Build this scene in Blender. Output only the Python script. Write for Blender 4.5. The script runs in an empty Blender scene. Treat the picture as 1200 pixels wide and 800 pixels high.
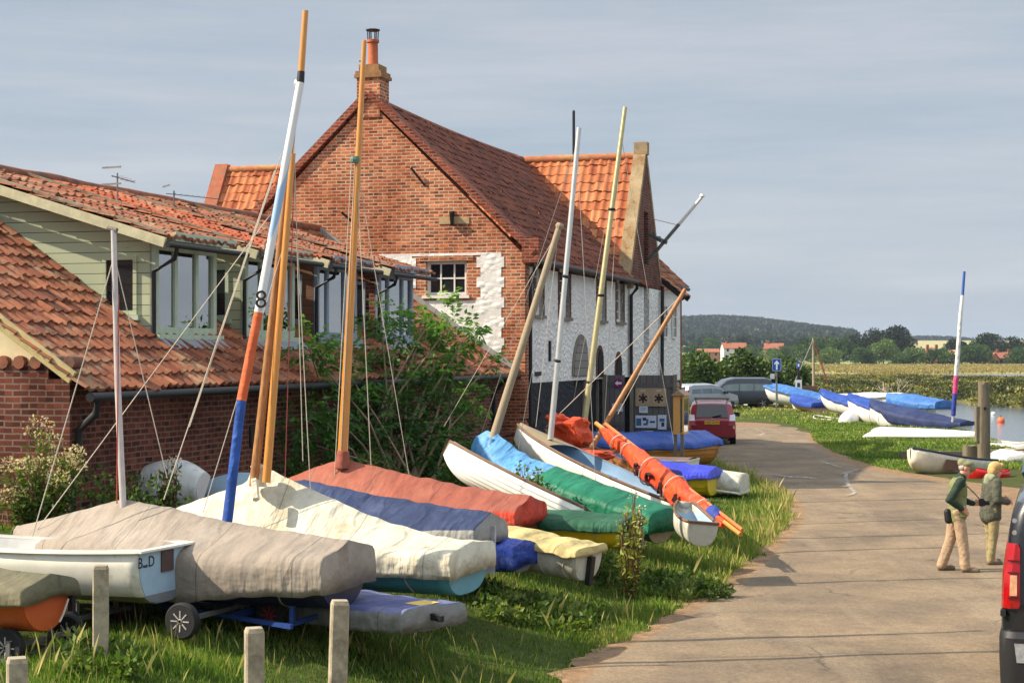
import bpy, bmesh, math, random
import numpy as np
from mathutils import Vector, Matrix, noise
random.seed(7); rng = np.random.default_rng(7)
SC = bpy.context.scene
COL = SC.collection
F, HZ, H = 2000.0, 416.0, 3.15          # focal length in photo pixels, horizon row, eye height
PI = math.pi
def V(x, y, z): return Vector((x, y, z))
def P(px, py, Y): return V((px-600)*Y/F, Y, H-(py-HZ)*Y/F)     # a photo point at distance Y
def lin(c): return c/12.92 if c <= .04045 else ((c+.055)/1.055)**2.4
def C(r, g, b): return (lin(r/255), lin(g/255), lin(b/255), 1)

# ------------------------------------------------------------------ tags
def tag(o, label=None, cat=None, group=None, kind=None):
    if label: o['label'] = label
    if cat: o['category'] = cat
    if group: o['group'] = group
    if kind: o['kind'] = kind
    return o
def thing(name, label, cat, M=None, group=None):
    o = bpy.data.objects.new(name, None); COL.objects.link(o)
    if M is not None: o.matrix_world = M if isinstance(M, Matrix) else Matrix.Translation(M)
    o.empty_display_size = .2
    return tag(o, label, cat, group)
def copy_tree(o, parent=None):
    c = o.copy(); COL.objects.link(c)
    if parent: c.parent = parent
    for ch in list(o.children): copy_tree(ch, c)
    return c

# ------------------------------------------------------------------ meshes
def basis(d, up=None):
    d = d.normalized(); up = up or (V(0,0,1) if abs(d.z) < .95 else V(1,0,0))
    a = up.cross(d).normalized(); return a, d.cross(a).normalized()
class MB:
    def __init__(s): s.v, s.f, s.m = [], [], []
    def add(s, vs, fs, mi=0):
        n = len(s.v); s.v += [tuple(v) for v in vs]; s.f += [tuple(i+n for i in f) for f in fs]; s.m += [mi]*len(fs); return s
    def box(s, x0, x1, y0, y1, z0, z1, mi=0):
        return s.add([(x,y,z) for z in (z0,z1) for y in (y0,y1) for x in (x0,x1)],
                     [(0,2,3,1),(4,5,7,6),(0,1,5,4),(2,6,7,3),(0,4,6,2),(1,3,7,5)], mi)
    def beam(s, p, q, w, h, up=None, mi=0):
        p, q = Vector(p), Vector(q); a, b = basis(q-p, up); vs = []
        for c in (p, q):
            for i, j in ((-1,-1),(1,-1),(1,1),(-1,1)): vs.append(c+a*(i*w/2)+b*(j*h/2))
        return s.add(vs, [(3,2,1,0),(4,5,6,7),(0,1,5,4),(1,2,6,5),(2,3,7,6),(3,0,4,7)], mi)
    def tube(s, pts, r, n=8, mi=0, cap=True):
        pts = [Vector(p) for p in pts]; k = len(pts)
        if not hasattr(r, '__len__'): r = [r]*k
        vs = []
        for i, p in enumerate(pts):
            d = pts[min(i+1,k-1)]-pts[max(i-1,0)]; a, b = basis(d)
            for j in range(n):
                t = 2*PI*j/n; vs.append(p+a*(math.cos(t)*r[i])+b*(math.sin(t)*r[i]))
        fs = [(i*n+j, i*n+(j+1)%n, (i+1)*n+(j+1)%n, (i+1)*n+j) for i in range(k-1) for j in range(n)]
        if cap: fs += [tuple(range(n))[::-1], tuple((k-1)*n+j for j in range(n))]
        return s.add(vs, fs, mi)
    def lathe(s, prof, c=(0,0,0), axis=V(0,0,1), n=16, mi=0):
        c = Vector(c); axis = Vector(axis).normalized(); a, b = basis(axis); k = len(prof); vs = []
        for r, z in prof:
            for j in range(n):
                t = 2*PI*j/n; vs.append(c+axis*z+a*(math.cos(t)*r)+b*(math.sin(t)*r))
        fs = [(i*n+j, i*n+(j+1)%n, (i+1)*n+(j+1)%n, (i+1)*n+j) for i in range(k-1) for j in range(n)]
        fs += [tuple(range(n))[::-1], tuple((k-1)*n+j for j in range(n))]
        return s.add(vs, fs, mi)
    def loft(s, secs, closed=False, cap0=False, cap1=False, mi=0, mfun=None):
        n = len(secs[0]); vs = [p for sec in secs for p in sec]; m = n if closed else n-1
        for i in range(len(secs)-1): pass
        fs = [(i*n+j, i*n+(j+1)%n, (i+1)*n+(j+1)%n, (i+1)*n+j) for i in range(len(secs)-1) for j in range(m)]
        ms = [mfun(i, j) if mfun else mi for i in range(len(secs)-1) for j in range(m)]
        if cap0: fs.append(tuple(range(n))[::-1]); ms.append(mi)
        if cap1: fs.append(tuple((len(secs)-1)*n+j for j in range(n))); ms.append(mi)
        k = len(s.v); s.v += [tuple(v) for v in vs]; s.f += [tuple(i+k for i in f) for f in fs]; s.m += ms; return s
    def prism(s, pts, ex, mi=0):                    # polygon extruded along a vector
        n = len(pts); ex = Vector(ex); pts = [Vector(p) for p in pts]
        vs = pts+[p+ex for p in pts]
        fs = [tuple(range(n))[::-1], tuple(range(n, 2*n))]+[(i,(i+1)%n,n+(i+1)%n,n+i) for i in range(n)]
        return s.add(vs, fs, mi)
    def sphere(s, c, r, n=10, sc=(1,1,1), mi=0):
        c = Vector(c); secs = []
        for i in range(n+1):
            t = PI*i/n; rr = max(math.sin(t), .01)
            secs.append([c+V(math.cos(2*PI*j/(n*2))*rr*r*sc[0], math.sin(2*PI*j/(n*2))*rr*r*sc[1], math.cos(t)*r*sc[2]) for j in range(n*2)])
        return s.loft(secs[::-1], closed=True, mi=mi)
    def build(s, name, mats, parent=None, smooth=0, kind=None, rec=True):
        me = bpy.data.meshes.new(name); me.from_pydata(s.v, [], s.f)
        mats = mats if isinstance(mats, (list, tuple)) else [mats]
        for m in mats: me.materials.append(m)
        if len(mats) > 1: me.polygons.foreach_set('material_index', np.array(s.m, dtype=np.int32))
        if rec:
            bm = bmesh.new(); bm.from_mesh(me); bmesh.ops.recalc_face_normals(bm, faces=bm.faces); bm.to_mesh(me); bm.free()
        uvbox(me)
        if smooth:
            me.polygons.foreach_set('use_smooth', np.ones(len(me.polygons), dtype=bool))
            me.set_sharp_from_angle(angle=math.radians(smooth))
        o = bpy.data.objects.new(name, me); COL.objects.link(o)
        if parent: o.parent = parent
        if kind: o['kind'] = kind
        return o
def uvbox(me):
    L = len(me.loops)
    if not L: return
    uv = me.uv_layers.new(name='UVMap')
    co = np.empty(len(me.vertices)*3, dtype=np.float32); me.vertices.foreach_get('co', co); co = co.reshape(-1,3)
    li = np.empty(L, dtype=np.int32); me.loops.foreach_get('vertex_index', li)
    nr = np.empty(len(me.polygons)*3, dtype=np.float32); me.polygons.foreach_get('normal', nr); nr = np.abs(nr.reshape(-1,3))
    lt = np.empty(len(me.polygons), dtype=np.int32); me.polygons.foreach_get('loop_total', lt)
    nl = np.repeat(nr, lt, axis=0); c = co[li]
    top = nl[:,2] > .75; sx = (nl[:,0] > nl[:,1]) & ~top
    out = np.stack([c[:,0], c[:,2]], 1); out[sx] = c[sx][:,[1,2]]; out[top] = c[top][:,[0,1]]
    uv.data.foreach_set('uv', out.astype(np.float32).ravel())
def mesh_np(name, v, f, mat, parent=None, col=None, smooth=False):
    """v (N,3), f (M,k) arrays; col (M,) one random shade value per face"""
    me = bpy.data.meshes.new(name); v = np.asarray(v, dtype=np.float32); f = np.asarray(f, dtype=np.int32); k = f.shape[1]
    me.vertices.add(len(v)); me.vertices.foreach_set('co', v.ravel())
    me.loops.add(f.size); me.loops.foreach_set('vertex_index', f.ravel())
    me.polygons.add(len(f)); me.polygons.foreach_set('loop_start', np.arange(0, f.size, k, dtype=np.int32))
    me.update(calc_edges=True)
    if col is not None:
        a = me.attributes.new('shade', 'FLOAT', 'FACE'); a.data.foreach_set('value', np.asarray(col, dtype=np.float32))
    for m in (mat if isinstance(mat, (list, tuple)) else [mat]): me.materials.append(m)
    if smooth: me.polygons.foreach_set('use_smooth', np.ones(len(f), dtype=bool))
    o = bpy.data.objects.new(name, me); COL.objects.link(o)
    if parent: o.parent = parent
    return o
def text(s, size, mat, M, parent=None, name='lettering', ext=.002, local=False):
    cu = bpy.data.curves.new(name, 'FONT'); cu.body = s; cu.size = size; cu.extrude = ext; cu.align_x = 'CENTER'; cu.align_y = 'CENTER'
    tmp = bpy.data.objects.new(name, cu); COL.objects.link(tmp); bpy.context.view_layer.update()
    me = bpy.data.meshes.new_from_object(tmp.evaluated_get(bpy.context.evaluated_depsgraph_get())); bpy.data.objects.remove(tmp)
    me.materials.clear(); me.materials.append(mat); o = bpy.data.objects.new(name, me); COL.objects.link(o)
    if parent: o.parent = parent
    o.matrix_local = M
    return o
def frame(origin, x, y):
    x = Vector(x).normalized(); y = Vector(y); y = (y-x*y.dot(x)).normalized(); z = x.cross(y)
    return Matrix(((x.x,y.x,z.x,origin[0]),(x.y,y.y,z.y,origin[1]),(x.z,y.z,z.z,origin[2]),(0,0,0,1)))

# ------------------------------------------------------------------ materials
class NT:
    def __init__(s, name):
        s.mat = bpy.data.materials.new(name); s.mat.use_nodes = True; s.t = s.mat.node_tree
        s.b = s.t.nodes['Principled BSDF']; s.out = s.t.nodes['Material Output']
    def n(s, typ, **kw):
        nd = s.t.nodes.new('ShaderNode'+typ)
        for k, v in kw.items():
            if hasattr(nd, k): setattr(nd, k, v)
            else: nd.inputs[k.replace('_', ' ')].default_value = v
        return nd
    def l(s, a, b): s.t.links.new(a, b)
    def co(s, which='Object', scale=None):
        c = s.n('TexCoord').outputs[which]
        if scale:
            m = s.n('Mapping'); m.inputs['Scale'].default_value = scale; s.l(c, m.inputs[0]); c = m.outputs[0]
        return c
    def noise(s, co, scale, detail=4, rough=.6, lac=2.):
        nd = s.n('TexNoise', Scale=scale, Detail=detail, Roughness=rough); s.l(co, nd.inputs['Vector']); return nd.outputs['Fac']
    def ramp(s, x, *stops):
        r = s.n('ValToRGB'); e = r.color_ramp.elements
        while len(e) < len(stops): e.new(.5)
        for i, (p, c) in enumerate(stops):
            e[i].position = p; e[i].color = c if hasattr(c, '__len__') else (c, c, c, 1)
        s.l(x, r.inputs[0]); return r.outputs[0]
    def math(s, op, a, b=None, c=None):
        m = s.n('Math', operation=op)
        for i, x in enumerate((a, b, c)):
            if x is None: continue
            if hasattr(x, 'is_output'): s.l(x, m.inputs[i])
            else: m.inputs[i].default_value = x
        return m.outputs[0]
    def mix(s, fac, a, b, blend='MIX'):
        m = s.n('Mix', data_type='RGBA', blend_type=blend)
        for i, x in ((0, fac), (6, a), (7, b)):
            if hasattr(x, 'is_output'): s.l(x, m.inputs[i])
            else: m.inputs[i].default_value = x
        return m.outputs[2]
    def set(s, k, x):
        if hasattr(x, 'is_output'): s.l(x, s.b.inputs[k])
        else: s.b.inputs[k].default_value = x
    def bump(s, h, strength=.4, dist=.02, normal=None):
        b = s.n('Bump', Strength=strength, Distance=dist); s.l(h, b.inputs['Height'])
        if normal: s.l(normal, b.inputs['Normal'])
        s.l(b.outputs[0], s.b.inputs['Normal']); return b.outputs[0]
def mk(name, col, rough=.6, var=.18, vs=3., bump=0, bs=30., dist=.01, metal=0, col2=None, c2s=2., c2t=.58, c2w=.08, spec=.4, co='Object', coat=0, bscale=None):
    t = NT(name); c = t.co(co)
    v = t.ramp(t.noise(c, vs, 6, .65), (.3, 1-var), (.7, 1+var))
    k = t.mix(1., col, v, 'MULTIPLY')
    if col2 is not None:
        k = t.mix(t.ramp(t.noise(c, c2s, 8, .7), (c2t-c2w, 0.), (c2t+c2w, 1.)), k, col2)
    t.set('Base Color', k); t.set('Roughness', rough); t.set('Metallic', metal); t.set('Specular IOR Level', spec)
    if coat: t.set('Coat Weight', coat); t.set('Coat Roughness', .08)
    if bump: t.bump(t.noise(t.co(co, bscale), bs, 5, .6), bump, dist)
    return t.mat
def mk_brick(name, c1, c2, mortar, tint, msize=.013, bump=.7):
    t = NT(name); uv = t.co('UV'); ob = t.co('Object')
    w = t.n('TexNoise', Scale=2.5, Detail=3); t.l(ob, w.inputs['Vector'])
    dv = t.n('VectorMath', operation='SCALE'); t.l(w.outputs['Color'], dv.inputs[0]); dv.inputs['Scale'].default_value = .03
    uvw = t.n('VectorMath', operation='ADD'); t.l(uv, uvw.inputs[0]); t.l(dv.outputs[0], uvw.inputs[1])
    b = t.n('TexBrick', Scale=1., Mortar_Size=msize, Mortar_Smooth=.3, Bias=0., Brick_Width=.235, Row_Height=.078)
    b.offset = .5; t.l(uvw.outputs[0], b.inputs['Vector'])
    b.inputs['Color1'].default_value = c1; b.inputs['Color2'].default_value = c2; b.inputs['Mortar'].default_value = mortar
    # single dark or pale bricks
    sp = t.n('VectorMath', operation='MULTIPLY'); t.l(uvw.outputs[0], sp.inputs[0]); sp.inputs[1].default_value = (1/.1175, 1/.078, 0)
    fl = t.n('VectorMath', operation='FLOOR'); t.l(sp.outputs[0], fl.inputs[0])
    wn = t.n('TexWhiteNoise', noise_dimensions='2D'); t.l(fl.outputs[0], wn.inputs['Vector'])
    one = t.ramp(wn.outputs['Value'], (0, .45), (.12, .6), (.2, .92), (.8, 1.08), (.92, 1.35), (1, 1.55))
    k = t.mix(t.math('SUBTRACT', 1., b.outputs['Fac']), b.outputs['Color'], t.mix(1., b.outputs['Color'], one, 'MULTIPLY'))
    big = t.ramp(t.noise(ob, .7, 6, .65), (.35, tint), (.62, (1,1,1,1)))
    k = t.mix(1., k, big, 'MULTIPLY')
    k = t.mix(t.ramp(t.noise(ob, 2.2, 8, .75), (.58, 0.), (.75, .55)), k, mortar)
    t.set('Base Color', k); t.set('Roughness', .9); t.set('Specular IOR Level', .2)
    h = t.math('ADD', t.math('MULTIPLY', b.outputs['Fac'], -1.), t.math('MULTIPLY', t.noise(ob, 45, 4), .7))
    h = t.math('ADD', h, t.math('MULTIPLY', wn.outputs['Value'], .5))
    t.bump(h, bump, .012); return t.mat
def mk_tile(name, cols, lichen=C(158,142,112), lt=.575):
    t = NT(name); uv = t.co('UV'); ob = t.co('Object')
    fl = t.n('VectorMath', operation='FLOOR'); t.l(uv, fl.inputs[0])
    wn = t.n('TexWhiteNoise', noise_dimensions='2D'); t.l(fl.outputs[0], wn.inputs['Vector'])
    k = t.ramp(wn.outputs['Value'], *[(i/(len(cols)-1), c) for i, c in enumerate(cols)])
    k = t.mix(1., k, t.ramp(t.noise(ob, 9, 6, .7), (.3, .75), (.7, 1.2)), 'MULTIPLY')
    k = t.mix(t.ramp(t.noise(ob, 1.1, 9, .75), (lt-.06, 0.), (lt+.08, .8)), k, lichen)
    k = t.mix(t.ramp(t.noise(ob, 3.1, 9, .8), (.55, 0.), (.68, .75)), k, C(62,46,42))
    t.set('Base Color', k); t.set('Roughness', .85); t.set('Specular IOR Level', .25)
    t.bump(t.noise(ob, 40, 5), .35, .01); return t.mat
def mk_wood(name, c1, c2, rough=.6, sc=(1,1,1), grain=18, coat=0, bump=.3):
    t = NT(name); c = t.co('Object', sc)
    k = t.ramp(t.noise(c, grain, 8, .7), (.28, c1), (.72, c2))
    t.set('Base Color', k); t.set('Roughness', rough)
    if coat: t.set('Coat Weight', coat); t.set('Coat Roughness', .15)
    t.bump(t.noise(c, grain*1.5, 5), bump, .004); return t.mat
def mk_cloth(name, col, col2=None, rough=.75, wr=.5, fade=.25, c2t=.6, c2s=1.3, sheen=0):
    t = NT(name); ob = t.co('Object')
    v = t.ramp(t.noise(ob, 1.6, 7, .65), (.3, 1-fade), (.7, 1+fade*.7))
    k = t.mix(1., col, v, 'MULTIPLY')
    if col2 is not None: k = t.mix(t.ramp(t.noise(ob, c2s, 8, .7), (c2t-.1, 0.), (c2t+.12, .9)), k, col2)
    k = t.mix(1., k, t.ramp(t.noise(ob, 60, 3), (.3, .9), (.7, 1.08)), 'MULTIPLY')
    t.set('Base Color', k); t.set('Roughness', rough); t.set('Specular IOR Level', .3)
    w1 = t.noise(t.co('Object', (1.3, .9, 1.2)), 1.7, 3, .5); w2 = t.noise(t.co('Object', (4.5, .8, 1.0)), 1.9, 3, .5); w3 = t.noise(t.co('Object', (1.2, 3.5, 4.0)), 2.2, 2, .5)
    mk_ = t.ramp(t.noise(ob, .9, 3, .5), (.38, 0.), (.68, 1.))
    t.bump(t.math('ADD', t.math('ADD', w1, t.math('MULTIPLY', t.math('MULTIPLY', w2, mk_), .7)), t.math('ADD', t.math('MULTIPLY', w3, .2), t.math('MULTIPLY', t.ramp(t.math('ABSOLUTE', t.math('SUBTRACT', t.noise(t.co('Object', (1.6, .8, 1.1)), 1.25, 2, .45), .5)), (0., 1.), (.06, 0.)), .10))), wr, .15)
    sx = t.n('SeparateXYZ'); t.l(ob, sx.inputs[0]); fr = t.math('FRACT', t.math('MULTIPLY', t.math('ADD', sx.outputs[0], .31), .86))
    seam = t.math('LESS_THAN', t.math('ABSOLUTE', t.math('SUBTRACT', fr, .5)), .006)
    k = t.mix(t.math('MULTIPLY', seam, .45), k, (.02,.02,.02,1)); st = t.ramp(t.noise(t.co('Object', (3.5, .7, 1.)), 2.6, 6, .7), (.52, 1.), (.72, .78))
    t.set('Base Color', t.mix(1., k, st, 'MULTIPLY')); return t.mat
def mk_leaf(name, *cols, rough=.55, trans=.35):
    t = NT(name); a = t.n('Attribute', attribute_name='shade')
    k = t.ramp(a.outputs['Fac'], *[(i/(len(cols)-1), c) for i, c in enumerate(cols)])
    t.set('Base Color', k); t.set('Roughness', rough); t.set('Specular IOR Level', .3)
    tr = t.n('BsdfTranslucent'); t.l(t.mix(1., k, (1.1,1.25,.6,1), 'MULTIPLY'), tr.inputs[0])
    m = t.n('MixShader'); m.inputs[0].default_value = trans; t.l(t.b.outputs[0], m.inputs[1]); t.l(tr.outputs[0], m.inputs[2])
    t.l(m.outputs[0], t.out.inputs[0]); return t.mat
def mk_glass(name, tint=(.75,.8,.8,1), base=.12):
    t = NT(name); tr = t.n('BsdfTransparent'); tr.inputs[0].default_value = tint
    g = t.n('BsdfGlossy'); g.inputs['Roughness'].default_value = .02
    fr = t.n('Fresnel', IOR=1.6); m = t.n('MixShader')
    t.l(t.math('ADD', fr.outputs[0], base), m.inputs[0]); t.l(tr.outputs[0], m.inputs[1]); t.l(g.outputs[0], m.inputs[2])
    t.l(m.outputs[0], t.out.inputs[0]); return t.mat

MT = dict(
 brick = mk_brick('orange_brick', C(200,122,80), C(158,86,60), C(200,180,152), C(205,178,165)),
 brick_dark = mk_brick('dark_red_brick', C(124,68,52), C(92,50,44), C(134,112,98), C(190,175,170)),
 brick_red = mk_brick('red_brick', C(160,76,54), C(128,58,44), C(150,124,104), C(200,180,170)),
 tile = mk_tile('weathered_pantile', [C(94,60,46), C(138,82,58), C(158,98,68), C(118,72,54), C(170,112,80)]),
 tile_dark = mk_tile('dark_pantile', [C(86,54,44), C(116,68,52), C(132,78,58), C(100,60,48)], C(124,92,74), .66),
 tile_bright = mk_tile('bright_pantile', [C(170,98,62), C(190,118,76), C(152,82,54), C(200,134,90)], C(190,150,90), .68),
 ridge = mk('ridge_tile', C(140,86,62), .85, .3, 5, .3, 25, col2=C(88,72,62), c2t=.55),
 mortar = mk('mortar', C(176,166,146), .9, .25, 6, .4, 30),
 coping = mk('brick_coping', C(158,92,66), .9, .25, 5, .4, 22, col2=C(120,100,80)),
 stone_coping = mk('lichen_stone_coping', C(166,146,112), .95, .35, 4, .7, 16, dist=.03, col2=C(128,96,60), c2t=.55),
 timber_grey = mk_wood('weathered_grey_timber', C(92,86,78), C(140,132,118), .85, (3,3,.35), 14),
 board = mk_wood('weathered_boarding', C(72,72,72), C(112,110,106), .85, (4,4,.3), 12),
 black = mk('black_paint', C(26,27,30), .5, .2, 4),
 pitch = mk('black_opening', C(10,10,11), .9, .1, 4),  # near-black colour stands in for the shade inside openings and gaps
 iron = mk('rusty_iron', C(46,40,38), .7, .3, 9, .3, 30, metal=.4),
 rubber = mk('tyre_rubber', C(34,34,35), .8, .25, 12, .2, 60),
 wheel_pale = mk('pale_plastic_hub', C(176,170,166), .5, .15, 8),
 wheel_red = mk('red_hub', C(160,24,30), .45, .2, 9),
 galv = mk('galvanised_steel', C(120,120,116), .5, .25, 8, metal=.5),
 blue_steel = mk('blue_painted_steel', C(38,66,130), .5, .25, 8),
 alloy = mk('aluminium', C(205,205,200), .34, .1, 6, metal=.55),
 alloy_gold = mk('gold_anodised_alloy', C(190,178,132), .38, .12, 6, metal=.5),
 rope = mk('pale_rope', C(196,186,168), .9, .2, 40),
 wire = mk('steel_wire', C(150,146,138), .5, .1, 20, metal=.3),
 varnish = mk_wood('varnished_spar', C(190,122,42), C(216,150,66), .35, (6,6,.5), 8, .5),
 old_spar = mk_wood('weathered_spar', C(132,116,92), C(168,152,124), .75, (6,6,.5), 9),
 worn_varnish = mk_wood('worn_varnished_wood', C(120,74,36), C(186,132,76), .5, (3,3,.6), 9),
 mahogany = mk_wood('dark_varnished_planks', C(84,46,26), C(136,80,44), .4, (.6,4,4), 6, .3),
 rail = mk_wood('worn_gunwale', C(82,58,44), C(132,104,80), .7, (.6,5,5), 7),
)
# ------------------------------------------------------------------ the place: wall frame, terrain
UX = V(.279, .960, 0).normalized(); WX = V(UX.y, -UX.x, 0)       # along the granary wall, and out of it towards the road
GC = V(.3, 39.5, 0)                                             # near corner of the granary
def sm(a, b, x): x = np.clip((x-a)/(b-a), 0, 1); return x*x*(3-2*x)
CHAN = np.array([(14.6,-6),(15.2,25),(16,45),(19.8,70),(22.0,91),(28.8,120),(36.4,150),(36.2,168),(40,168),(38,146),(39.5,131),(42,90),(44,60),(46,30),(46,-6)])
def seg_dist(x, y, poly):
    d = np.full(x.shape, 1e9); ins = np.zeros(x.shape, bool); n = len(poly)
    for i in range(n):
        ax, ay = poly[i]; bx, by = poly[(i+1) % n]
        t = np.clip(((x-ax)*(bx-ax)+(y-ay)*(by-ay))/((bx-ax)**2+(by-ay)**2+1e-9), 0, 1)
        d = np.minimum(d, np.hypot(x-ax-t*(bx-ax), y-ay-t*(by-ay)))
        c = ((ay > y) != (by > y)) & (x < (bx-ax)*(y-ay)/(by-ay+1e-12)+ax); ins ^= c
    return np.where(ins, -d, d)
def wob(x, y, s=1., k=0.): return np.sin(x*1.31*s+k)*np.cos(y*1.17*s+1.3*k)+.5*np.sin(x*2.9*s+y*2.3*s+k)
RLX = np.array([-2.4,-1.4,.3,1.3,2.6,4.1,5.5,6.15,6.0]); RLY = np.array([-6,8,16.4,19.4,23,28.1,34.2,40.9,47.])
def bank(x, y):
    rx, ry = x-GC.x, y-GC.y; t = rx*UX.x+ry*UX.y; d = rx*WX.x+ry*WX.y
    hv = np.interp(y, [24.3,32.2,40], [.6,.3,0])*(t < 6)          # the grass verge stands above the road and climbs to the wall
    e = np.interp(y, RLY, RLX)-x
    return hv*sm(-.15, 3.6, e)+.42*(1-sm(-.3, 2.2, d))*np.interp(t, [-40,-2,2,5], [1,1,.5,0])
def zt(x, y):
    x = np.asarray(x, float); y = np.asarray(y, float)
    z = np.full(x.shape, -.03)+bank(x, y)
    z += .08*sm(10.5, 13.5, x)*sm(46, 60, y)*(1-sm(95, 120, y))
    z += np.where((y > 12), .015*wob(x, y, 1.1), 0)*(1-sm(60, 100, y))
    z = z+(-.75-z)*sm(118, 140, y)
    z = np.where((x > 40) & (y < 300), np.minimum(z, -.7+.0*x), z)
    c = seg_dist(x, y, CHAN); z = z+(-1.9-z)*(1-sm(-1.5, 1.4, c+.25*wob(x, y, .6)))
    for cx, cy, ax, ay in ((66, 365, 9, 42), (112, 330, 34, 48), (40, 420, 30, 20)):
        e = ((x-cx)/ax)**2+((y-cy)/ay)**2; z = z+(-1.9-z)*(1-sm(.75, 1.15, e))
    z += 20*sm(900, 1900, y)+30*sm(1900, 2600, y)*np.exp(-((x/np.maximum(y,1)-.118)/.072)**2)
    return z
def ZT(x, y): return float(zt(np.array([x]), np.array([y]))[0])
ys = np.concatenate([np.arange(-6, 30, .45), 30*1.026**np.arange(0, 196)])
ks = np.sinh(np.linspace(-2.6, 2.6, 300))/np.sinh(2.6)*1.7
YY, KK = np.meshgrid(ys, ks, indexing='ij'); XX = KK*(np.abs(YY)+12)
ZZ = zt(XX, YY)
nr, nc = XX.shape
idx = np.arange(nr*nc).reshape(nr, nc)
fc = np.stack([idx[:-1,:-1], idx[:-1,1:], idx[1:,1:], idx[1:,:-1]], -1).reshape(-1,4)
# ground cover colours by place: soil under the turf, mud, marsh, reed field, pasture
def colmix(a, b, t): return a*(1-t[...,None])+np.array(b[:3])*t[...,None]
gc_ = np.zeros(XX.shape+(3,))+np.array(C(72,78,40)[:3])
gc_ = colmix(gc_, C(104,104,56), sm(118, 150, YY)); gc_ = colmix(gc_, C(176,164,98), sm(330, 420, YY))
gc_ = colmix(gc_, C(112,132,84), sm(800, 900, YY)); gc_ = colmix(gc_, C(168,160,116), sm(1350, 1400, YY)*(1-sm(1700, 1760, YY)))
gc_ = colmix(gc_, C(92,84,70), (ZZ < -.95).astype(float))
g = mesh_np('ground', np.stack([XX, YY, ZZ], -1).reshape(-1,3), fc, [], smooth=True); g['kind'] = 'structure'
at = g.data.attributes.new('cover', 'FLOAT_COLOR', 'POINT')
at.data.foreach_set('color', np.concatenate([gc_.reshape(-1,3), np.ones((nr*nc,1))], 1).astype(np.float32).ravel())
t = NT('ground_cover'); c = t.co('Object'); a = t.n('Attribute', attribute_name='cover')
k = t.mix(1., a.outputs['Color'], t.ramp(t.noise(c, .9, 8, .75), (.3, .62), (.7, 1.3)), 'MULTIPLY')
k = t.mix(1., k, t.ramp(t.noise(t.co('Object', (.3,.02,1)), 1.2, 5, .7), (.3, .8), (.7, 1.2)), 'MULTIPLY')
t.set('Base Color', k); t.set('Roughness', .95); t.set('Specular IOR Level', .1); t.bump(t.noise(c, 7, 6, .7), .6, .06)
g.data.materials.append(t.mat)

# ------------------------------------------------------------------ road
RL = [(-2.4,-6),(-1.4,8),(.3,16.4),(1.3,19.4),(2.6,23),(4.1,28.1),(5.5,34.2),(6.15,40.9),(6.0,47),(5.7,54),(5.6,60),(4.6,66),(1,71),(-9,75)]
RR = [(14.2,-6),(14.3,8),(14.4,16),(14.4,20),(14.4,24),(14.3,30),(13.7,36),(11.4,42.5),(10.4,50),(11.2,62),(12.7,73),(12.0,79),(7,82.5),(-9,87)]
def spl(pts, n):
    p = np.array(pts, float); t = np.arange(len(p)); u = np.linspace(0, len(p)-1, n); o = []
    for x in u:
        i = min(int(x), len(p)-2); f = x-i; p0, p1, p2, p3 = p[max(i-1,0)], p[i], p[i+1], p[min(i+2,len(p)-1)]
        o.append(.5*((2*p1)+(-p0+p2)*f+(2*p0-5*p1+4*p2-p3)*f*f+(-p0+3*p1-3*p2+p3)*f**3))
    return np.array(o)
nl = 420; A = spl(RL, nl); B = spl(RR, nl); q = np.linspace(0, 1, 61)
rp = A[:,None,:]*(1-q)[None,:,None]+B[:,None,:]*q[None,:,None]
rp[:,0,0] += .10*wob(A[:,1], A[:,0], 2.1)+.06*wob(A[:,1], A[:,0], 6.); rp[:,-1,0] += .15*wob(B[:,1], B[:,0], 1.7)
rz = .004+.03*np.sin(PI*q)[None,:]+.006*wob(rp[...,0], rp[...,1], 1.5); rz[:,0] = -.012; rz[:,-1] = -.012
ri = np.arange(nl*61).reshape(nl, 61)
rf = np.stack([ri[:-1,:-1], ri[:-1,1:], ri[1:,1:], ri[1:,:-1]], -1).reshape(-1,4)
width = np.linalg.norm(B-A, axis=1)
dl = q[None,:]*width[:,None]; dr = (1-q)[None,:]*width[:,None]
gravel = np.maximum(1-sm(.0, .75, dl), sm(-1.2, 2.4, rp[...,0]-(6.6+.085*rp[...,1]))*(1-sm(38, 60, rp[...,1])))
gravel = np.maximum(gravel, 1-sm(.1, 1.6, dr))
gravel = np.maximum(gravel, sm(74, 80, rp[...,1]+.15*rp[...,0]))
fine = np.exp(-((rp[...,0]-(8.8+.0*rp[...,1]))/1.4)**2)*(rp[...,1] > 40)*(rp[...,1] < 50)
rd = mesh_np('road', np.concatenate([rp, rz[...,None]], -1).reshape(-1,3), rf, [], smooth=True); rd['kind'] = 'structure'
at = rd.data.attributes.new('gravel', 'FLOAT', 'POINT'); at.data.foreach_set('value', gravel.astype(np.float32).ravel())
t = NT('worn_tarmac'); c = t.co('Object'); a = t.n('Attribute', attribute_name='gravel')
big = t.noise(c, .45, 8, .7); st = t.noise(t.co('Object', (1.1,.12,1)), 1.3, 6, .65); gr = t.noise(c, 75, 3, .8); md = t.noise(c, 4.5, 8, .75)
tar = t.mix(t.ramp(big, (.35, 0.), (.65, 1.)), C(106,94,80), C(145,126,101))
tar = t.mix(t.ramp(st, (.5, 0.), (.72, .4)), tar, C(162,146,120))
vor = t.n('TexVoronoi', Scale=.32, feature='DISTANCE_TO_EDGE'); t.l(c, vor.inputs['Vector'])
tar = t.mix(t.ramp(t.noise(c, 1.2, 9, .8), (.55, 0.), (.68, .5)), tar, C(88,80,74))
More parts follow.
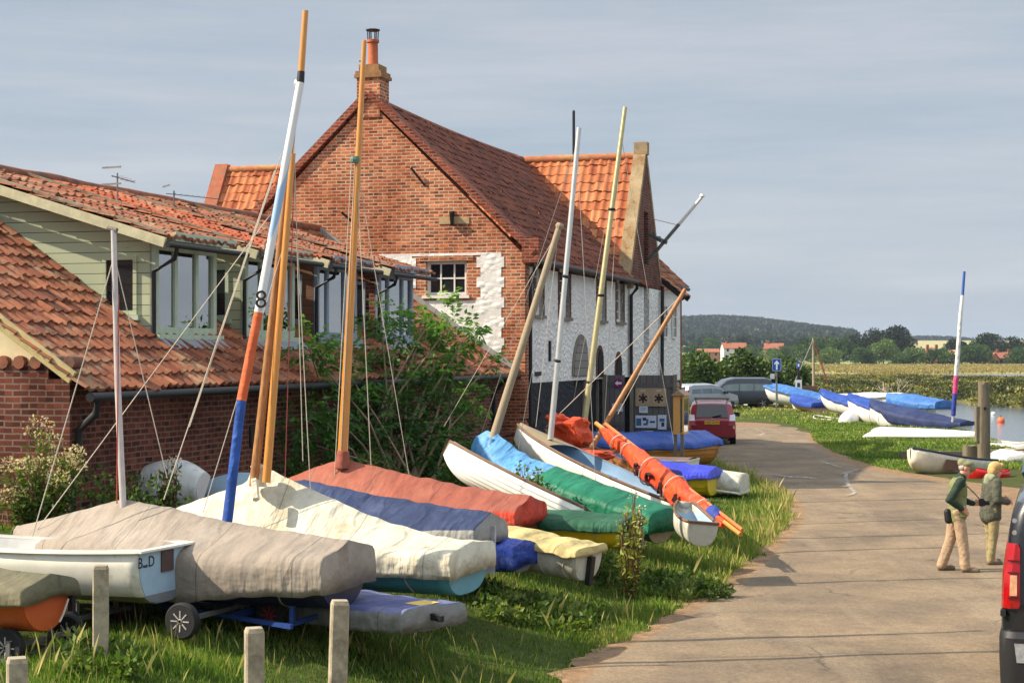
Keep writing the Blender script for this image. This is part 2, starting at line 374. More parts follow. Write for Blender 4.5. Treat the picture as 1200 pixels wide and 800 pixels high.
dw = t.n('VectorMath', operation='ADD'); nz_ = t.n('TexNoise', Scale=1.4, Detail=5); t.l(c, nz_.inputs['Vector']); t.l(c, dw.inputs[0]); t.l(nz_.outputs['Color'], dw.inputs[1]); t.l(dw.outputs[0], vor.inputs['Vector'])
crack = t.math('MULTIPLY', t.ramp(vor.outputs['Distance'], (.0, 1.), (.012, 0.)), t.ramp(t.noise(c, .5, 3, .5), (.48, 0.), (.6, .7)))
tar = t.mix(crack, tar, C(58,52,48))
ear = t.mix(t.ramp(md, (.35, 0.), (.66, 1.)), C(112,86,62), C(160,132,100))
gm = t.math('ADD', a.outputs['Fac'], t.math('MULTIPLY', t.math('SUBTRACT', md, .5), .9))
k = t.mix(t.ramp(gm, (.35, 0.), (.62, 1.)), tar, ear)
k = t.mix(1., k, t.ramp(gr, (.3, .66), (.7, 1.3)), 'MULTIPLY'); k = t.mix(1., k, t.ramp(t.noise(c, 22, 6, .8), (.32, .66), (.68, 1.28)), 'MULTIPLY')
k = t.mix(t.math('MULTIPLY', t.ramp(t.noise(c, 34, 3, .7), (.66, 0.), (.7, .8)), t.ramp(gm, (.2, .25), (.6, 1.))), k, C(196,178,150))
t.set('Base Color', k); t.set('Roughness', .92); t.set('Specular IOR Level', .2)
t.bump(t.math('ADD', t.math('MULTIPLY', gr, .5), t.math('MULTIPLY', md, 1.2)), .5, .02)
rd.data.materials.append(t.mat)
# dried tide marks on the tarmac
mb = MB()
def streak(pts, w):
    p = [V(*P(a, b, F*H/(b-HZ))[:2], .046) for a, b in pts]; out = []
    fine_p = []
    for i in range(len(p)-1):
        for f in np.linspace(0, 1, 12, endpoint=False): fine_p.append(p[i].lerp(p[i+1], float(f)))
    fine_p.append(p[-1])
    L = []; R = []
    for i, v in enumerate(fine_p):
        ww = w*(.35+.9*abs(noise.noise(v*.9)))*(1 if 2 < i < len(fine_p)-3 else .3); j = noise.noise(v*1.7+V(5,2,0))*.25
        L.append(v+V(0, ww+j, 0)); R.append(v+V(0, -ww+j, 0))
    mb.loft([L, R])
streak([(870,499),(885,503),(896,509),(890,511),(900,515),(915,520)], .5)
streak([(895,556),(925,560),(958,562)], .28); streak([(960,528),(980,537),(1000,542)], .4); streak([(900,535),(905,535),(912,536)], .3)
def stain(name, col, rough, lo, hi, sc):
    t = NT(name); c = t.co('Object'); t.set('Base Color', col); t.set('Roughness', rough)
    t.set('Alpha', t.ramp(t.noise(c, sc, 7, .75), (lo, 0.), (hi, .85))); return t.mat
o = mb.build('tide_marks', stain('dried_salt', C(206,202,196), .9, .4, .62, 3.), kind='structure')
mb = MB()
def vstreak(pts, w):
    p = [V(*P(a, b, F*H/(b-HZ))[:2], .048) for a, b in pts]; L, R = [], []
    for i, v in enumerate(p):
        ww = w*(1 if 0 < i < len(p)-1 else .4); L.append(v-V(ww,0,0)); R.append(v+V(ww,0,0))
    mb.loft([L, R])
vstreak([(1002,553),(992,556),(991,560),(991.5,564),(993,568),(995,571),(997,574),(1000,577),(1002,579),(999,581),(992,583)], .05)
vstreak([(985,558),(994,554),(1006,552)], .06); vstreak([(960,541),(972,545),(985,549)], .05)
mb.build('water_runnel', stain('wet_silt', C(190,186,178), .6, .38, .66, 4.), kind='structure')

# ------------------------------------------------------------------ water
t = NT('creek_water'); c = t.co('Object', (1,.35,1))
t.set('Base Color', C(92,104,114)); t.set('Roughness', .12); t.set('Specular IOR Level', .6)
t.bump(t.math('ADD', t.noise(c, 1.6, 4, .6), t.math('MULTIPLY', t.noise(c, 5, 3, .6), .4)), .55, .12)
w = MB().add([(8,-6,-1),(140,-6,-1),(300,520,-1),(-60,520,-1)], [(0,1,2,3)]).build('creek_water', t.mat, kind='structure')

# ------------------------------------------------------------------ camera, light, sky
cam = bpy.data.cameras.new('camera'); co = bpy.data.objects.new('camera', cam); COL.objects.link(co)
co.location = (0, 0, H); co.rotation_euler = (PI/2, 0, 0); cam.lens = 60; cam.sensor_width = 36; cam.shift_y = 16/1200
cam.clip_start = .3; cam.clip_end = 20000; SC.camera = co
EL = math.radians(38.5); LD = V(.994, .10, 0).normalized()
sd = bpy.data.lights.new('sun', 'SUN'); sd.energy = 4.5; sd.angle = math.radians(.5); sd.color = (1, .87, .70)
so = bpy.data.objects.new('sun', sd); COL.objects.link(so)
so.rotation_euler = V(LD.x*math.cos(EL), LD.y*math.cos(EL), -math.sin(EL)).to_track_quat('-Z', 'Y').to_euler()
wd = bpy.data.worlds.new('World'); SC.world = wd; wd.use_nodes = True; nt = wd.node_tree; nn = nt.nodes; ln = nt.links
bg = nn['Background']; sky = nn.new('ShaderNodeTexSky'); sky.sky_type = 'NISHITA'; sky.sun_disc = False
sky.sun_elevation = EL; sky.sun_rotation = math.atan2(-LD.x, -LD.y); sky.dust_density = 2.; sky.air_density = 1.; sky.ozone_density = 2.
tc = nn.new('ShaderNodeTexCoord'); mp = nn.new('ShaderNodeMapping'); mp.inputs['Scale'].default_value = (1.5, 1.5, 16); mp.inputs['Rotation'].default_value = (0, .06, .3)
ln.new(tc.outputs['Generated'], mp.inputs[0])
nz = nn.new('ShaderNodeTexNoise'); nz.inputs['Scale'].default_value = 2.2; nz.inputs['Detail'].default_value = 7; nz.inputs['Roughness'].default_value = .62; ln.new(mp.outputs[0], nz.inputs['Vector'])
rr = nn.new('ShaderNodeValToRGB'); rr.color_ramp.elements[0].position = .32; rr.color_ramp.elements[1].position = .72
SKY_A, SKY_B = (3.4,3.95,4.6,1), (4.75,4.9,5.25,1)
rr.color_ramp.elements[0].color = SKY_A; rr.color_ramp.elements[1].color = SKY_B
ln.new(nz.outputs['Fac'], rr.inputs[0])
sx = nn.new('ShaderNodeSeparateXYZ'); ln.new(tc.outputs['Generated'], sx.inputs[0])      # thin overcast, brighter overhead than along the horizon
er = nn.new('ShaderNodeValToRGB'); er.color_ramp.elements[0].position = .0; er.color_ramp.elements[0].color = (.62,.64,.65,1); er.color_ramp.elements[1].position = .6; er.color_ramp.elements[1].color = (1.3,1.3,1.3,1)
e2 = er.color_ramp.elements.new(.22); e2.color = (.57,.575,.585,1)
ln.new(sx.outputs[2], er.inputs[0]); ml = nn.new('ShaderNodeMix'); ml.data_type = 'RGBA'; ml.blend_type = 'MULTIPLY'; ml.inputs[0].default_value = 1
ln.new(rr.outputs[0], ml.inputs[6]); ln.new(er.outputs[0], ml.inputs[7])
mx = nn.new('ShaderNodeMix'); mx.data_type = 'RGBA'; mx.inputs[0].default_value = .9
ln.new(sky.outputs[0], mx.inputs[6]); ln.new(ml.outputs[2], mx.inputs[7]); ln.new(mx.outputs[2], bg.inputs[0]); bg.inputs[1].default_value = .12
vs = SC.view_settings; vs.view_transform = 'Standard'; vs.look = 'None'; vs.exposure = .78; vs.gamma = 1; vs.use_curve_mapping = False
SC.cycles.use_denoising = True; SC.cycles.max_bounces = 6; SC.cycles.transparent_max_bounces = 12
SC.cycles.sample_clamp_indirect = 4
# ------------------------------------------------------------------ buildings
def pantile(name, mat, parent, o, du, dv, wid, length, tw=.235, th=.31, amp=.05, step=.028, sag=.03, clip=(), seed=0):
    o, du, dv = Vector(o), Vector(du).normalized(), Vector(dv).normalized(); nrm = du.cross(dv)
    if nrm.z < 0: nrm = -nrm
    S = 8; nu = int(wid/tw)+1; nv = int(length/th)+1
    R = np.random.default_rng(seed); prof = [.15,.75,1.,.75,.15,-.12,-.2,-.12]
    vs, fs, uvs = [], [], []
    for j in range(nv):
        v0, v1 = j*th, min((j+1)*th+.02, length+.02)
        if v0 >= length: break
        jit = R.normal(0, .010, nu+1); jl = R.normal(0, .012, nu+1)+(R.uniform(0,1,nu+1) > .985)*.09
        rows = []
        for r, (v, up) in enumerate(((v0, -.012), (v0, step), (v1, 0.))):
            row = []
            for i in range(nu*S+1):
                u = i*tw/S; k = min(i//S, nu)
                if u > wid: u = wid
                h = amp*prof[i % S]*.5+amp*.5+up+jit[k]+sag*(noise.noise(V(u*.35, v*.4, seed*3.1)))
                row.append(o+du*u+dv*(v-(jl[k] if r < 2 else 0))+nrm*h)
            rows.append(row)
        b = len(vs)
        for row in rows: vs += row
        n = nu*S+1
        for r in range(2):
            for i in range(nu*S):
                fs.append((b+r*n+i, b+r*n+i+1, b+(r+1)*n+i+1, b+(r+1)*n+i)); uvs.append((i//S+.5, j+.5))
    me = bpy.data.meshes.new(name); me.from_pydata([tuple(v) for v in vs], [], fs)
    uv = me.uv_layers.new(name='UVMap'); uv.data.foreach_set('uv', np.repeat(np.array(uvs, np.float32), 4, axis=0).ravel())
    me.materials.append(mat)
    me.polygons.foreach_set('use_smooth', np.ones(len(fs), bool)); me.set_sharp_from_angle(angle=math.radians(40))
    if clip:
        bm = bmesh.new(); bm.from_mesh(me)
        for co_, no_ in clip: bmesh.ops.bisect_plane(bm, geom=bm.verts[:]+bm.edges[:]+bm.faces[:], plane_co=co_, plane_no=no_, clear_outer=True)
        bm.to_mesh(me); bm.free()
    ob = bpy.data.objects.new(name, me); COL.objects.link(ob); ob.parent = parent; return ob
def cells(mb, x0, x1, z0, z1, y0, y1, holes, mi=0, face='y'):
    xs = sorted({x0, x1, *[max(x0, min(x1, v)) for h in holes for v in h[:2]]}); zs = sorted({z0, z1, *[max(z0, min(z1, v)) for h in holes for v in h[2:]]})
    for i in range(len(xs)-1):
        run = None
        for j in range(len(zs)-1):
            cx, cz = (xs[i]+xs[i+1])/2, (zs[j]+zs[j+1])/2
            if any(h[0] < cx < h[1] and h[2] < cz < h[3] for h in holes): continue
            if face == 'y': mb.box(xs[i], xs[i+1], y0, y1, zs[j], zs[j+1], mi)
            else: mb.box(y0, y1, xs[i], xs[i+1], zs[j], zs[j+1], mi)
    return mb
def mk_stone(name, base, bump=.9, dirt=None, vs=4.2):
    t = NT(name); c = t.co('Object', (1,1,1.5))
    vo = t.n('TexVoronoi', Scale=vs, feature='F1', Randomness=1.); t.l(c, vo.inputs['Vector'])
    w = t.noise(c, 7, 6, .7)
    k = t.mix(1., base, t.ramp(t.noise(c, 1.7, 7, .7), (.3, .84), (.7, 1.08)), 'MULTIPLY')
    k = t.mix(t.ramp(vo.outputs['Distance'], (.45, 0.), (.65, .14)), k, C(120,112,100) if base[0] > .3 else C(20,20,22))
    if dirt: k = t.mix(t.ramp(t.noise(c, 5, 8, .75), (.6, 0.), (.75, .7)), k, dirt)
    t.set('Base Color', k); t.set('Roughness', .85); t.set('Specular IOR Level', .25)
    h = t.math('ADD', t.math('MULTIPLY', t.ramp(vo.outputs['Distance'], (.0, 1.), (.55, 0.)), 1.), t.math('MULTIPLY', w, .9))
    t.bump(h, bump, .05); return t.mat
def mk_boards(name, col, col2, pitch=.16, axis=2, gap=.06, peel=.62):
    t = NT(name); c = t.co('Object'); s = t.n('SeparateXYZ'); t.l(c, s.inputs[0])
    fr = t.math('FRACT', t.math('MULTIPLY', s.outputs[axis], 1/pitch)); row = t.math('FLOOR', t.math('MULTIPLY', s.outputs[axis], 1/pitch))
    wn = t.n('TexWhiteNoise', noise_dimensions='1D'); t.l(row, wn.inputs['W'])
    k = t.mix(1., col, t.ramp(wn.outputs['Value'], (0, .86), (1, 1.1)), 'MULTIPLY')
    sc = (1.2, .6, 6) if axis == 2 else (6, 6, .6)
    k = t.mix(t.ramp(t.noise(t.co('Object', sc), 2.3, 9, .75), (peel, 0.), (peel+.1, .85)), k, col2)
    k = t.mix(t.math('LESS_THAN', fr, gap), k, C(40,40,36))
    t.set('Base Color', k); t.set('Roughness', .75); t.bump(fr, .5, .02); return t.mat
WHITE = mk_stone('white_limewashed_stone', C(240,238,232), .9, C(196,188,174), 5.6)
TAR = mk_stone('tarred_stone', C(46,48,54), 1., C(96,96,98), 5.5)
FRAMEW = mk('white_window_paint', C(226,222,212), .5, .1, 8)
SAGE = mk('sage_green_paint', C(172,188,164), .6, .15, 6, col2=C(186,194,172)); SLATE = mk('blue_grey_paint', C(140,154,168), .6, .12, 6)
PANE = mk('dark_window_pane', C(34,38,42), .06, .1, 3, spec=.8)
GLASS = mk_glass('window_glass'); GLASSR = mk_glass('sky_reflecting_glass', (.8,.86,.86,1), .42)
CURT = mk('pale_blind', C(232,234,234), .8, .1, 5)
LEAD = mk('lead_flashing', C(140,144,150), .55, .25, 6)
GREENB = mk_boards('pale_green_boards', C(184,192,158), C(120,112,92), .155)
def window(parent, M, w, h, cols, rows, mat, pane=None, fr=.06, bar=.028, depth=.07, blind=False, name='window', mulls=None):
    """window in its own x-z plane looking along local -y"""
    mb = MB(); mb.box(0, fr, 0, depth, 0, h).box(w-fr, w, 0, depth, 0, h).box(fr, w-fr, 0, depth, 0, fr).box(fr, w-fr, 0, depth, h-fr, h)
    xs = mulls if mulls else [w*i/cols for i in range(1, cols)]
    for x in xs: mb.box(x-bar/2, x+bar/2, .012, depth-.012, fr, h-fr)
    for i in range(1, rows):
        z = h*i/rows; mb.box(fr, w-fr, .016, depth-.016, z-bar/2, z+bar/2)
    mb.v = [tuple(M @ Vector(v)) for v in mb.v]
    f = mb.build(name, mat, parent)
    p = MB().box(fr-.005, w-fr+.005, depth*.5, depth*.5+.008, fr-.005, h-fr+.005); p.v = [tuple(M @ Vector(v)) for v in p.v]; p.build('pane', pane or PANE, f)
    if blind:
        b = MB(); n = 40
        for x0, x1 in blind:
            b.loft([[V(x0+(x1-x0)*i/n, depth+.16+.025*math.sin(i*1.9)+.012*math.sin(i*.7), z) for i in range(n+1)] for z in (.04, h-.02)])
        b.v = [tuple(M @ Vector(v)) for v in b.v]; b.build('curtain', CURT, f, rec=False)
    return f
def gutter(mb, p, q, r=.06):
    mb.tube([p, q], r, 10)
# ---------------- granary
EY = -WX
GR = thing('granary_building', 'tall brick and white stone granary with pantiled roofs beside the road', 'building', frame(GC, UX, EY))
W2, RZ, EZ = 3.86, 9.2, 5.45
gz = lambda y: EZ+(RZ-EZ)*(1-abs(y-W2)/W2)
mb = MB()
HOLE = (1.42, 2.42, 4.55, 5.36)
# near gable: brick courses in horizontal bands round the window, the rake closed by a prism above the eaves
cells(mb, 0, 2*W2, 0, EZ, .0, .4, [HOLE], face='x')
mb.prism([(0,0,EZ),(0,2*W2,EZ),(0,W2,RZ)], (.4,0,0))
mb.build('gable_wall', MT['brick'], GR)
# white painted stone panel with toothed edges
pts = []; z = 1.2; k = 0
while z < 5.5: pts += [(z, .5 if k % 2 else .57)]; z += .235; k += 1
mb = MB(); zz = [p[0] for p in pts]+[5.54]
for i, (z, y) in enumerate(pts):
    z1 = zz[i+1]; yl = 3.5+(.0 if i % 2 else .1)
    hs = [(max(1.17, 0)-(.0 if i % 2 else .1), 2.67+(.0 if i % 2 else .1), 4.42, 5.48)]
    cells(mb, y, yl, z, z1, -.012, -.001, hs, face='x')
mb.build('limewashed_panel', mk_stone('limewashed_gable', C(238,236,228), .4, C(206,198,182), 4.5), GR)
Mx = lambda x, y, z: frame((x, y, z), (0,-1,0), (1,0,0))      # faces -x (the near gable); local x runs to the road
wn = window(GR, Mx(.10, 2.42, 4.55), 1.0, .81, 3, 2, FRAMEW, fr=.075, bar=.035)
MB().box(-.07, .12, 1.34, 2.5, 4.48, 4.55).build('sill', FRAMEW, wn)
MB().box(-.03, .12, 1.25, 2.6, 5.36, 5.48).build('lintel', MT['brick'], wn)
# copings, kneelers
mb = MB()
for s in (0, 2*W2):
    d = 1 if s == 0 else -1
    mb.beam((.16, s-d*.22, EZ-.02+.1), (.16, W2-d*.02, RZ+.16), .5, .16, up=V(0,0,1))
mb.box(-.06, .42, -.34, .06, EZ-.16, EZ+.42); mb.box(-.06, .42, 2*W2-.06, 2*W2+.34, EZ-.16, EZ+.42)
mb.build('coping', MT['brick_red'], GR)
# chimney
mb = MB().box(-.03, .60, W2-.29, W2+.29, RZ-.4, RZ+.54); ch = mb.build('chimney', MT['brick'], GR)
MB().box(-.075, .655, W2-.345, W2+.345, RZ+.54, RZ+.62).box(-.05, .63, W2-.32, W2+.32, RZ+.622, RZ+.70).box(-.0, .55, W2-.25, W2+.25, RZ+.702, RZ+.86).build('chimney_cap', mk('lichened_brick_cap', C(150,112,72), .95, .3, 6, .5, 20, col2=C(110,84,58)), ch)
MB().lathe([(.155,0),(.15,.05),(.125,.1),(.12,.56),(.15,.58),(.15,.64),(.11,.65)], (.28, W2, RZ+.84), n=16).build('chimney_pot', mk('terracotta', C(178,96,60), .8, .2, 6), ch, smooth=40)
mb = MB().lathe([(.16,.24),(.17,.25),(.17,.27),(.02,.29)], (.28, W2, RZ+1.46), n=14)
for i in range(6): a = i*PI/3; mb.tube([(.28+.12*math.cos(a), W2+.12*math.sin(a), RZ+1.47), (.28+.13*math.cos(a), W2+.13*math.sin(a), RZ+1.71)], .014, 6)
mb.build('chimney_cowl', MT['black'], ch)
# front wall in three bands, openings cut through
wins = [(.75,1.6), (3.1,4.2), (7.2,8.2), (9.55,10.55)]
holes = [(a, b, 4.1, 5.34) for a, b in wins]
mb = MB(); cells(mb, .4, 11.2, 2.5, 5.22, 0, .4, holes)
mb.build('front_wall', WHITE, GR)
mb = MB(); cells(mb, .4, 11.2, 5.22, EZ, .0, .4, holes); mb.build('brick_eaves_band', MT['brick_dark'], GR)
MB().box(.4, 4.6, 0, .4, -.4, 2.5).build('plinth', TAR, GR); MB().box(7.9, 11.2, 0, .4, -.4, 2.5).build('plinth', TAR, GR)
for i, (a, b) in enumerate(wins):
    f = window(GR, frame((a, .12, 4.1), (1,0,0), (0,1,0)), b-a, 1.24, 2, 4, FRAMEW, fr=.09)
    MB().box(a-.06, b+.06, -.08, .14, 4.02, 4.098).build('sill', MT['timber_grey'], f)
    for x in (a-.09, b): MB().box(x, x+.09, -.02, .1, 4.1, 5.34).build('jamb', MT['brick_dark'], f)
# arched openings
def arch(x0, x1, z0, z1, infill, ring=.13):
    c = (x0+x1)/2; r = (x1-x0)/2; n = 12
    def outline(rr, y, lo): return [(c-rr, y, lo)]+[(c-rr*math.cos(PI*i/n), y, z1-r+ (r*1.15+rr-r)*math.sin(PI*i/n)) for i in range(n+1)]+[(c+rr, y, lo)]
    a = MB().prism(outline(r+ring, -.025, z0), (0,.02,0)).build('arch_ring', MT['timber_grey'] if infill else MT['brick_dark'], GR)
    MB().prism(outline(r, -.045, z0), (0,.02,0)).build('arch_infill', infill or MT['pitch'], a)  # no hole behind; where unboarded, flat black stands in for shade inside
BRD = mk_boards('silver_boards', C(128,124,116), C(84,80,74), .2, 2, .08, .6)
arch(4.55, 6.15, 2.6, 3.42, BRD, .16); arch(7.2, 7.8, 2.55, 3.25, None); arch(9.5, 10.15, 2.55, 3.08, None); arch(11.75, 12.2, 2.5, 2.95, None)
MB().box(2.1, 2.2, -.05, 0, 3.0, 3.5).build('tie_plate', MT['black'], GR)
# big black double door
mb = MB().box(4.6, 7.9, .16, .24, -.3, 2.5)
d = mb.build('door', mk_boards('black_boards', C(26,26,28), C(50,48,46), .18, 0, .07, .66), GR)
for x in (4.62, 6.2, 7.76): MB().box(x, x+.11, .1, .16, 0, 2.5).build('door_post', MT['timber_grey'], d)
# main roof
sl = math.hypot(W2, RZ-EZ)
pantile('roof', MT['tile_dark'], GR, (.38, -.22, EZ-.2), (1,0,0), (0,W2,RZ-EZ), 13.2, sl+.3, seed=1, sag=.06)
MB().prism([(.38, W2, RZ-.02), (.38, 2*W2+.2, EZ-.2), (.38, 2*W2+.2, EZ-.32), (.38, W2, RZ-.15)], (11, 0, 0)).build('roof', MT['tile_dark'], GR)
mb = MB(); mb.tube([(.4+i*.33, W2, RZ+.05-.08*math.sin(PI*i/40)) for i in range(40)], .11, 10); mb.build('ridge', MT['ridge'], GR, smooth=60)
mb = MB(); gutter(mb, (.0, -.3, EZ-.13), (11.1, -.3, EZ-.16)); mb.tube([(11.08,-.3,EZ-.18),(11.08,-.28,EZ-.35),(11.15,-.1,EZ-.55),(11.15,-.1,.2)], .05, 8); mb.tube([(.1,-.3,EZ-.16),(.12,-.1,EZ-.5),(.12,-.1,.3)], .045, 8)
mb.tube([(15.55,-.16,EZ-.1),(15.55,-.14,.3)], .06, 8)
mb.build('gutter_and_downpipes', MT['black'], GR, smooth=50)
# cross wing with its gable on the road
CX0, CX1, CM, CRZ = 11.2, 15.8, 13.5, 9.2
mb = MB(); cells(mb, CX0, CX1, 2.5, 5.22, -.05, .35, [(13.2, 14.0, 2.9, 5.22)]); mb.build('wing_wall', WHITE, GR)
mb = MB(); cells(mb, CX0, CX1, -.4, 2.5, -.05, .35, []); mb.build('wing_plinth', TAR, GR)
mb = MB(); hx0, hx1, hz0, hz1 = 13.2, 13.85, 5.93, 7.55
wz = lambda x: 5.4+(CRZ-5.4)*(1-abs(x-CM)/2.3)
cells(mb, CX0, CX1, 5.22, 5.4, -.05, .35, [])
mb.prism([(CX0,-.05,5.4),(hx0,-.05,5.4),(hx0,-.05,wz(hx0))], (0,.4,0)); mb.prism([(CX1,-.05,5.4),(hx1,-.05,5.4),(hx1,-.05,wz(hx1))], (0,.4,0))
mb.box(hx0, hx1, -.05, .35, 5.4, hz0); mb.prism([(hx0,-.05,hz1),(hx1,-.05,hz1),(hx1,-.05,wz(hx1)),(CM,-.05,CRZ),(hx0,-.05,wz(hx0))], (0,.4,0))
mb.build('wing_gable', MT['brick_dark'], GR)
MB().box(hx0, hx1, .2, .28, hz0, hz1).build('hoist_door', MT['pitch'], GR)
MB().box(13.2, 14.0, .12, .2, 2.9, 5.22).build('loft_door', mk_boards('black_loft_boards', C(30,30,32), C(48,46,44), .16, 0, .07, .7), GR)
MB().box(CX0+.05, CX0+.4, .35, 14.3, -.4, 5.4).box(CX1-.4, CX1-.05, .35, 14.3, -.4, 5.4).prism([(CX0,14.0,0),(CX1,14.0,0),(CX1,14.0,5.4),(CM,14.0,CRZ),(CX0,14.0,5.4)], (0,.4,0)).build('wing_wall', MT['brick'], GR)
sw = math.hypot(2.3, CRZ-5.4)
pantile('wing_roof', MT['tile_bright'], GR, (CX0-.12, 14.1, 5.4-.2), (0,-1,0), (2.3,0,CRZ-5.4), 13.9, sw+.24, seed=2, tw=.27, amp=.075, th=.34, sag=.02)
MB().prism([(CM,.3,CRZ),(CX1+.12,.3,5.2),(CX1+.12,.3,5.05),(CM,.3,CRZ-.16)], (0,13.8,0)).build('wing_roof', MT['tile'], GR)
mb = MB(); mb.tube([(CM, .3+i*.42, CRZ+.05) for i in range(34)], .13, 10); mb.build('ridge', mk('orange_ridge_tile', C(170,104,68), .85, .3, 3, .3, 20, col2=C(176,146,84), c2t=.58), GR, smooth=60)
mb = MB()
for sg in (-1, 1): mb.beam((CM+sg*2.42, .12, 5.33), (CM, .12, CRZ+.2), .38, .17)
mb.box(CM-.16, CM+.16, -.12, .3, CRZ+.1, CRZ+.48); mb.box(CX0-.18, CX0+.2, -.12, .4, 5.12, 5.5)
mb.build('wing_coping', MT['stone_coping'], GR)
mb = MB()
for sg in (-1, 1): mb.beam((CM+sg*2.42, 14.2, 5.33), (CM, 14.2, CRZ+.2), .46, .2)
mb.build('wing_coping', MT['coping'], GR)
# far wing
mb = MB(); cells(mb, CX1, 19.8, 2.3, 5.3, .06, .4, []); mb.build('far_wall', WHITE, GR); mb = MB(); cells(mb, CX1, 19.8, -.4, 2.3, .06, .4, []); mb.build('far_plinth', TAR, GR)
MB().prism([(19.8,.06,-.3),(19.8,6.4,-.3),(19.8,6.4,5),(19.8,3.2,8.6),(19.8,.06,5.6)], (.3,0,0)).build('far_gable', MT['brick_red'], GR)
for a in (16.6, 18.2):
    f = window(GR, frame((a, .0, 3.7), (1,0,0), (0,1,0)), .7, 1.1, 2, 3, FRAMEW, depth=.05); 
pantile('far_roof', MT['tile'], GR, (CX1+.02, -.16, 5.45), (1,0,0), (0,3.3,3.2), 4.2, 4.7, seed=3)
pantile('hoist_canopy', MT['tile'], GR, (CX1+.02, -.8, 5.02), (1,0,0), (0,.8,.62), .95, 1.0, seed=4)
mb = MB(); gutter(mb, (CX1, -.2, 5.42), (20.0, -.2, 5.4)); mb.beam((15.9,-.0,5.6),(15.9,-.8,4.95),.1,.16); mb.beam((16.7,-.0,5.6),(16.7,-.8,4.95),.1,.16); mb.build('far_gutter', MT['black'], GR)
# iron ties and lamps on the gables
for p_, q_, w_ in (((-.14, 2.75, 7.55), (-.02, 2.45, 7.15), .05), ((-.1, 1.75, 6.5), (-.02, 1.75, 6.2), .05), ((-.14, 4.5, 6.55), (-.02, 4.3, 6.35), .05)): MB().beam(p_, q_, w_, w_ if p_[1] != 1.75 else .22).build('tie_iron', MT['iron'], GR)
MB().box(-.02, -.002, 1.35, 2.1, 6.22, 6.38).build('render_patch', mk('pale_render_patch', C(176,150,112), .9, .2, 8), GR)
for (x, z) in ((13.95, 6.75), (13.2, 6.75)):
    mb = MB().beam((x, -.05, z+.1), (x, -.42, z+.05), .03, .03); mb.prism([(x-.17,-.35,z+.07),(x+.17,-.35,z+.07),(x+.14,-.62,z-.08),(x-.14,-.62,z-.08)], (0,.04,-.1))
    mb.build('floodlight', mk('floodlight_case', C(70,72,76), .4, .1, 5, metal=.5), GR)
# the flagpole leaning out of the gable
fp = thing('flagpole', 'short white and grey pole leaning out of the brick gable above the road', 'flagpole', GR.matrix_world @ Matrix.Translation((13.9, -.02, 6.05)))
MB().tube([(0,0,0),(-.05,-1.0,1.13)], .055, 10).build('lower_tube', MT['galv'], fp, smooth=50); MB().tube([(-.05,-1.0,1.13),(-.09,-1.72,1.95)], .05, 10).lathe([(.06,0),(.085,.03),(.06,.1)], (-.09,-1.72,1.93), n=10).build('upper_tube', FRAMEW, fp, smooth=50)
mb = MB(); mb.tube([(0,0,1.35),(-.05,-.95,1.1)], .01, 5); mb.build('stay_wire', MT['wire'], fp)
# vent pole on the ridge
vp = thing('vent_pole', 'thin black pole standing up behind the granary ridge', 'pole', GR.matrix_world @ Matrix.Translation((CM+.25, 2.3, CRZ-.2)))
MB().tube([(0,0,0),(0,0,1.75)], .045, 8).lathe([(.05,1.75),(.02,1.8)], n=8).build('pole', MT['black'], vp, smooth=50); MB().lathe([(.08,.1),(.08,.22),(.05,.24)], n=10).build('base_flange', LEAD, vp)
# ---------------- timber gate screen standing out from the granary wall
gs = thing('timber_screen', 'grey boarded timber screen with notices standing out from the granary wall', 'fence', frame(GR.matrix_world @ V(7.95, -.02, 0), WX, UX))
GB = mk_boards('grey_vertical_boards', C(112,110,108), C(76,74,74), .15, 0, .07, .58)
MB().box(0, .58, 0, .05, 0, 2.6).build('gate_leaf', GB, gs); MB().box(.78, 2.0, 0, .05, 0, 2.6).build('board_panel', mk_boards('brown_grey_boards', C(104,98,92), C(70,66,64), .17, 0, .07, .58), gs)
MB().box(.58, .78, .02, .06, 0, 2.55).build('gap_shade_sheet', MT['pitch'], gs)  # black sheet standing in for the shade in the gap
mb = MB()
for z in (.3, 1.2, 2.3): mb.box(.02, .56, -.03, 0, z, z+.12); mb.box(.8, 1.98, -.03, 0, z-.04, z+.08)
mb.beam((.06,-.015,.42),(.52,-.015,1.2),.09,.028,up=V(0,1,0)); mb.build('rail', MT['board'], gs)
for x in (-.03, .74, 1.95): MB().box(x, x+.1, -.06, -.001, 0, 2.62).build('post', MT['timber_grey'], gs)
TAN = mk('tan_board', C(168,148,116), .8, .15, 6); DKRED = mk('dark_maroon_paint', C(52,28,30), .7, .2, 8); PAPER = mk('notice_paper', C(206,218,226), .6, .06, 6); INK = mk('blue_ink', C(70,104,140), .6, .2, 9); INKD = mk('dark_ink', C(44,58,74), .6, .2, 9); PURP = mk('magenta_sign', C(140,30,104), .5, .08, 6); SW = mk('sign_white', C(235,236,236), .5, .04, 6)
def star(mb, cx, cz, r):
    mb.prism([(cx+.5*r*math.cos(a), -.016, cz+.5*r*math.sin(a)) for a in np.linspace(0, 2*PI, 18, endpoint=False)], (0,.006,0))
    for i in range(6):
        a = PI/2+i*PI/3; mb.prism([(cx+math.cos(a+s)*r*k, -.0175, cz+math.sin(a+s)*r*k) for s, k in ((-.5,.4),(-.22,.72),(-.24,1),(.24,1),(.22,.72),(.5,.4))], (0,.005,0))
def on_screen(name, label, cat, x, z, group=None): return thing(name, label, cat, gs.matrix_world @ Matrix.Translation((x, -.035, z)), group)
s = on_screen('emblem_board', 'tan board with two dark six-armed wheel emblems on the timber screen', 'sign', 1.33, 1.75)
MB().box(-.43, .43, -.012, 0, 0, .5).build('panel', TAN, s); mb = MB(); star(mb, -.22, .22, .13); star(mb, .22, .22, .13); mb.build('emblem', DKRED, s)
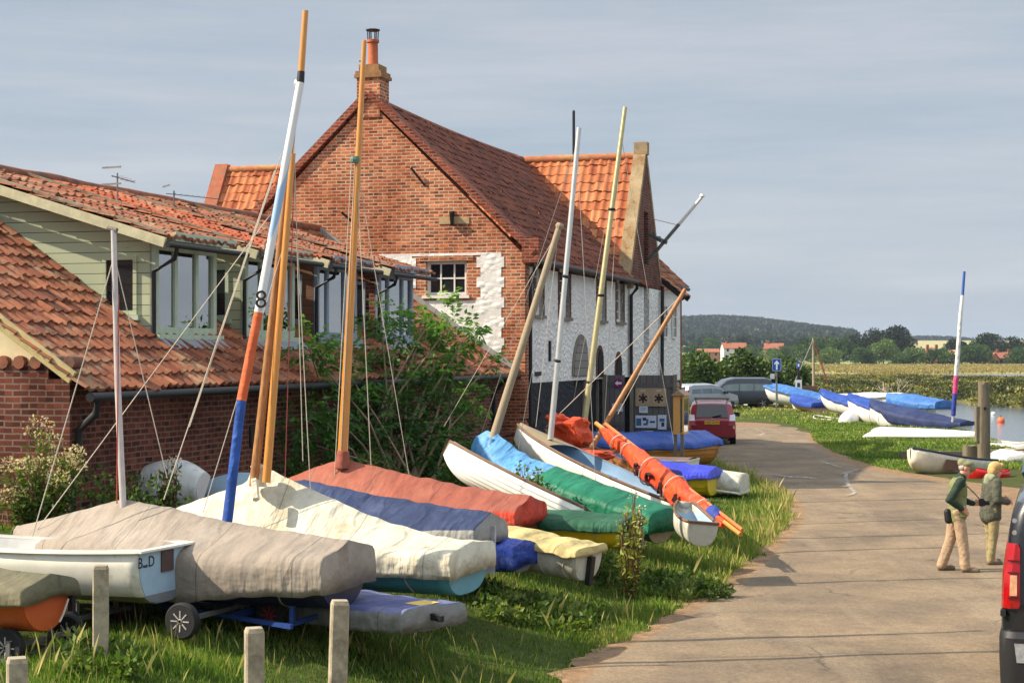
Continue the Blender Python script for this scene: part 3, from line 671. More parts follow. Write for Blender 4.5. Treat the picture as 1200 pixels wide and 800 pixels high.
mb = MB()
for cx in (-.22, .22):
    n = 28
    for i in range(n):
        a0, a1 = 2*PI*i/n, 2*PI*(i+1)/n; mb.prism([(cx+.155*math.cos(a0), -.015, .22+.155*math.sin(a0)), (cx+.155*math.cos(a1), -.015, .22+.155*math.sin(a1)), (cx+.165*math.cos(a1), -.015, .22+.165*math.sin(a1)), (cx+.165*math.cos(a0), -.015, .22+.165*math.sin(a0))], (0,.004,0))
mb.build('ring', mk('pale_ring_paint', C(200,180,150), .7), s)
MB().box(-.29,-.15,-.015,0,.42,.44).box(.15,.29,-.015,0,.42,.44).build('heading', mk('pale_text', C(220,206,180), .7), s)
def notice(label, x, z, w, h, blocks=(), back=PAPER):
    s = on_screen('notice', label, 'notice', x, z, 'notices pinned to the timber screen')
    MB().box(0, w, -.01, 0, 0, h).build('sheet', back, s)
    for k, (a, b, c2, d2) in enumerate(blocks): MB().box(a, b, -.014, -.0102, c2, d2).build('printed_block', INK if k % 2 == 0 else INKD, s)
notice('small white notice under the tan emblem board', 1.0, 1.57, .24, .18, [(.04,.2,.12,.13),(.04,.18,.08,.09)])
notice('wide pale blue poster with dark sketches below the small notice', .9, 1.16, .58, .34, [(.02,.16,.06,.26),(.2,.3,.2,.28),(.22,.34,.07,.13),(.4,.54,.14,.19),(.3,.36,.12,.24)])
notice('narrow upright blue-white poster beside the wide pale blue one', 1.52, 1.12, .24, .4, [(.05,.19,.22,.3),(.1,.18,.08,.2)])
notice('poster with a dark harbour picture and a white border, lowest on the screen', 1.1, .62, .3, .46, [(.05,.25,.06,.3),(.05,.25,.3,.4)])
notice('plain white notice fixed to the gate leaf under the round magenta sign', .24, 1.6, .3, .22, [(.05,.25,.15,.165),(.05,.22,.1,.115)])
s = on_screen('arrow_sign', 'round magenta sign with a white arrow pointing towards the black door', 'sign', .42, 2.38)
MB().lathe([(.13,0),(.13,.012)], (0,0,0), (0,-1,0), 24).build('disc', PURP, s)
MB().prism([(-.1,-.018,0),(-.02,-.018,.07),(-.02,-.018,.03),(.09,-.018,.03),(.09,-.018,-.03),(-.02,-.018,-.03),(-.02,-.018,-.07)], (0,.006,0)).build('arrow', SW, s)
# ---------------- low cottage range with dormers
O2 = GC+EY*.45
LB = thing('cottage_range', 'long low brick range with pantiled roof and four glazed dormers', 'building', frame(O2, UX, EY))
X0, SL, EV = -19.2, .68, 2.87
rz = lambda y: EV+SL*y
mb = MB(); cells(mb, X0, -.02, -.5, EV-.02, 0, .3, []); mb.build('front_wall', MT['brick_dark'], LB)
mb = MB(); cells(mb, .302, 9.4, -.5, 3.02, X0+.001, X0+.3, [], face='x'); mb.build('gable_wall', MT['brick_dark'], LB)
MB().prism([(X0+.06,.2,3.02),(X0+.06,9.2,3.02),(X0+.06,4.7,6.0)], (.2,0,0)).build('rendered_gable', mk('cream_render', C(222,206,166), .9, .12, 4), LB)
mb = MB()
for i in range(20): mb.lathe([(.085,0),(.085,.26)], (X0-.03+.0*i, .0+i*.235, 3.06), (1,0,0), 8)
mb.build('capping_tile', MT['ridge'], LB, smooth=60)
MB().beam((X0-.1, -.1, EV+.0), (X0-.1, 4.7, EV+.0+SL*4.8), .05, .16).build('bargeboard', mk('ochre_bargeboard', C(186,168,118), .8, .2, 6), LB)
YR = 4.7; lm = math.hypot(YR+.28, SL*(YR+.28))
pantile('roof', MT['tile'], LB, (X0-.16, -.28, rz(-.28)), (1,0,0), (0,1,SL), 19.12, lm, seed=5, tw=.235, th=.30, amp=.07, step=.035)
MB().prism([(X0-.1,YR,rz(YR)),(X0-.1,2*YR+.2,EV-.1),(X0-.1,2*YR+.2,EV-.25),(X0-.1,YR,rz(YR)-.15)], (19.0,0,0)).build('roof', MT['tile'], LB)
MB().beam((-.06, -.2, rz(-.2)+.14), (-.06, YR+.1, rz(YR+.1)+.14), .16, .1).build('flashing', mk('cement_flashing', C(150,148,142), .85, .2, 6), LB)
mb = MB(); mb.tube([(X0+i*.4, YR, rz(YR)+.1+.03*noise.noise(V(i*.3,0,1))) for i in range(49)], .11, 8); mb.build('ridge', MT['ridge'], LB, smooth=60)
mb = MB(); gutter(mb, (X0-.1,-.34,EV-.24), (-.1,-.34,EV-.2)); mb.tube([(X0+.1,-.34,EV-.27),(X0+.1,-.3,EV-.45),(X0+.1,-.07,EV-.65),(X0+.1,-.07,EV-1.0),(X0-.06,-.07,EV-1.15),(X0-.06,-.07,.1)], .05, 8)
mb.tube([(-1.2,-.34,EV-.24),(-1.2,-.07,EV-.6),(-1.2,-.07,.1)], .05, 8); mb.beam((-.5,-.1,EV-.2),(1.2,-.5,EV-.16),.08,.1); mb.build('gutter_and_downpipes', MT['black'], LB, smooth=50)
YD, DE, DS = .77, 4.9, .305
dz = lambda y: DE+DS*(y-YD)
spans = [(-15.65,-13.65,-16.0,-13.3,SAGE), (-12.6,-10.6,-12.88,-10.25,SAGE), (-9.6,-7.65,-9.88,-7.3,SLATE), (-6.45,-4.45,-6.75,-4.1,SLATE)]
for k, (a, b, ra, rb, fm) in enumerate(spans):
    D = bpy.data.objects.new('dormer', None); COL.objects.link(D); D.parent = LB
    # cheeks; the one nearer the camera carries a small window
    ye = (DE-DS*YD-EV)/(SL-DS)                      # where the dormer roof meets the main roof
    for x, nm in ((a, 'cheek'), (b-.06, 'cheek')):
        mb = MB(); zb = rz(YD); ww = (1.0, 1.56, 3.74, 4.6)
        hs = [ww] if x == a else []
        cells(mb, YD+.001, 1.75, 3.6, dz(YD)-.03, x, x+.06, hs, face='x')
        mb.prism([(x,YD+.001,zb-.2),(x,1.75,rz(1.75)-.2),(x,1.75,3.6),(x,YD+.001,3.6)], (.06,0,0))
        mb.prism([(x,YD+.001,dz(YD)-.03),(x,1.75,dz(YD)-.03),(x,1.75,dz(1.75)-.03)], (.06,0,0))
        mb.prism([(x,1.75,3.6),(x,ye,rz(ye)-.1),(x,ye,dz(ye)-.03),(x,1.75,dz(1.75)-.03)], (.06,0,0))
        ck = mb.build(nm, GREENB if k < 2 else (mk_boards('brown_boards', C(120,84,60), C(90,70,56), .155) if k == 2 else MT['brick_dark']), D)
        if x == a:
            w_ = window(D, Mx(x-.03, 1.56, 3.74), .56, .86, 1, 1, GREENB if k == 0 else fm, fr=.06, depth=.06)
            MB().box(x-.08, x, .95, 1.62, 3.66, 3.735).build('sill', fm, w_)
    # glazed front
    h = dz(YD)-.1-rz(YD)-.06; z0 = rz(YD)+.06; M = frame((a, YD-.06, z0), (1,0,0), (0,1,0)); w = b-a
    f = window(D, M, w, h, 3, 1, fm, GLASSR, fr=.11, bar=.085, depth=.09, mulls=[w*.34, w*.68] if k < 2 else [w*.28, w*.7],
               blind=[(.08, w*.30), (w*.74, w*.94)] if k == 0 else [(.1, w*.9)])
    MB().box(a-.06, b+.06, YD-.16, YD, z0-.07, z0).build('sill', fm, f)
    # opened casement on the first dormer
    mb = MB().box(a+.02, b-.02, YD-.1, YD+.05, z0+h, z0+h+.14)
    for i in range(7): x = a+.12+i*(w-.24)/6; mb.box(x-.04, x+.04, YD-.34, YD-.1, z0+h+.02, z0+h+.1)
    mb.box(a-.02, b+.02, YD-.4, YD-.34, z0+h+.0, z0+h+.13); mb.build('eaves_fascia', fm, D)
    MB().box(a+.05, b-.05, YD+1.5, YD+1.54, z0-.2, z0+h).build('room_back', mk('dim_room', C(96,92,84), .9), D)
    mb = MB().prism([(a-.05,YD-.18,z0-.07),(a-.05,YD-.34,rz(YD-.34)+.1),(a-.05,YD-.34,rz(YD-.34)+.08),(a-.05,YD-.05,z0-.12)], (w+.1,0,0)); mb.build('apron', LEAD, D)
    ln_ = math.hypot(YR-.36, DS*(YR-.36))
    pantile('dormer_roof', MT['tile'] if k != 1 else mk_tile('newer_pantile', [C(150,72,46), C(176,92,60), C(160,80,52)]), D, (ra, .36, dz(.36)+.03), (1,0,0), (0,1,DS), rb-ra, ln_, seed=11+k, th=.29, amp=.06)
    MB().beam((ra-.02, .36, dz(.36)-.02), (ra-.02, YR, dz(YR)-.02), .05, .14).build('bargeboard', mk('faded_bargeboard', C(190,184,150), .8, .2, 6), D)
    MB().beam((ra+.07, .4, dz(.4)+.12), (ra+.07, YR, dz(YR)+.12), .075, .04).build('verge_mortar', mk('grey_mortar', C(150,136,116), .9, .3, 6, .4, 30, col2=C(120,90,70), c2t=.52), D)
    mb = MB(); gutter(mb, (ra-.05, .3, dz(.3)-.03), (rb-.1, .3, dz(.3)-.03), .042); mb.tube([(a-.12,.3,dz(.3)-.06),(a-.12,.34,dz(.3)-.22),(a-.12,YD-.1,dz(.3)-.4),(a-.12,YD-.1,rz(YD))], .036, 8); mb.build('gutter', MT['black'], D, smooth=50)
for x, z in ((-13.9,1.9), (-5.2,1.75), (-16.6, 1.2)):
    mb = MB(); mb.box(x-.09, x+.09, -.03, .0, z-.16, z+.16); mb.tube([(x-.07,-.02,z-.16),(x-.07,-.02,z+.16)],.02,6); mb.tube([(x+.07,-.02,z-.16),(x+.07,-.02,z+.16)],.02,6); mb.build('wall_vent', MT['black'], LB)
def aerial(p, ang, L, label):
    a = thing('tv_aerial', label, 'aerial', Matrix.Translation(LB.matrix_world @ Vector(p)) @ Matrix.Rotation(ang, 4, 'Z'), 'television aerials on the low roof')
    MB().tube([(0,0,-.3),(0,0,.42)], .014, 6).build('pole', MT['galv'], a)
    mb = MB().beam((-.15,0,.36),(L,0,.3),.014,.014)
    n = int(L/.11)
    for i in range(n): x = i*.11; z = .36-.06*x/L; mb.beam((x,-.12,z),(x,.12,z),.008,.008)
    mb.beam((-.15,-.2,.5),(-.15,.2,.5),.012,.03); mb.beam((-.15,-.2,.22),(-.15,.2,.22),.012,.03); mb.build('antenna', MT['galv'], a)
aerial((-12.3, 3.2, dz(3.2)+.15), 1.1, .45, 'small television aerial on the tiles nearest the boarded gable end'); aerial((-9.5, 3.6, dz(3.6)+.0), .5, .9, 'long television aerial farther along the low roof, behind the masts')
# ------------------------------------------------------------------ boats
def KY(Y): return (H-float(np.interp(Y, [30, 40], [.6, 0])))/H      # the verge lies above the road: nearer and smaller than road level would give
P_road = P
def P(px, py, Y): return P_road(px, py, Y*KY(Y))
def hull_dims(t, L, B, D, tw, p, fb, rise, kr, bowr):
    b = B/2
    if t < .42: hb = b*(tw+(1-tw)*math.sin(t/.42*PI/2))
    else: hb = b*((1-fb)*max(0, 1-((t-.42)/.58)**p)**.72+fb)
    s = D+rise*t*t*t-.05*D*math.sin(PI*t)+.06*D*(1-t)**3
    k = kr*(1-t)**2
    if t > .7: k += bowr*(s)*((t-.7)/.3)**2.6
    return hb, s, k
class Boat:
    """a hull between a stern point and a bow point (both at the sheer); local x runs to the bow, z up, origin under the stern"""
    def __init__(s, name, label, cat, S, Bw, beam, depth, group=None, tw=.78, p=2.1, fb=0., rise=.1, kr=.05, bowr=.75, roll=0, e=2.3, n=30, planks=0, flare=.1, size=1.):
        x = (Bw-S); s.L = x.length/size; s.k = size; x = x.normalized(); y = V(0,0,1).cross(x).normalized(); z = x.cross(y)
        if roll: R = Matrix.Rotation(roll, 3, x); y = R @ y; z = R @ z
        s.M = frame(S-z*(depth*size), x, y) @ Matrix.Scale(size, 4); s.inv = s.M.inverted(); s.B, s.D = beam, depth
        s.a = (s.L, beam, depth, tw, p, fb, rise, kr, bowr); s.n, s.e, s.planks, s.flare, s.fb = n, e, planks, flare, fb
        s.root = thing(name, label, cat, s.M, group)
    def dim(s, t): return hull_dims(min(max(t,0),1), *s.a)
    def sec(s, t, off=0., x=None):
        hb, sh, k = s.dim(t); x = s.L*t if x is None else x; pts = []
        m = s.planks or 9
        def pt(q):                     # q 0 keel .. 1 sheer
            th = q*PI/2
            y = hb*(math.sin(th)**(2/s.e)); z = k+(sh-k)*(1-max(math.cos(th),0)**(2/s.e)) if s.e < 9 else 0
            y *= 1-s.flare*(1-q)*.5
            return y, z
        side = []
        for j in range(m):
            y0, z0 = pt(j/m); y1, z1 = pt((j+1)/m)
            if s.planks: side += [(y0+(.016 if j else 0), z0-(.008 if j else 0)), (y1, z1)]
            else:
                if j == 0: side.append((y0, z0))
                side.append((y1, z1))
        side = [(max(y+off, 0), z) for y, z in side]
        return [V(x, -y, z) for y, z in side[::-1]]+[V(x, y, z) for y, z in side[1:]]
    def hull(s, mat, transom=None, inner=None, mat2=None, wl=.45, stripe=None):
        ts = [i/s.n for i in range(s.n+1)]; ts[-1] = .998 if not s.fb else 1
        secs = [s.sec(t) for t in ts]; m = len(secs[0])-1
        mats = [mat]+([mat2] if mat2 else [])
        def mf(i, j):
            if not mat2: return 0
            q = abs((j+.5)/m*2-1); return 1 if q < wl else 0
        mb = MB().loft(secs, mfun=mf)
        if s.fb: mb.add(secs[-1], [tuple(range(len(secs[-1])))])
        o = mb.build('hull', mats, s.root, smooth=0 if s.planks else 35)
        if s.planks:
            o.data.polygons.foreach_set('use_smooth', np.ones(len(o.data.polygons), bool)); o.data.set_sharp_from_angle(angle=math.radians(14))
        so_ = o.modifiers.new('thickness', 'SOLIDIFY'); so_.thickness = .022; so_.offset = 0
        if inner:
            so_.material_offset = 0
            ins = MB().loft([[V(p.x, p.y*.955, p.z+.02+.02*(1-abs(p.y)/(s.B/2))) for p in s.sec(t)] for t in ts[:-1]]); io = ins.build('inside', inner, s.root, smooth=35)
        tr = s.sec(0, x=-.012); tb = MB().prism(tr, (.03,0,0)); s.tr = tb.build('transom', transom or mat, s.root)
        return o
    def rails(s, mat, r=.028, h=.0, name='gunwale'):
        for sg in (-1, 1):
            pts = []
            for i in range(s.n+1):
                t = i/s.n; hb, sh, k = s.dim(min(t, .995)); pts.append(V(s.L*t, sg*hb, sh+h))
            mb = MB(); mb.tube(pts, r, 6); mb.build(name, mat, s.root, smooth=60)
        hb, sh, k = s.dim(0); MB().beam((0,-hb,sh+h),(0,hb,sh+h), .05, r*1.6).build('transom_cap', mat, s.root)
    def thwarts(s, mat, ts=(.28,.55), z=.66):
        for t in ts:
            hb, sh, k = s.dim(t); MB().box(s.L*t-.1, s.L*t+.1, -hb*.93, hb*.93, sh*z, sh*z+.025).build('thwart', mat, s.root)
    def cover(s, mat, ridge, drop=.18, t0=-.012, t1=1.01, skirt=None, seed=0, wr=.02, flap=True, name='cover', skirtq=.0, n=70, ease=1., ladder=None, belly=0.):
        """cloth over a ridge given as [(t, height above the sheer)], hem hanging drop below the sheer"""
        rt, rh = zip(*ridge); R = 9; secs = []; so = V(seed*7.3, seed*2.1, 0)
        dr = drop if hasattr(drop, '__len__') else [(0, drop), (1, drop)]
        dt, dh = zip(*dr)
        for i in range(n+1):
            t = t0+(t1-t0)*i/n; hb, sh, k = s.dim(t); hb += .075; sh += .035
            r = float(np.interp(t, rt, rh)); d = float(np.interp(t, dt, dh))
            x = s.L*t; pts = []
            hang = [(hb+.014-.04*f*d/.3+.05*noise.noise(V(x*2.6, 3, seed))*f, sh-.03-d*f) for f in (1, .75, .5, .25)]
            hang[0] = (hang[0][0]+.012, hang[0][1]+.025*noise.noise(V(x*1.7, 9, seed)))
            top = []
            for q in range(R):
                f = q/(R-1); y = hb*(1-f)+0*f; z = sh+.012+r*(f**ease)-(belly*math.sin(PI*f)*r)+.0*f
                top.append((max(y, .004 if q == R-1 else 0), z))
            side = hang+top
            for _ in range(2): side = [side[0]]+[tuple(.25*side[i-1][c_]+.5*side[i][c_]+.25*side[i+1][c_] for c_ in (0,1)) for i in range(1, len(side)-1)]+[side[-1]]
            pts = [V(x, -y, z) for y, z in side]+[V(x, y, z) for y, z in side[::-1][1:]]
            secs.append(pts)
        if flap:
            def end(sec, x, d, t):
                hb, sh, k = s.dim(t); out = []
                for p in sec: out.append(V(x, p.y*.985, min(p.z, sh-d+.02*noise.noise(V(p.y*4, seed, 1)))))
                return out
            mid = lambda sec, x, f, d, t: [V(x, p.y, min(p.z, s.dim(t)[1]-d*f)) for p in sec]
            x0 = s.L*t0
            d0 = dh[0]
            pre = [end(secs[0], x0-.035, d0, max(t0,0)), mid(secs[0], x0-.03, .5, d0, max(t0,0)), [V(x0-.018, p.y, p.z-.004) for p in secs[0]]]
            secs = pre+secs
        nh = 4; N = len(secs[0])
        mb = MB().loft([[p+V(0, wr*.6*noise.noise(p*2.3+so), wr*noise.noise(p*1.7+so)+wr*.7*noise.noise(V(p.x*5, p.y*2, seed))) for p in sec] for sec in secs],
                       mfun=(lambda i, j: 1 if (min(j, N-2-j) < nh or (flap and i < 2)) else 0) if skirt else None)
        o = mb.build(name, [mat]+([skirt] if skirt else []), s.root, smooth=80)
        m = o.modifiers.new('thickness', 'SOLIDIFY'); m.thickness = .006; m.offset = 1
        for t in (.12, .37, .62, .84):
            if not t0 < t < t1-.05: continue
            hb, sh, k = s.dim(t); d = float(np.interp(t, dt, dh)); sec = s.sec(t, .012); pts = [p for p in sec if p.z < sh-d*.85]
            if len(pts) > 3: MB().tube([V(p.x+.02*math.sin(i), p.y, p.z-.004) for i, p in enumerate(pts)], .009, 5).build('tie_rope', MT['rope'], s.root)
        return o
    def w(s, p): return s.inv @ p
    def spar(s, p, q, r0, r1, mat, name='mast', n=10, parent=None, bend=0.):
        p, q = s.w(p), s.w(q); pts = []; K = 9
        for i in range(K): f = i/(K-1); pts.append(p.lerp(q, f)+V(1,.3,0)*(bend*math.sin(PI*f)))
        return MB().tube(pts, [r0+(r1-r0)*i/(K-1) for i in range(K)], n).build(name, mat, parent or s.root, smooth=50)
    def line(s, p, q, r=.008, mat=None, name='shroud', sag=0.):
        p, q = s.w(p), s.w(q); pts = [p.lerp(q, i/6)+V(0,0,-sag*math.sin(PI*i/6)) for i in range(7)]
        return MB().tube(pts, r, 5).build(name, mat or MT['wire'], s.root)
def wheels(boat, pts, r, hub, wid=.1, axle=True):
    """wheels of the trolley under a boat; pts are world points of the hub centres, axle runs along the first two"""
    root = boat.root; ax = None
    P_ = [boat.w(p) for p in pts]; ax = (P_[1]-P_[0]).normalized()
    if axle: MB().beam(P_[0], P_[1], .05, .05).build('axle', MT['galv'], root)
    for p in P_:
        tr = [(r*.62,-wid/2),(r*.9,-wid/2),(r,-wid*.28),(r,wid*.28),(r*.9,wid/2),(r*.62,wid/2)]
        w_ = bpy.data.objects.new('trolley_wheel', None); COL.objects.link(w_); w_.parent = root
        MB().lathe(tr, p, ax, 26).build('tyre', MT['rubber'], w_, smooth=35)
        mb = MB().lathe([(r*.6,-wid*.36),(r*.63,-wid*.5),(r*.56,-wid*.44),(r*.2,-wid*.36),(r*.12,-wid*.56),(.02,-wid*.58),(.02,wid*.58),(r*.12,wid*.56),(r*.2,wid*.36),(r*.56,wid*.44),(r*.63,wid*.5),(r*.6,wid*.36)], p, ax, 24)
        a, b = basis(ax)
        for k in range(8):
            d = a*math.cos(k*PI/4)+b*math.sin(k*PI/4)
            for sg in (-1, 1): mb.beam(p+d*r*.18+ax*(sg*wid*.42), p+d*r*.57+ax*(sg*wid*.47), .014, .02, up=ax)
        mb.build('hub', hub, w_)
def trolley(boat, x0, x1, w, z, mat):
    mb = MB(); mb.beam((x0,-w/2,z),(x1,-.05,z+.05),.05,.05).beam((x0,w/2,z),(x1,.05,z+.05),.05,.05).beam((x0+.1,-w/2,z),(x0+.1,w/2,z),.05,.05).beam((x0+.9,-w*.3,z+.03),(x0+.9,w*.3,z+.03),.05,.08)
    mb.beam((x0+.1,-w*.35,z),(x0+.1,-w*.35,z+.2),.05,.05).beam((x0+.1,w*.35,z),(x0+.1,w*.35,z+.2),.05,.05)
    return mb.build('trolley_frame', mat, boat.root)
AX = V(-.93, .365, 0).normalized(); AP = V(.365, .93, 0).normalized()
VB = Boat
class Boat(VB):
    def __init__(s, name, label, cat, S, Bw, beam, depth, group=None, **kw):
        k = float(np.interp(S.y, [24.3, 40], [.81, 1.])); kw.setdefault('size', k)
        if kw.pop('along', None): Bw = S+(Bw-S)*k
        VB.__init__(s, name, label, cat, S, Bw, beam, depth, group, **kw)
gel = lambda n, c, v=.12: mk(n, c, .35, v, 2.5, spec=.5, col2=tuple(x*.72 for x in c[:3])+(1,), c2s=3, c2t=.66)
GEL_W = mk('aged_white_gelcoat', C(226,222,206), .4, .1, 3, col2=C(168,160,128), c2s=2.4, c2t=.66); GEL_BL = mk('pale_blue_transom', C(160,186,206), .45, .1, 4)
ALGAE = mk('algae_stained_gelcoat', C(150,148,116), .6, .3, 4, col2=C(104,104,70), c2t=.5); NAVY = gel('navy_gelcoat', C(32,36,66)); DGREY = mk('grey_antifouling', C(120,124,126), .6, .15, 5)
GRPS = 'dinghies parked on the grass verge'
# B1 white open dinghy
S1 = P_road(192, 644, 15.6)
b = Boat('white_dinghy', 'white open dinghy with pale blue lettered transom beside the concrete post', 'dinghy', S1, S1+(AX*4.1+V(0,0,.02))*KY(S1.y/.81 if S1.y < 24.3 else S1.y*1.03), 1.2, .6, GRPS, tw=.84, rise=.06, e=3.0, kr=.02)
b.hull(GEL_W, GEL_BL, mk('white_dinghy_inside', C(200,200,196), .6), ALGAE, .46)
for sg in (-1, 1):
    pts = [[V(b.L*i/30, sg*(b.dim(min(i/30,.99))[0]+dy), b.dim(min(i/30,.99))[1]+dz_) for dy, dz_ in ((-.03,.0),(.045,.005),(.05,-.02),(-.03,-.015))] for i in range(31)]
    MB().loft(pts, closed=True, cap0=True, cap1=True).build('gunwale', GEL_W, b.root, smooth=30)
hb, sh, k = b.dim(0); MB().box(-.07,.03,-hb-.05,hb+.05,sh-.018,sh+.006).build('transom_rim', GEL_W, b.root)
tm = b.tr; MB().prism([(-.02,-hb*.86,.13),(-.02,-hb*.6,.055),(-.02,0,.02),(-.02,hb*.6,.055),(-.02,hb*.86,.13)], (.004,0,0)).build('keel_patch', DGREY, tm)
MB().box(-.03,-.013,-.16,.08,.36,.595).build('outboard_pad', mk('brown_pad', C(86,66,62), .7, .2, 9), tm); MB().lathe([(.07,0),(.07,.006)], (-.013,-.42,.3), (-1,0,0), 20).lathe([(.055,.006),(.055,.01)], (-.013,-.42,.3), (-1,0,0), 20).build('hatch_ring', mk('hatch_grey', C(150,172,190), .5), tm)
INKB = mk('black_letter', C(24,26,32), .6, .05)
for s_, y, z, sz in (('B',.49,.5,.17), ('AND',.39,.46,.045), ('D',.27,.5,.17)):
    text(s_, sz, INKB, frame((-.0155, y, z), (0,-1,0), (0,0,1)), tm)
wheels(b, [b.M @ V(.95,.55,-.2), b.M @ V(.95,-.6,-.2)], .2, MT['wheel_red'])
trolley(b, .8, 3.2, 1.1, -.18, MT['galv'])
# B0 orange hull with olive cover
S0 = P_road(54, 692, 14.5)
OR = gel('orange_gelcoat', C(198,92,44)); OLIVE = mk_cloth('olive_canvas', C(104,100,78), C(136,128,96), .8)
b = Boat('orange_dinghy', 'orange dinghy under an olive canvas cover, cut by the picture edge', 'dinghy', S0, S0+(AX*3.2)*KY(S0.y/.81 if S0.y < 24.3 else S0.y*1.03), 1.15, .46, GRPS, tw=.72, e=2.2); b.hull(OR)
b.cover(OLIVE, [(0,.1),(.3,.2),(.7,.15),(1,.05)], .12, seed=1, wr=.04); b.line(b.M @ V(-.06,-.3,.34), b.M @ V(-.08,-.12,.12), .012, MT['rope'], 'lashing', .02)
MB().box(-.07,-.01,-.42,-.36,.2,.36).build('rudder_fitting', MT['iron'], b.root)
wheels(b, [b.M @ V(.25,.3,-.1), b.M @ V(.25,-.75,-.1)], .2, MT['wheel_pale']); trolley(b, .1, 2.4, 1, -.22, MT['galv'])
# B2 taupe covered dinghy with a silver mast
TAUPE = mk_cloth('taupe_cover', C(150,138,124), C(166,156,142), .8, fade=.12, wr=.35); SLAT = mk_cloth('cover_shadow_grey', C(84,86,92), None, .8, fade=.1)  # second grey, unused, is the tone of the shadow below the cover
S2 = P(402,655,19.6)
b = Boat('covered_dinghy', 'large navy dinghy under a taupe grey cover with a short silver mast', 'dinghy', S2, S2+(AX*4.5+V(0,0,.06))*KY(S2.y/.81 if S2.y < 24.3 else S2.y*1.03), 1.55, .6, GRPS, tw=.8, e=2.4, rise=.05); b.hull(NAVY)
b.cover(TAUPE, [(-.02,.13),(.1,.2),(.35,.33),(.64,.52),(.68,.5),(1,.05)], [(0,.36),(.2,.4),(.36,.5),(1,.5)], seed=2, wr=.025, belly=.12, n=110)
bt = b.w(P(147,592,20.6)); mtop = b.w(P(133,270,20.7)); bt.z -= .5
m = MB().tube([bt, bt.lerp(mtop,.5)+V(.02,0,0), mtop], [.042,.04,.034], 10).build('mast', mk('pinkish_alloy', C(200,191,187), .42, .12, 8, metal=.3), b.root, smooth=50)
MB().tube([mtop+V(-.05,0,0), mtop+V(.08,0,.03)], .03, 8).build('masthead', MT['timber_grey'], m)
for q in ((168,430),(300,398)): pass
b.line(P(139,345,20.7), P(137,590,20.3), .008, mk('red_halyard', C(170,74,50), .8), 'halyard'); b.line(P(134,300,20.7), P(38,628,20.2), .007, MT['rope']); b.line(P(134,300,20.7), P(196,560,21.2), .006, MT['rope'])
mb = MB(); hb, sh, k = b.dim(0); mb.box(-.075,-.045,-.34,-.06,sh+.02,sh+.09); mb.build('tiller_stock', MT['varnish'], b.root)
mb = MB().tube([bt+V(0,-.05,.5), bt+V(0,-.06,.3), bt+V(.03,-.05,.28)], [.05,.04,.045], 8); mb.build('mast_lashing', mk('purple_cord', C(84,50,150), .8), b.root, smooth=60)
wheels(b, [P(214,727,18.85)+V(0,0,.0), P(214,727,18.85)+AP*1.17], .205, MT['wheel_pale'], .11); wheels(b, [P(318,720,19.9), P(318,720,19.9)+AP*.73], .19, MT['wheel_red'], .11); trolley(b, .3, 2.6, 1.3, -.1, MT['blue_steel'])
# hidden blue covered dinghy carrying the tall sleeved mast
BLUEC = mk_cloth('blue_cover', C(52,66,120), C(74,88,136), .75); S3 = P_road(357, 657, 17.0)
b = Boat('blue_dinghy', 'blue covered dinghy whose tall mast wears a blue, orange and white sleeve', 'dinghy', S3, S3+(AX*3.6)*KY(S3.y/.81 if S3.y < 24.3 else S3.y*1.03), 1.2, .5, GRPS); b.hull(gel('royal_blue_gelcoat', C(40,70,140)))
b.cover(BLUEC, [(0,.1),(.3,.35),(.5,.5),(.8,.52),(1,.2)], .2, seed=3)
Yb, Yt = 20.9, 21.4
seg = [((264,630),(283,469),.066,'sleeve',mk_cloth('blue_sleeve', C(46,84,160), None, .7)), ((283,469),(303,366),.062,'sleeve',mk_cloth('orange_sleeve', C(214,104,62), None, .7)), ((303,366),(352,97),.055,'sleeve',None), ((352,97),(353,84),.05,'collar',MT['black']), ((353,84),(358,13),.042,'topmast',MT['varnish'])]
t = NT('white_blue_sleeve'); c = t.co('Object'); s_ = t.n('SeparateXYZ'); t.l(c, s_.inputs[0])
u_ = t.math('ADD', t.math('MULTIPLY', s_.outputs[2], .8), t.math('MULTIPLY', s_.outputs[1], 2.6)); t.set('Base Color', t.mix(t.ramp(t.math('FRACT', u_), (.66, 0.), (.69, 1.), (.95, 1.), (.98, 0.)), C(222,222,220), C(150,182,214))); t.set('Roughness', .6)
SPIRAL = t.mat
mast = None
yy = lambda py: Yb+(Yt-Yb)*(630-py)/615
for (a, c_, r, nm, m_) in seg:
    o = b.spar(P(*a, yy(a[1])), P(*c_, yy(c_[1])), r, r*.9, m_ or SPIRAL, 'mast' if mast is None else nm, 14, mast); mast = mast or o
p8 = P(307,352,yy(352)); d8 = (P(313,320,yy(320))-P(301,384,yy(384)))
text('8', .25, INKB, b.inv @ frame(p8+V(-.0,-.064,0), (1,0,.0), d8), mast, ext=.004)
b.line(P(330,180,21.4), P(222,500,21.2), .006, MT['rope']); b.line(P(322,200,21.4), P(192,585,21.3), .007, MT['rope']); b.line(P(318,250,21.4), P(40,625,20.9), .006, MT['rope'])
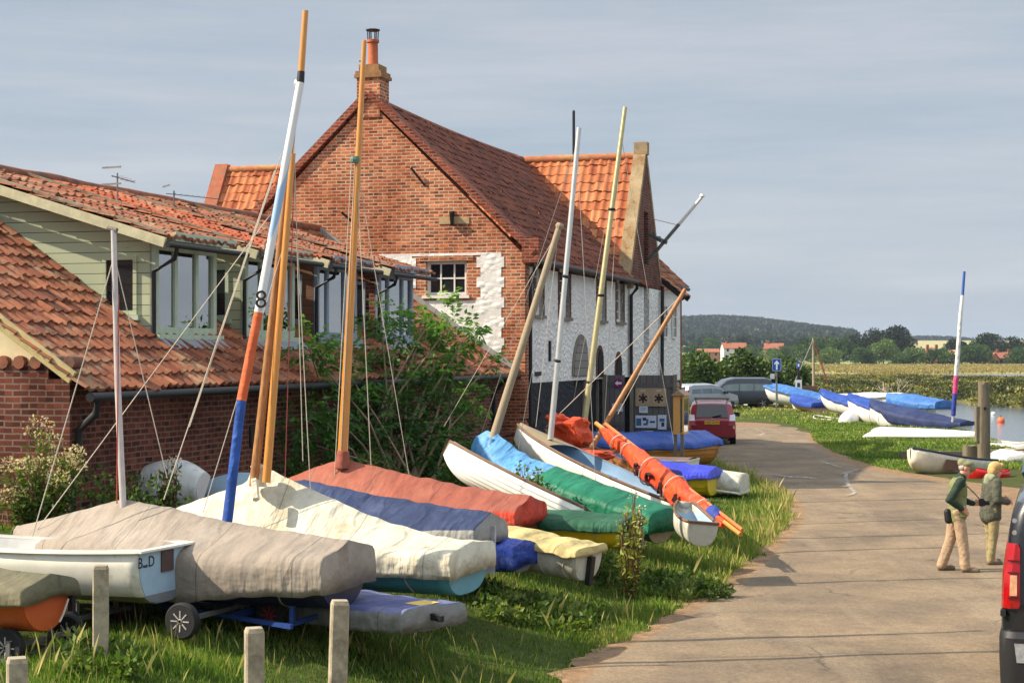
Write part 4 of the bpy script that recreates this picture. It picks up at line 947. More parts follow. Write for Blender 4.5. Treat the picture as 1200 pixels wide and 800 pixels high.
# B3 cream covered dinghy, turquoise hull
CREAM = mk_cloth('cream_canvas', C(204,198,176), C(164,150,114), .8, fade=.15, wr=.55, c2t=.62); TURQ = gel('turquoise_paint', C(84,158,180)); S4 = P(548,646,21.9)
b = Boat('cream_dinghy', 'turquoise dinghy under a stained cream canvas cover, two varnished spars rising from it', 'dinghy', S4, S4+(AX*4.6+V(0,0,.08))*KY(S4.y/.81 if S4.y < 24.3 else S4.y*1.03), 1.6, .58, GRPS, tw=.86, e=3); b.hull(TURQ)
b.cover(CREAM, [(-.02,.05),(.1,.1),(.3,.34),(.62,.86),(.66,.86),(.72,.66),(1,.1)], [(0,.3),(1,.34)], seed=4, wr=.022, n=110, belly=.22)
mp_ = b.w(P(300,558,22.7)); MB().prism([mp_+V(-.55,-.62,-.62), mp_+V(-.75,-.66,-.66), mp_+V(-.66,-.52,-.42)], (.02,-.05,.01)).build('vent_flap', CREAM, b.root)
mb = MB(); mb.lathe([(.14,-.15),(.1,0),(.085,.05),(.11,.1),(.07,.14)], b.w(P(302,556,22.7)), b.w(P(345,180,22.9))-b.w(P(302,556,22.7)), 12); mb.build('cover_collar', CREAM, b.root, smooth=60)
sp1 = b.spar(P(297,570,22.6), P(349,100,22.9), .062, .036, MT['worn_varnish'], 'mast', 12); b.spar(P(312,565,22.55), P(343,180,22.8), .058, .04, MT['varnish'], 'gaff', 12)
MB().lathe([(.05,-.06),(.06,0),(.05,.04)], b.w(P(349.5,98,22.9)), V(0,0,1), 10).build('masthead', MT['alloy'], sp1)
b.line(P(345,190,22.8), P(334,560,22.7), .007, mk('red_white_halyard', C(180,90,84), .8), 'halyard'); b.line(P(345,170,22.8), P(355,540,23.0), .006, MT['rope'], 'halyard')
b.line(P(344,250,22.8), P(238,600,22.3), .006, MT['rope']); b.line(P(343,180,22.8), P(364,575,22.9), .006, MT['rope'], 'halyard'); b.line(P(298,562,22.5), P(300,585,22.3), .05, CREAM, 'lashing')
# B5 blue and grey cover over varnished planks
FBLUE = mk_cloth('faded_blue_cover', C(48,60,92), C(80,90,122), .75, fade=.2); FGREY = mk_cloth('faded_grey_canvas', C(150,148,140), C(112,116,128), .8); S5 = P(570,622,24.4)
b = Boat('varnished_dinghy', 'varnished plank dinghy under a faded blue and grey cover behind the cream one', 'dinghy', S5, S5+(AX*4.2+V(0,0,.12))*KY(S5.y/.81 if S5.y < 24.3 else S5.y*1.03), 1.45, .58, GRPS, planks=7); b.hull(MT['mahogany'])
b.cover(FBLUE, [(-.02,.18),(.3,.32),(.7,.5),(1,.2)], [(0,.2),(1,.3)], skirt=FGREY, seed=5, wr=.035)
hb, sh, k = b.dim(0); MB().box(-.14,-.02,-.03,.03,-.02,sh+.05).build('rudder', mk('clear_wrap', C(170,170,176), .3, .2, 9), b.root)
# B4 red-orange cover, varnished hull and mast
RUST = mk_cloth('faded_red_cover', C(150,84,66), C(164,104,84), .75, fade=.14, wr=.35); RED2 = mk_cloth('orange_red_skirt', C(200,66,42), C(180,84,62), .75); S6 = P(617,600,27.0)
b = Boat('red_covered_dinghy', 'varnished dinghy under a faded red cover, with a thick varnished mast', 'dinghy', S6, S6+(AX*4.5+V(0,0,.12))*KY(S6.y/.81 if S6.y < 24.3 else S6.y*1.03), 1.6, .62, GRPS, planks=8, tw=.82); b.hull(MT['mahogany'])
b.cover(RUST, [(-.02,.16),(.3,.34),(.7,.62),(.74,.6),(1,.1)], [(0,.22),(1,.2)], skirt=RED2, seed=6, wr=.03, belly=.1, n=90)
hb, sh, k = b.dim(0); cv = MB().lathe([(.1,0),(.1,.012)], (-.06,0,sh-.02), (-1,0,0), 18); cv.build('cover_badge', mk('pale_blue_badge', C(120,160,200), .6), b.root)
mm = b.spar(P(400,560,28.1), P(427,48,28.5), .088, .04, MT['varnish'], 'mast', 14); b.spar(P(401,548,28.05), P(402,528,28.05), .13, .1, RUST, 'mast_boot', 12)
MB().lathe([(.07,-.05),(.08,0),(.07,.05)], b.w(P(416,187,28.35)), V(0,0,1), 10).build('cleat_band', mk('verdigris', C(96,130,116), .7), mm); MB().beam(b.w(P(421,72,28.5)), b.w(P(425,72,28.5)), .02, .02).build('crosspin', MT['iron'], mm)
for x0, x1 in ((416,398),(418,437),(412,392)): b.line(P(x0,190,28.35), P(x1,560 if x1 != 437 else 590,28.0), .007, MT['rope'], 'halyard')
b.line(P(418,190,28.35), P(480,560,28.8), .006, MT['rope'])
# B6 flat covered boat in front
MUD = mk_cloth('muddy_grey_canvas', C(126,126,122), C(96,96,90), .8); PBLUE = mk_cloth('worn_blue_top', C(78,86,132), C(128,130,148), .75); S7 = P(505,716,19.6)
b = Boat('flat_dinghy', 'low flat dinghy lying in the grass under a worn blue and grey cover', 'dinghy', S7, P(330,693,21.2), 1.15, .26, GRPS, tw=.84, p=3, fb=.35, rise=.02, bowr=.3); b.hull(DGREY)
b.cover(PBLUE, [(-.02,.02),(.5,.05),(1,.04)], [(0,.2),(1,.2)], skirt=MUD, seed=7, wr=.025)
hb, sh, k = b.dim(.05); MB().prism([(.06,-.22,sh+.06),(.06,.12,sh+.06),(.3,.12,sh+.065),(.3,-.22,sh+.065)], (0,0,.006)).build('yellow_patch', mk('yellow_label', C(206,172,70), .6, .15, 8), b.root)
MB().beam((-.22,.05,.2),(-.02,.05,.22),.06,.07).build('rudder_stock', MT['black'], b.root)
# B7 small blue tarpaulin boat
TARP = mk_cloth('blue_tarpaulin', C(58,84,176), C(150,164,204), .45, wr=.8, c2t=.66, c2s=2.6); S8 = P(612,646,24.7)
b = Boat('small_tender', 'small tender wrapped in a crumpled blue tarpaulin below the red covered dinghy', 'tender', S8, S8+V(-.9,.75,.1), .85, .34, GRPS, fb=.4); b.hull(DGREY)
b.cover(TARP, [(-.02,.1),(.5,.14),(1,.06)], .26, seed=8, wr=.07)
# B8 cream tender
GELC = mk('pale_grey_gelcoat', C(196,194,178), .45, .15, 3, col2=C(150,146,124)); CANV = mk_cloth('sand_canvas', C(196,178,122), C(168,150,104), .8); S9 = P(690,646,24.9)
b = Boat('cream_tender', 'pale grey tender with a sagging sand coloured cover under the red dinghy stern', 'tender', S9, P(596,624,25.7), .85, .46, GRPS, fb=.45, tw=.85, e=3.2, rise=.02); b.hull(GELC)
b.cover(CANV, [(-.02,.02),(.3,.06),(.5,.0),(.7,.06),(1,.04)], .07, seed=9, wr=.05)
MB().box(-.1,-.02,-.05,.05,-.02,.4).build('rudder_blade', MT['black'], b.root)
# B9 yellow with a green cover
YEL = gel('yellow_gelcoat', C(232,200,36)); DGRN = mk_cloth('dark_green_cover', C(34,84,58), C(56,104,80), .7); S10 = P(738,613,27.6)
b = Boat('yellow_dinghy', 'yellow dinghy with a dark green cover on the verge', 'dinghy', S10, S10+(AX*3.1+V(0,0,.12))*KY(S10.y/.81 if S10.y < 24.3 else S10.y*1.03), 1.3, .44, GRPS, fb=.3, tw=.86, e=2.8); b.hull(YEL, transom=mk_wood('rotten_pale_transom', C(150,142,128), C(196,190,176), .9))
b.cover(DGRN, [(-.02,.06),(.5,.1),(1,.05)], .12, seed=10, wr=.03); MB().box(-.1,-.02,-.5,-.3,.0,.3).box(-.14,-.03,-.1,.2,.02,.12).build('transom_block', MT['timber_grey'], b.root)
# B10 white clinker
WPL = mk('white_clinker_paint', C(232,230,220), .5, .1, 4, col2=C(190,186,170), c2t=.68)
S11 = P(692,603,29.0)
b = Boat('clinker_dinghy', 'white clinker rowing boat with its pointed bow raised against the bush', 'rowing boat', S11, P(527,520,30.1), 1.2, .5, GRPS, planks=9, tw=.8, rise=.04, bowr=.55, p=2.0, roll=.32, kr=.03); b.hull(WPL, inner=mk('grey_inside', C(150,146,136), .7))
b.rails(MT['rail'], .03); b.thwarts(MT['rail'], (.25,.5,.75)); MB().tube([V(b.L*.998,0,.3), V(b.L*1.003,0,.56)], .03, 6).build('stem', MT['rail'], b.root)
b.line(b.M @ V(b.L*.82,-.3,.56), b.M @ V(b.L*.78,-.5,.12), .008, MT['black'], 'lashing'); MB().box(b.L*.46,b.L*.62,-.72,-.69,.3,.36).build('rubbing_strip', MT['iron'], b.root)
# B11 light blue cover forward, emerald tarp aft
LBL = mk_cloth('sky_blue_tarpaulin', C(92,152,200), C(140,176,200), .5, wr=.6, c2t=.64); EMER = mk_cloth('emerald_cover', C(16,108,78), C(40,128,98), .55, wr=.5); S12 = P(778,604,30.2)
b = Boat('green_covered_dinghy', 'dinghy under a sky blue tarpaulin forward and an emerald cover aft, old grey mast', 'dinghy', S12, P(556,530,31.8), 1.2, .55, GRPS, tw=.8); b.hull(mk('dark_green_hull', C(36,70,62), .5), transom=mk_wood('bare_transom', C(130,116,96), C(170,156,132), .8))
b.cover(EMER, [(-.02,.07),(.3,.16),(.56,.22),(.6,.0)], [(0,.3),(1,.26)], t1=.6, seed=11, wr=.03); b.cover(LBL, [(.5,.14),(.7,.18),(.9,.4),(.95,.34),(1.02,.12)], .22, t0=.56, t1=1.01, seed=12, wr=.05, flap=False)
mm = b.spar(P(574,526,31.6), P(656,264,32.0), .085, .06, MT['old_spar'], 'mast', 12); MB().lathe([(.075,-.05),(.09,.0),(.07,.05)], b.w(P(656,265,32.0)), b.w(P(656,264,32.0))-b.w(P(574,522,31.6)), 10).build('masthead', MT['old_spar'], mm)
MB().lathe([(.2,-.1),(.12,.05),(.1,.12)], b.w(P(575,520,31.6)), V(0,0,1), 10).build('mast_boot', LBL, b.root, smooth=60)
b.line(P(652,275,32), P(604,545,31.6), .006, MT['rope']); b.line(P(652,275,32), P(520,500,32.4), .006, MT['rope']); b.line(P(654,275,32), P(628,500,31.9), .006, MT['rope'])
# B12 white hull, blue-grey inside
BGI = mk('blue_grey_inside', C(116,150,178), .55, .15, 3); S13 = P(806,592,32.0)
b = Boat('white_sailing_dinghy', 'white dinghy with a blue-grey interior and bare aluminium mast, bow raised high', 'dinghy', S13, P(607,500,33.5), 1.3, .58, GRPS, tw=.78, rise=.05, bowr=.5, roll=.1, e=2.8); b.hull(mk('white_dinghy_paint', C(230,226,214), .45, .1, 4, col2=C(186,178,158), c2t=.68), transom=mk_wood('dark_transom', C(64,60,56), C(122,110,94), .8), inner=BGI)
b.rails(MT['rail'], .032); b.thwarts(BGI, (.3,.5), .6)
def deck(b, mat, t0, t1, z=0.012, name='foredeck', up=.05):
    return MB().loft([[V(b.L*t, y*b.dim(t)[0]*.98, b.dim(t)[1]+z+up*(1-y*y)) for y in np.linspace(-1, 1, 7)] for t in np.linspace(t0, t1, 10)]).build(name, mat, b.root, smooth=60)
deck(b, mk_wood('faded_foredeck', C(132,116,86), C(168,150,116), .7, (.5,4,4), 8), .72, .99); deck(b, LBL, 0, .08, .03, 'stern_tarp')
mm = b.spar(P(645,515,33.1), P(678.5,150,33.4), .06, .048, MT['alloy'], 'mast', 12)
for q in ((560,520,33.2),(700,600,32.0)): b.line(P(676,170,33.4), P(*q), .006, MT['wire'])
for f in (.25,.52): p_ = b.w(P(645,515,33.1)).lerp(b.w(P(678.5,150,33.4)), f); MB().lathe([(.064,-.03),(.07,0),(.064,.03)], p_, V(0,0,1), 10).build('mast_band', MT['black'], mm)
# B18 little tender with a blue inside by the road edge
S14 = P(824,614,28.6)
b = Boat('grey_tender', 'short white tender with pale blue inside at the road edge of the verge', 'tender', S14, P(802,594,29.8), .6, .42, GRPS, fb=.4, tw=.85, e=3, roll=.1); b.hull(GELC, inner=GEL_BL); b.rails(MT['rail'], .03); b.thwarts(GEL_BL, (.4,), .7)
# B13 varnished boat with leaning mast and furled orange sail
S15 = P(800,584,34.0)
b = Boat('wooden_dinghy', 'varnished wooden dinghy with leaning wooden mast and orange tarpaulin over its bow', 'dinghy', S15, P(640,506,35.4), 1.2, .52, GRPS, tw=.78, rise=.05, bowr=.5, planks=7); b.hull(MT['worn_varnish'], inner=MT['worn_varnish']); b.rails(MT['rail'], .034); b.thwarts(MT['worn_varnish'], (.3,.55), .65)
ORT = mk_cloth('orange_tarpaulin', C(222,82,40), C(204,64,34), .55, wr=.9, c2t=.56)
def lump(boat, c, sx, sy, sz, mat, name, seed, rot=0):
    c = boat.w(c); mb = MB(); n = 14; secs = []
    for i in range(n+1):
        t = PI*i/n; row = []
        for j in range(20):
            a = 2*PI*j/20; v = V(math.cos(a)*max(math.sin(t),.02), math.sin(a)*max(math.sin(t),.02), math.cos(t)); v = V(*(abs(q)**.6*(1 if q > 0 else -1) for q in v))
            d = 1+.35*noise.noise(v*1.6+V(seed,0,0))+.18*noise.noise(v*4+V(seed,3,0)); v = Matrix.Rotation(rot, 3, 'Y') @ V(v.x*sx*d, v.y*sy*d, v.z*sz*d); row.append(c+v)
        secs.append(row)
    return mb.loft(secs, closed=True).build(name, mat, boat.root, smooth=50)
lump(b, P(668,508,35.4), .42, .34, .3, ORT, 'bow_bag', 2, .4); lump(b, P(690,532,34.6), .55, .35, .1, ORT, 'bow_cloth', 5, .3); lump(b, P(652,492,35.6), .2, .2, .14, ORT, 'bow_knot', 8)
mm = b.spar(P(684,540,34.6), P(803,339,35.2), .06, .045, MT['worn_varnish'], 'mast', 12); b.line(P(800,345,35.2), P(640,500,36.0), .009, MT['rope']); b.line(P(800,345,35.2), P(724,485,35), .007, MT['rope'])
# aluminium mast of the boat behind
# furled orange sail and its spars
FS0, FS1 = P(704,500,33.9), P(868,626,30.2)
sr = thing('furled_sail', 'long bundle of orange lettered sail lashed to wooden spars, slanting down to the grass', 'sail', Matrix.Translation(FS0) @ Matrix.Scale(.86, 4)); dv = (FS1-FS0)/.86; a_, b_ = basis(dv)
secs = []
for i in range(61):
    f = i/60; r = float(np.interp(f, [0,.1,.2,.35,.6,.75,.8,.86,.9], [.05,.17,.13,.26,.27,.22,.1,.12,.08])); row = []
    if f > .9: continue
    for j in range(22):
        an = 2*PI*j/22; rr_ = r*(1+.3*noise.noise(V(f*14, math.cos(an)*1.5, math.sin(an)*1.5))+.12*noise.noise(V(f*40, an, 2))); row.append(dv*f+a_*(rr_*.7*math.cos(an))+b_*(rr_*math.sin(an)*.95)+V(0,0,-r*.45))
    secs.append(row)
MB().loft(secs, closed=True, cap0=True, cap1=True).build('sailcloth', ORT, sr, smooth=50)
MB().tube([dv*-.04, dv*1.0], [.045,.04], 10).build('spar', MT['varnish'], sr, smooth=50); MB().tube([dv*.0+V(.1,0,.06), dv*.99+V(.05,-.05,.06)], [.035,.03], 10).build('yard', mk_wood('orange_spar', C(200,92,40), C(222,130,70), .5, (6,6,.5)), sr, smooth=50)
lump_c = dv*.84
mb = MB().lathe([(.07,-.2),(.14,-.1),(.12,.1),(.07,.2)], lump_c, dv, 12); mb.build('blue_wrap', mk_cloth('blue_wrap', C(50,70,150), None, .7), sr, smooth=60)
for i, (f, rr_) in enumerate(((.14,.18),(.22,.17),(.4,.29),(.58,.3),(.76,.21))):
    mb = MB(); ring = [dv*(f+.012*math.sin(k*PI/8))+a_*(rr_*.76*math.cos(k*PI/8))+b_*(rr_*1.02*math.sin(k*PI/8))+V(0,0,-rr_*.4) for k in range(17)]; mb.tube(ring, .014, 5, cap=False); mb.build('lashing', MT['rope'], sr)
for s_, f in (('S',.38),('C',.47),('A',.56),('4',.66)):
    r = .27; nm_ = dv.cross(V(0,-.35,1)).normalized(); pos = dv*f+nm_*(r*.86)+V(0,0,-r*.4); text(s_, .36, mk('dark_sail_letter', C(60,24,20), .7), frame(pos, dv, V(0,-.35,1)), sr, ext=.03)
# golden mast: its boat behind the wooden one
S16 = P(830,556,36.6)
b = Boat('low_dinghy', 'small cream dinghy with gold aluminium mast behind the wooden dinghy', 'dinghy', S16+V(-1.0,0,.0), P(640,520,38.6), 1.3, .46, GRPS, tw=.8, bowr=.5); b.hull(GELC, inner=mk('cream_inside', C(200,196,184), .6)); b.rails(MT['worn_varnish'], .03); b.cover(mk_cloth('purple_blue_cover', C(62,66,150), C(90,94,160), .6), [(0,.08),(.5,.1),(.6,.0)], .1, t1=.55, seed=21)
mm = b.spar(P(680,530,37.5), P(732.5,126,38.0), .075, .05, MT['alloy_gold'], 'mast', 12)
for f in (.2,.45,.7): p_ = b.w(P(680,530,37.5)).lerp(b.w(P(732.5,126,38.0)), f); MB().lathe([(.075,-.03),(.085,0),(.075,.03)], p_, V(0,0,1), 10).build('mast_band', MT['iron'], mm)
b.line(P(728,160,38), P(672,470,37.6), .006, MT['wire']); b.line(P(728,160,38), P(790,520,37.0), .006, MT['wire']); b.line(P(726,180,38), P(708,500,37.6), .006, MT['rope'], 'halyard')
# B15 yellow, blue tarp
S17 = P(836,556,38.6)
b = Boat('yellow_rowing_boat', 'yellow clinker rowing boat under a bright blue tarpaulin near the road', 'rowing boat', S17, S17+(AX*3.2+V(0,0,.14))*KY(S17.y/.81 if S17.y < 24.3 else S17.y*1.03), 1.35, .52, GRPS, planks=6, tw=.84); b.hull(YEL, transom=YEL); b.cover(mk_cloth('bright_blue_tarpaulin', C(50,62,190), C(80,92,200), .5), [(-.02,.12),(.5,.2),(1,.1)], .1, seed=22, wr=.04); b.line(b.M @ V(.7,-.66,.6), b.M @ V(.85,-.45,.02), .03, MT['black'], 'strap')
# B16 upturned tender
S18 = P(872,562,38.9)
b = Boat('upturned_tender', 'pale ribbed upturned tender poking out beside the yellow rowing boat', 'tender', S18+V(0,0,-.25), S18+AX*2.1+V(0,0,-.12), 1.05, .44, GRPS, fb=.6, tw=.9, e=3.4, roll=PI, rise=0); b.M = b.root.matrix_world
b.hull(mk('dirty_white_gelcoat', C(206,204,190), .45, .12, 3, col2=C(160,156,136)), inner=GELC); b.rails(GEL_W, .03)
# B17 pinkish board boat
S19 = P(812,540,41.8)
b = Boat('pink_deck_dinghy', 'white dinghy with a faded pink deck between blue covered boats', 'dinghy', S19, S19+(AX*3.4+V(0,0,.1))*KY(S19.y/.81 if S19.y < 24.3 else S19.y*1.03), 1.3, .4, GRPS, tw=.85); b.hull(GEL_W); deck(b, mk('faded_pink_deck', C(200,150,130), .6, .15, 4), 0, .99); b.rails(GEL_W, .03)
# B14 varnished with blue tarp
S20 = P(824,517,47.2)
b = Boat('blue_covered_boat', 'varnished clinker boat with blue tarpaulin and red stern beside the display case', 'boat', S20, P(676,520,44.3), 1.5, .66, GRPS, planks=7, tw=.8, rise=.08); b.hull(MT['varnish'], transom=mk('red_stern', C(170,30,36), .45), mat2=mk('red_bottom', C(150,30,34), .5), wl=.3); b.cover(mk_cloth('mid_blue_tarpaulin', C(62,96,180), C(96,124,190), .5), [(-.02,.2),(.5,.26),(1,.2)], .14, seed=23, wr=.04); b.rails(MT['varnish'], .03, -.18, 'rubbing_strake')
# upturned white hulls by the brick wall
def upturned(name, label, px0, px1, py, Y, beam, depth, mat, tilt=-.35, up=0):
    a, c = P_road(px0, py, Y), P_road(px1, py-3, Y+.35)
    b = VB(name, label, 'dinghy', a, c, beam, depth, 'upturned hulls by the brick wall', tw=.55, p=2, fb=.0, rise=.0, roll=PI+tilt, bowr=.3, kr=.1); b.hull(mat); return b
upturned('upturned_dinghy', 'grey-white upturned dinghy leaning on the dark brick wall', 240, 158, 574, 22.9, .8, .34, mk('chalky_grey_hull', C(206,208,204), .6, .12, 3, col2=C(160,160,150)), -1.0)
upturned('upturned_dinghy', 'pale blue upturned hull between the grey-white one and the sleeved mast', 322, 236, 580, 24.0, .7, .2, mk('chalky_blue_hull', C(150,176,192), .6, .12, 3), -.8)
# ------------------------------------------------------------------ boats along the creek side
P = P_road; Boat = VB
GR2 = 'boats drawn up along the creek side'
RB = mk_cloth('royal_blue_cover', C(34,68,150), C(60,96,170), .6, wr=.4); NB = mk_cloth('navy_cover', C(40,52,92), C(54,70,110), .65, wr=.3); SB = mk_cloth('mid_blue_sheet', C(60,110,176), C(90,140,190), .5, wr=.6)
PALE = mk('clean_white_gelcoat', C(232,230,224), .35, .08, 3, col2=C(196,190,176), c2t=.68)
def on_ground(b, label='trestle'):
    """props that carry a hull whose keel stands above the ground"""
    for t in (.2, .62):
        p = b.M @ V(b.L*t, 0, 0); z = ZT(p.x, p.y); hb, sh, k = b.dim(t); q = b.M @ V(b.L*t, 0, k)
        if q.z-z > .06:
            lo = b.inv @ V(q.x, q.y, z-.03); MB().beam(lo, b.inv @ (q+V(0,0,.02)), .14, .3, up=V(1,0,0)).build('chock', MT['timber_grey'], b.root)
def creek(name, label, S, Bw, beam, depth, hull, cover=None, ridge=None, drop=.15, inner=None, rails=None, cat='dinghy', **kw):
    b = Boat(name, label, cat, S, Bw, beam, depth, GR2, **kw); b.hull(hull, inner=inner)
    if cover: b.cover(cover, ridge or [(0,.08),(.5,.2),(1,.06)], drop, seed=hash(label) % 97 if False else len(label), wr=.03)
    if rails: b.rails(rails, .03)
    if not kw.get('roll'): on_ground(b)
    return b
creek('covered_rowing_boat', 'white rowing boat with blue cover beside the one-way sign', P(975,468,99), P(884,450,101.5), 1.7, .85, PALE, SB, [(0,.15),(.6,.3),(1,.12)], .12, cat='rowing boat', planks=0).line(P(899,463,99.6), P(897,474,99.6), .03, MT['black'], 'strap')
b = creek('white_tender', 'small white tender on a jumble of white fenders by the road sign', P(934,471,98), P(968,463,99), 1.3, .6, PALE, inner=GELC, rails=GEL_W, cat='tender', fb=.4)
creek('folded_tarpaulin_boat', 'low white dinghy with a royal blue sheet and pink bottom', P(962,474,92), P(930,465,95), 1.4, .55, mk('faded_pink_bottom', C(206,160,150), .5, .15, 3), RB, None, .2)
b = creek('long_launch', 'long white launch with outboard motor behind the blue covered boats', P(1056,464,97), P(925,466,101), 1.9, .85, PALE, mk_cloth('white_cover', C(210,206,206), C(180,176,186), .6), [(0,.1),(.3,.22),(1,.1)], .06, cat='launch', tw=.88)
ob = b.inv @ P(1068,468,96.5)
mb = MB(); mb.box(ob.x-.25, ob.x+.1, -.2, .2, ob.z-.1, ob.z+.35).box(ob.x-.1, ob.x+.05, -.08, .08, ob.z-.8, ob.z-.1).tube([ob+V(0,0,.1), ob+V(.5,.05,.2)], .03, 8); mb.v = [tuple(v) for v in mb.v]; mb.build('outboard_motor', mk('grey_motor', C(70,74,84), .4, .2, 5), b.root)
b = creek('gig_boat', 'white boat with dark blue cover whose bow overhangs the grass', P(1040,481,85), P(962,461,88.5), 1.5, .75, PALE, RB, [(0,.12),(.6,.2),(1,.1)], .1, cat='rowing boat')
b = creek('blue_sheeted_dinghy', 'dinghy under a light blue sheet behind the navy covered boat', P(1106,473,82), P(1040,466,85), 1.6, .75, PALE, SB, [(0,.1),(.5,.3),(1,.1)], .3)
b = creek('blue_white_boat', 'white boat with royal blue cover and raised bow, next to the mast with pink sleeve', P(1096,490,76), P(994,468,79.5), 1.7, .95, PALE, RB, [(0,.1),(.5,.24),(1,.16)], [(0,.3),(.4,.25),(.6,.1),(1,.08)], cat='sailing boat')
b = creek('navy_covered_boat', 'boat under a navy cover, mast sleeved in blue, pink and white', P(1132,497,71.5), P(1020,477,74.5), 1.75, .85, PALE, NB, [(0,.06),(.5,.28),(1,.2)], [(0,.1),(.2,.42),(.7,.42),(.8,.12),(1,.1)], cat='sailing boat', tw=.7)
mast = None; ym = 71.2
for (a, c_, r, m_) in (((1115,508),(1117,487),.06,MT['alloy']), ((1117,487),(1119,461),.1,mk_cloth('blue_purple_sleeve', C(56,70,150), C(170,60,110), .7, c2s=3, c2t=.66)), ((1119,461),(1120.5,440),.1,mk_cloth('pink_sleeve', C(214,76,130), None, .7)), ((1120.5,440),(1126,365),.09,mk_cloth('white_sleeve', C(224,222,216), C(180,176,170), .7)), ((1126,365),(1128,346),.075,FRAMEW), ((1128,346),(1130,318),.06,mk('blue_masthead', C(60,96,170), .5))):
    o = b.spar(P(*a, ym), P(*c_, ym), r, r*.95, m_, 'mast' if mast is None else 'sleeve', 12, mast); mast = mast or o
b = creek('upturned_canoe', 'long white upturned canoe on the grass, half in the shadow of the granary', P(1152,514,62.5)+V(0,0,.05), P(1011,515,64.0)+V(0,0,.05), .85, .4, PALE, cat='canoe', roll=PI, tw=.06, rise=-.05, bowr=.92, kr=.22, p=1.5)
b = creek('grey_board', 'pale grey sailboard lying behind the white canoe', P(1075,505,66), P(1020,504,67), .7, .14, mk('pale_lilac_board', C(190,184,194), .5, .1, 3), cat='sailboard', fb=.0, tw=.4, roll=PI)
b = creek('upturned_pram', 'white upturned pram dinghy propped on edge by the road verge', P(1000,488,79), P(988,497,77.5), .8, .4, PALE, roll=PI-.9, fb=.5)
NAVI = mk('navy_inside', C(58,66,90), .6, .2, 4)
b = creek('open_white_dinghy', 'open white dinghy with navy inside on the gravel by the old timber post', P(1150,539,47.6), P(1067,529,45.6), 1.35, .58, mk('cream_white_paint', C(226,220,196), .5, .15, 4, col2=C(170,150,110), c2t=.66), inner=NAVI, rails=mk('navy_rail', C(44,50,74), .5), tw=.8, bowr=.5, p=2.6)
b.thwarts(NAVI); hb, sh, k = b.dim(.68); MB().prism([(b.L*.6,hb*1.02,.2),(b.L*.76,hb*.93,.2),(b.L*.76,hb*.98,.46),(b.L*.6,hb*1.07,.46)], (0,.02,0)).build('side_board', mk('brown_board', C(120,92,74), .8, .2, 6), b.root)
b = creek('red_canoe', 'bright red open canoe behind the walking couple', P(1182,552,45.0), P(1128,550,44.4), .9, .4, gel('bright_red', C(214,32,30), .08), cat='canoe', tw=.15, inner=mk('dark_red_inside', C(130,24,24), .6)); 
b = creek('shore_dinghy', 'white low dinghy lying at the water edge beyond the red canoe', P(1160,518,60), P(1212,521,58), 1.3, .5, PALE, inner=GELC, rails=GEL_W)
b = creek('shore_tender', 'white tender with grey cover at the water edge behind the van', P(1200,538,50.5), P(1172,533,52), 1.3, .5, PALE, mk_cloth('grey_sheet', C(196,194,190), None, .7), None, .1, cat='tender')
b = creek('shore_skiff', 'pale skiff nearest the timber post on the creek edge', P(1162,526,55), P(1204,530,53), 1.2, .4, mk('ivory_hull', C(224,214,190), .5), inner=GELC, rails=MT['rail'], cat='skiff')
b = creek('mud_yacht', 'brown wooden yacht with bare mast aground behind the verge', P(919,454,112), P(957,453,114), 1.6, .6, mk_wood('brown_hull', C(96,70,44), C(140,108,72), .6), cat='sailing boat', rails=MT['rail'], inner=MT['rail'])
mm = b.spar(P(953.5,452,112.8), P(953,396,113), .1, .07, MT['old_spar'], 'mast'); b.line(P(953,398,113), P(970,449,113.5), .05, mk('red_forestay', C(150,84,70), .7), 'forestay'); b.line(P(953,398,113), P(930,450,112), .03, MT['wire'])
b = creek('grey_dinghy', 'blue-grey dinghy partly hidden at the foot of the white boats', P(985,492,82), P(956,489,84), 1.2, .4, NAVY, inner=NAVI, rails=GEL_W)
# white fenders and torn sheet heap
hp = thing('torn_sheet', 'torn white plastic sheet heaped under the blue and white rowing boat', 'plastic sheet', Matrix.Translation(V(*P(886,475,104)[:2], 0)))
def blob(c, sx, sy, sz, seed, n=12, mb=None):
    secs = []
    for i in range(n+1):
        t = PI*i/n; row = []
        for j in range(18):
            a = 2*PI*j/18; v = V(math.cos(a)*max(math.sin(t),.02), math.sin(a)*max(math.sin(t),.02), math.cos(t)); d = 1+.4*noise.noise(v*2+V(seed,0,0)); row.append(Vector(c)+V(v.x*sx*d, v.y*sy*d, v.z*sz*d))
        secs.append(row)
    return (mb or MB()).loft(secs, closed=True)
mb = blob((-.9,0,.5), .8, .5, .5, 1); blob((.3,-.6,.25), 1.1, .5, .32, 4, mb=mb); mb.build('sheet', mk('white_plastic', C(226,222,210), .5), hp, smooth=60)
# rotten post, stump and kerb beam by the creek
TP = mk_wood('driftwood_post', C(86,78,64), C(134,122,100), .95, (4,4,.3), 10, 0, 1.)
def rough_post(name, label, x, y, w, h, seed, cat='post'):
    z0 = ZT(x, y)-.2; r = thing(name, label, cat, V(x, y, z0))
    secs = []
    for i in range(15):
        z = (h+.2)*i/14; k = 1-.12*i/14; secs.append([V(math.copysign(abs(math.cos(a))**.5,math.cos(a))*w/2*k*(1+.12*noise.noise(V(a,z*.8,seed))), math.copysign(abs(math.sin(a))**.5,math.sin(a))*w/2*k*(1+.12*noise.noise(V(a+4,z*.8,seed))), z+(.12*noise.noise(V(a*1.5,1,seed)) if i == 14 else 0)) for a in np.linspace(0, 2*PI, 20, endpoint=False)])
    MB().loft(secs, closed=True, cap0=True, cap1=True).build('trunk', TP, r, smooth=40); return r
pp = P(1153,545,48.8); r = rough_post('mooring_post', 'tall weathered timber mooring post between the white dinghy and the creek', pp.x, pp.y, .34, 2.38, 3)
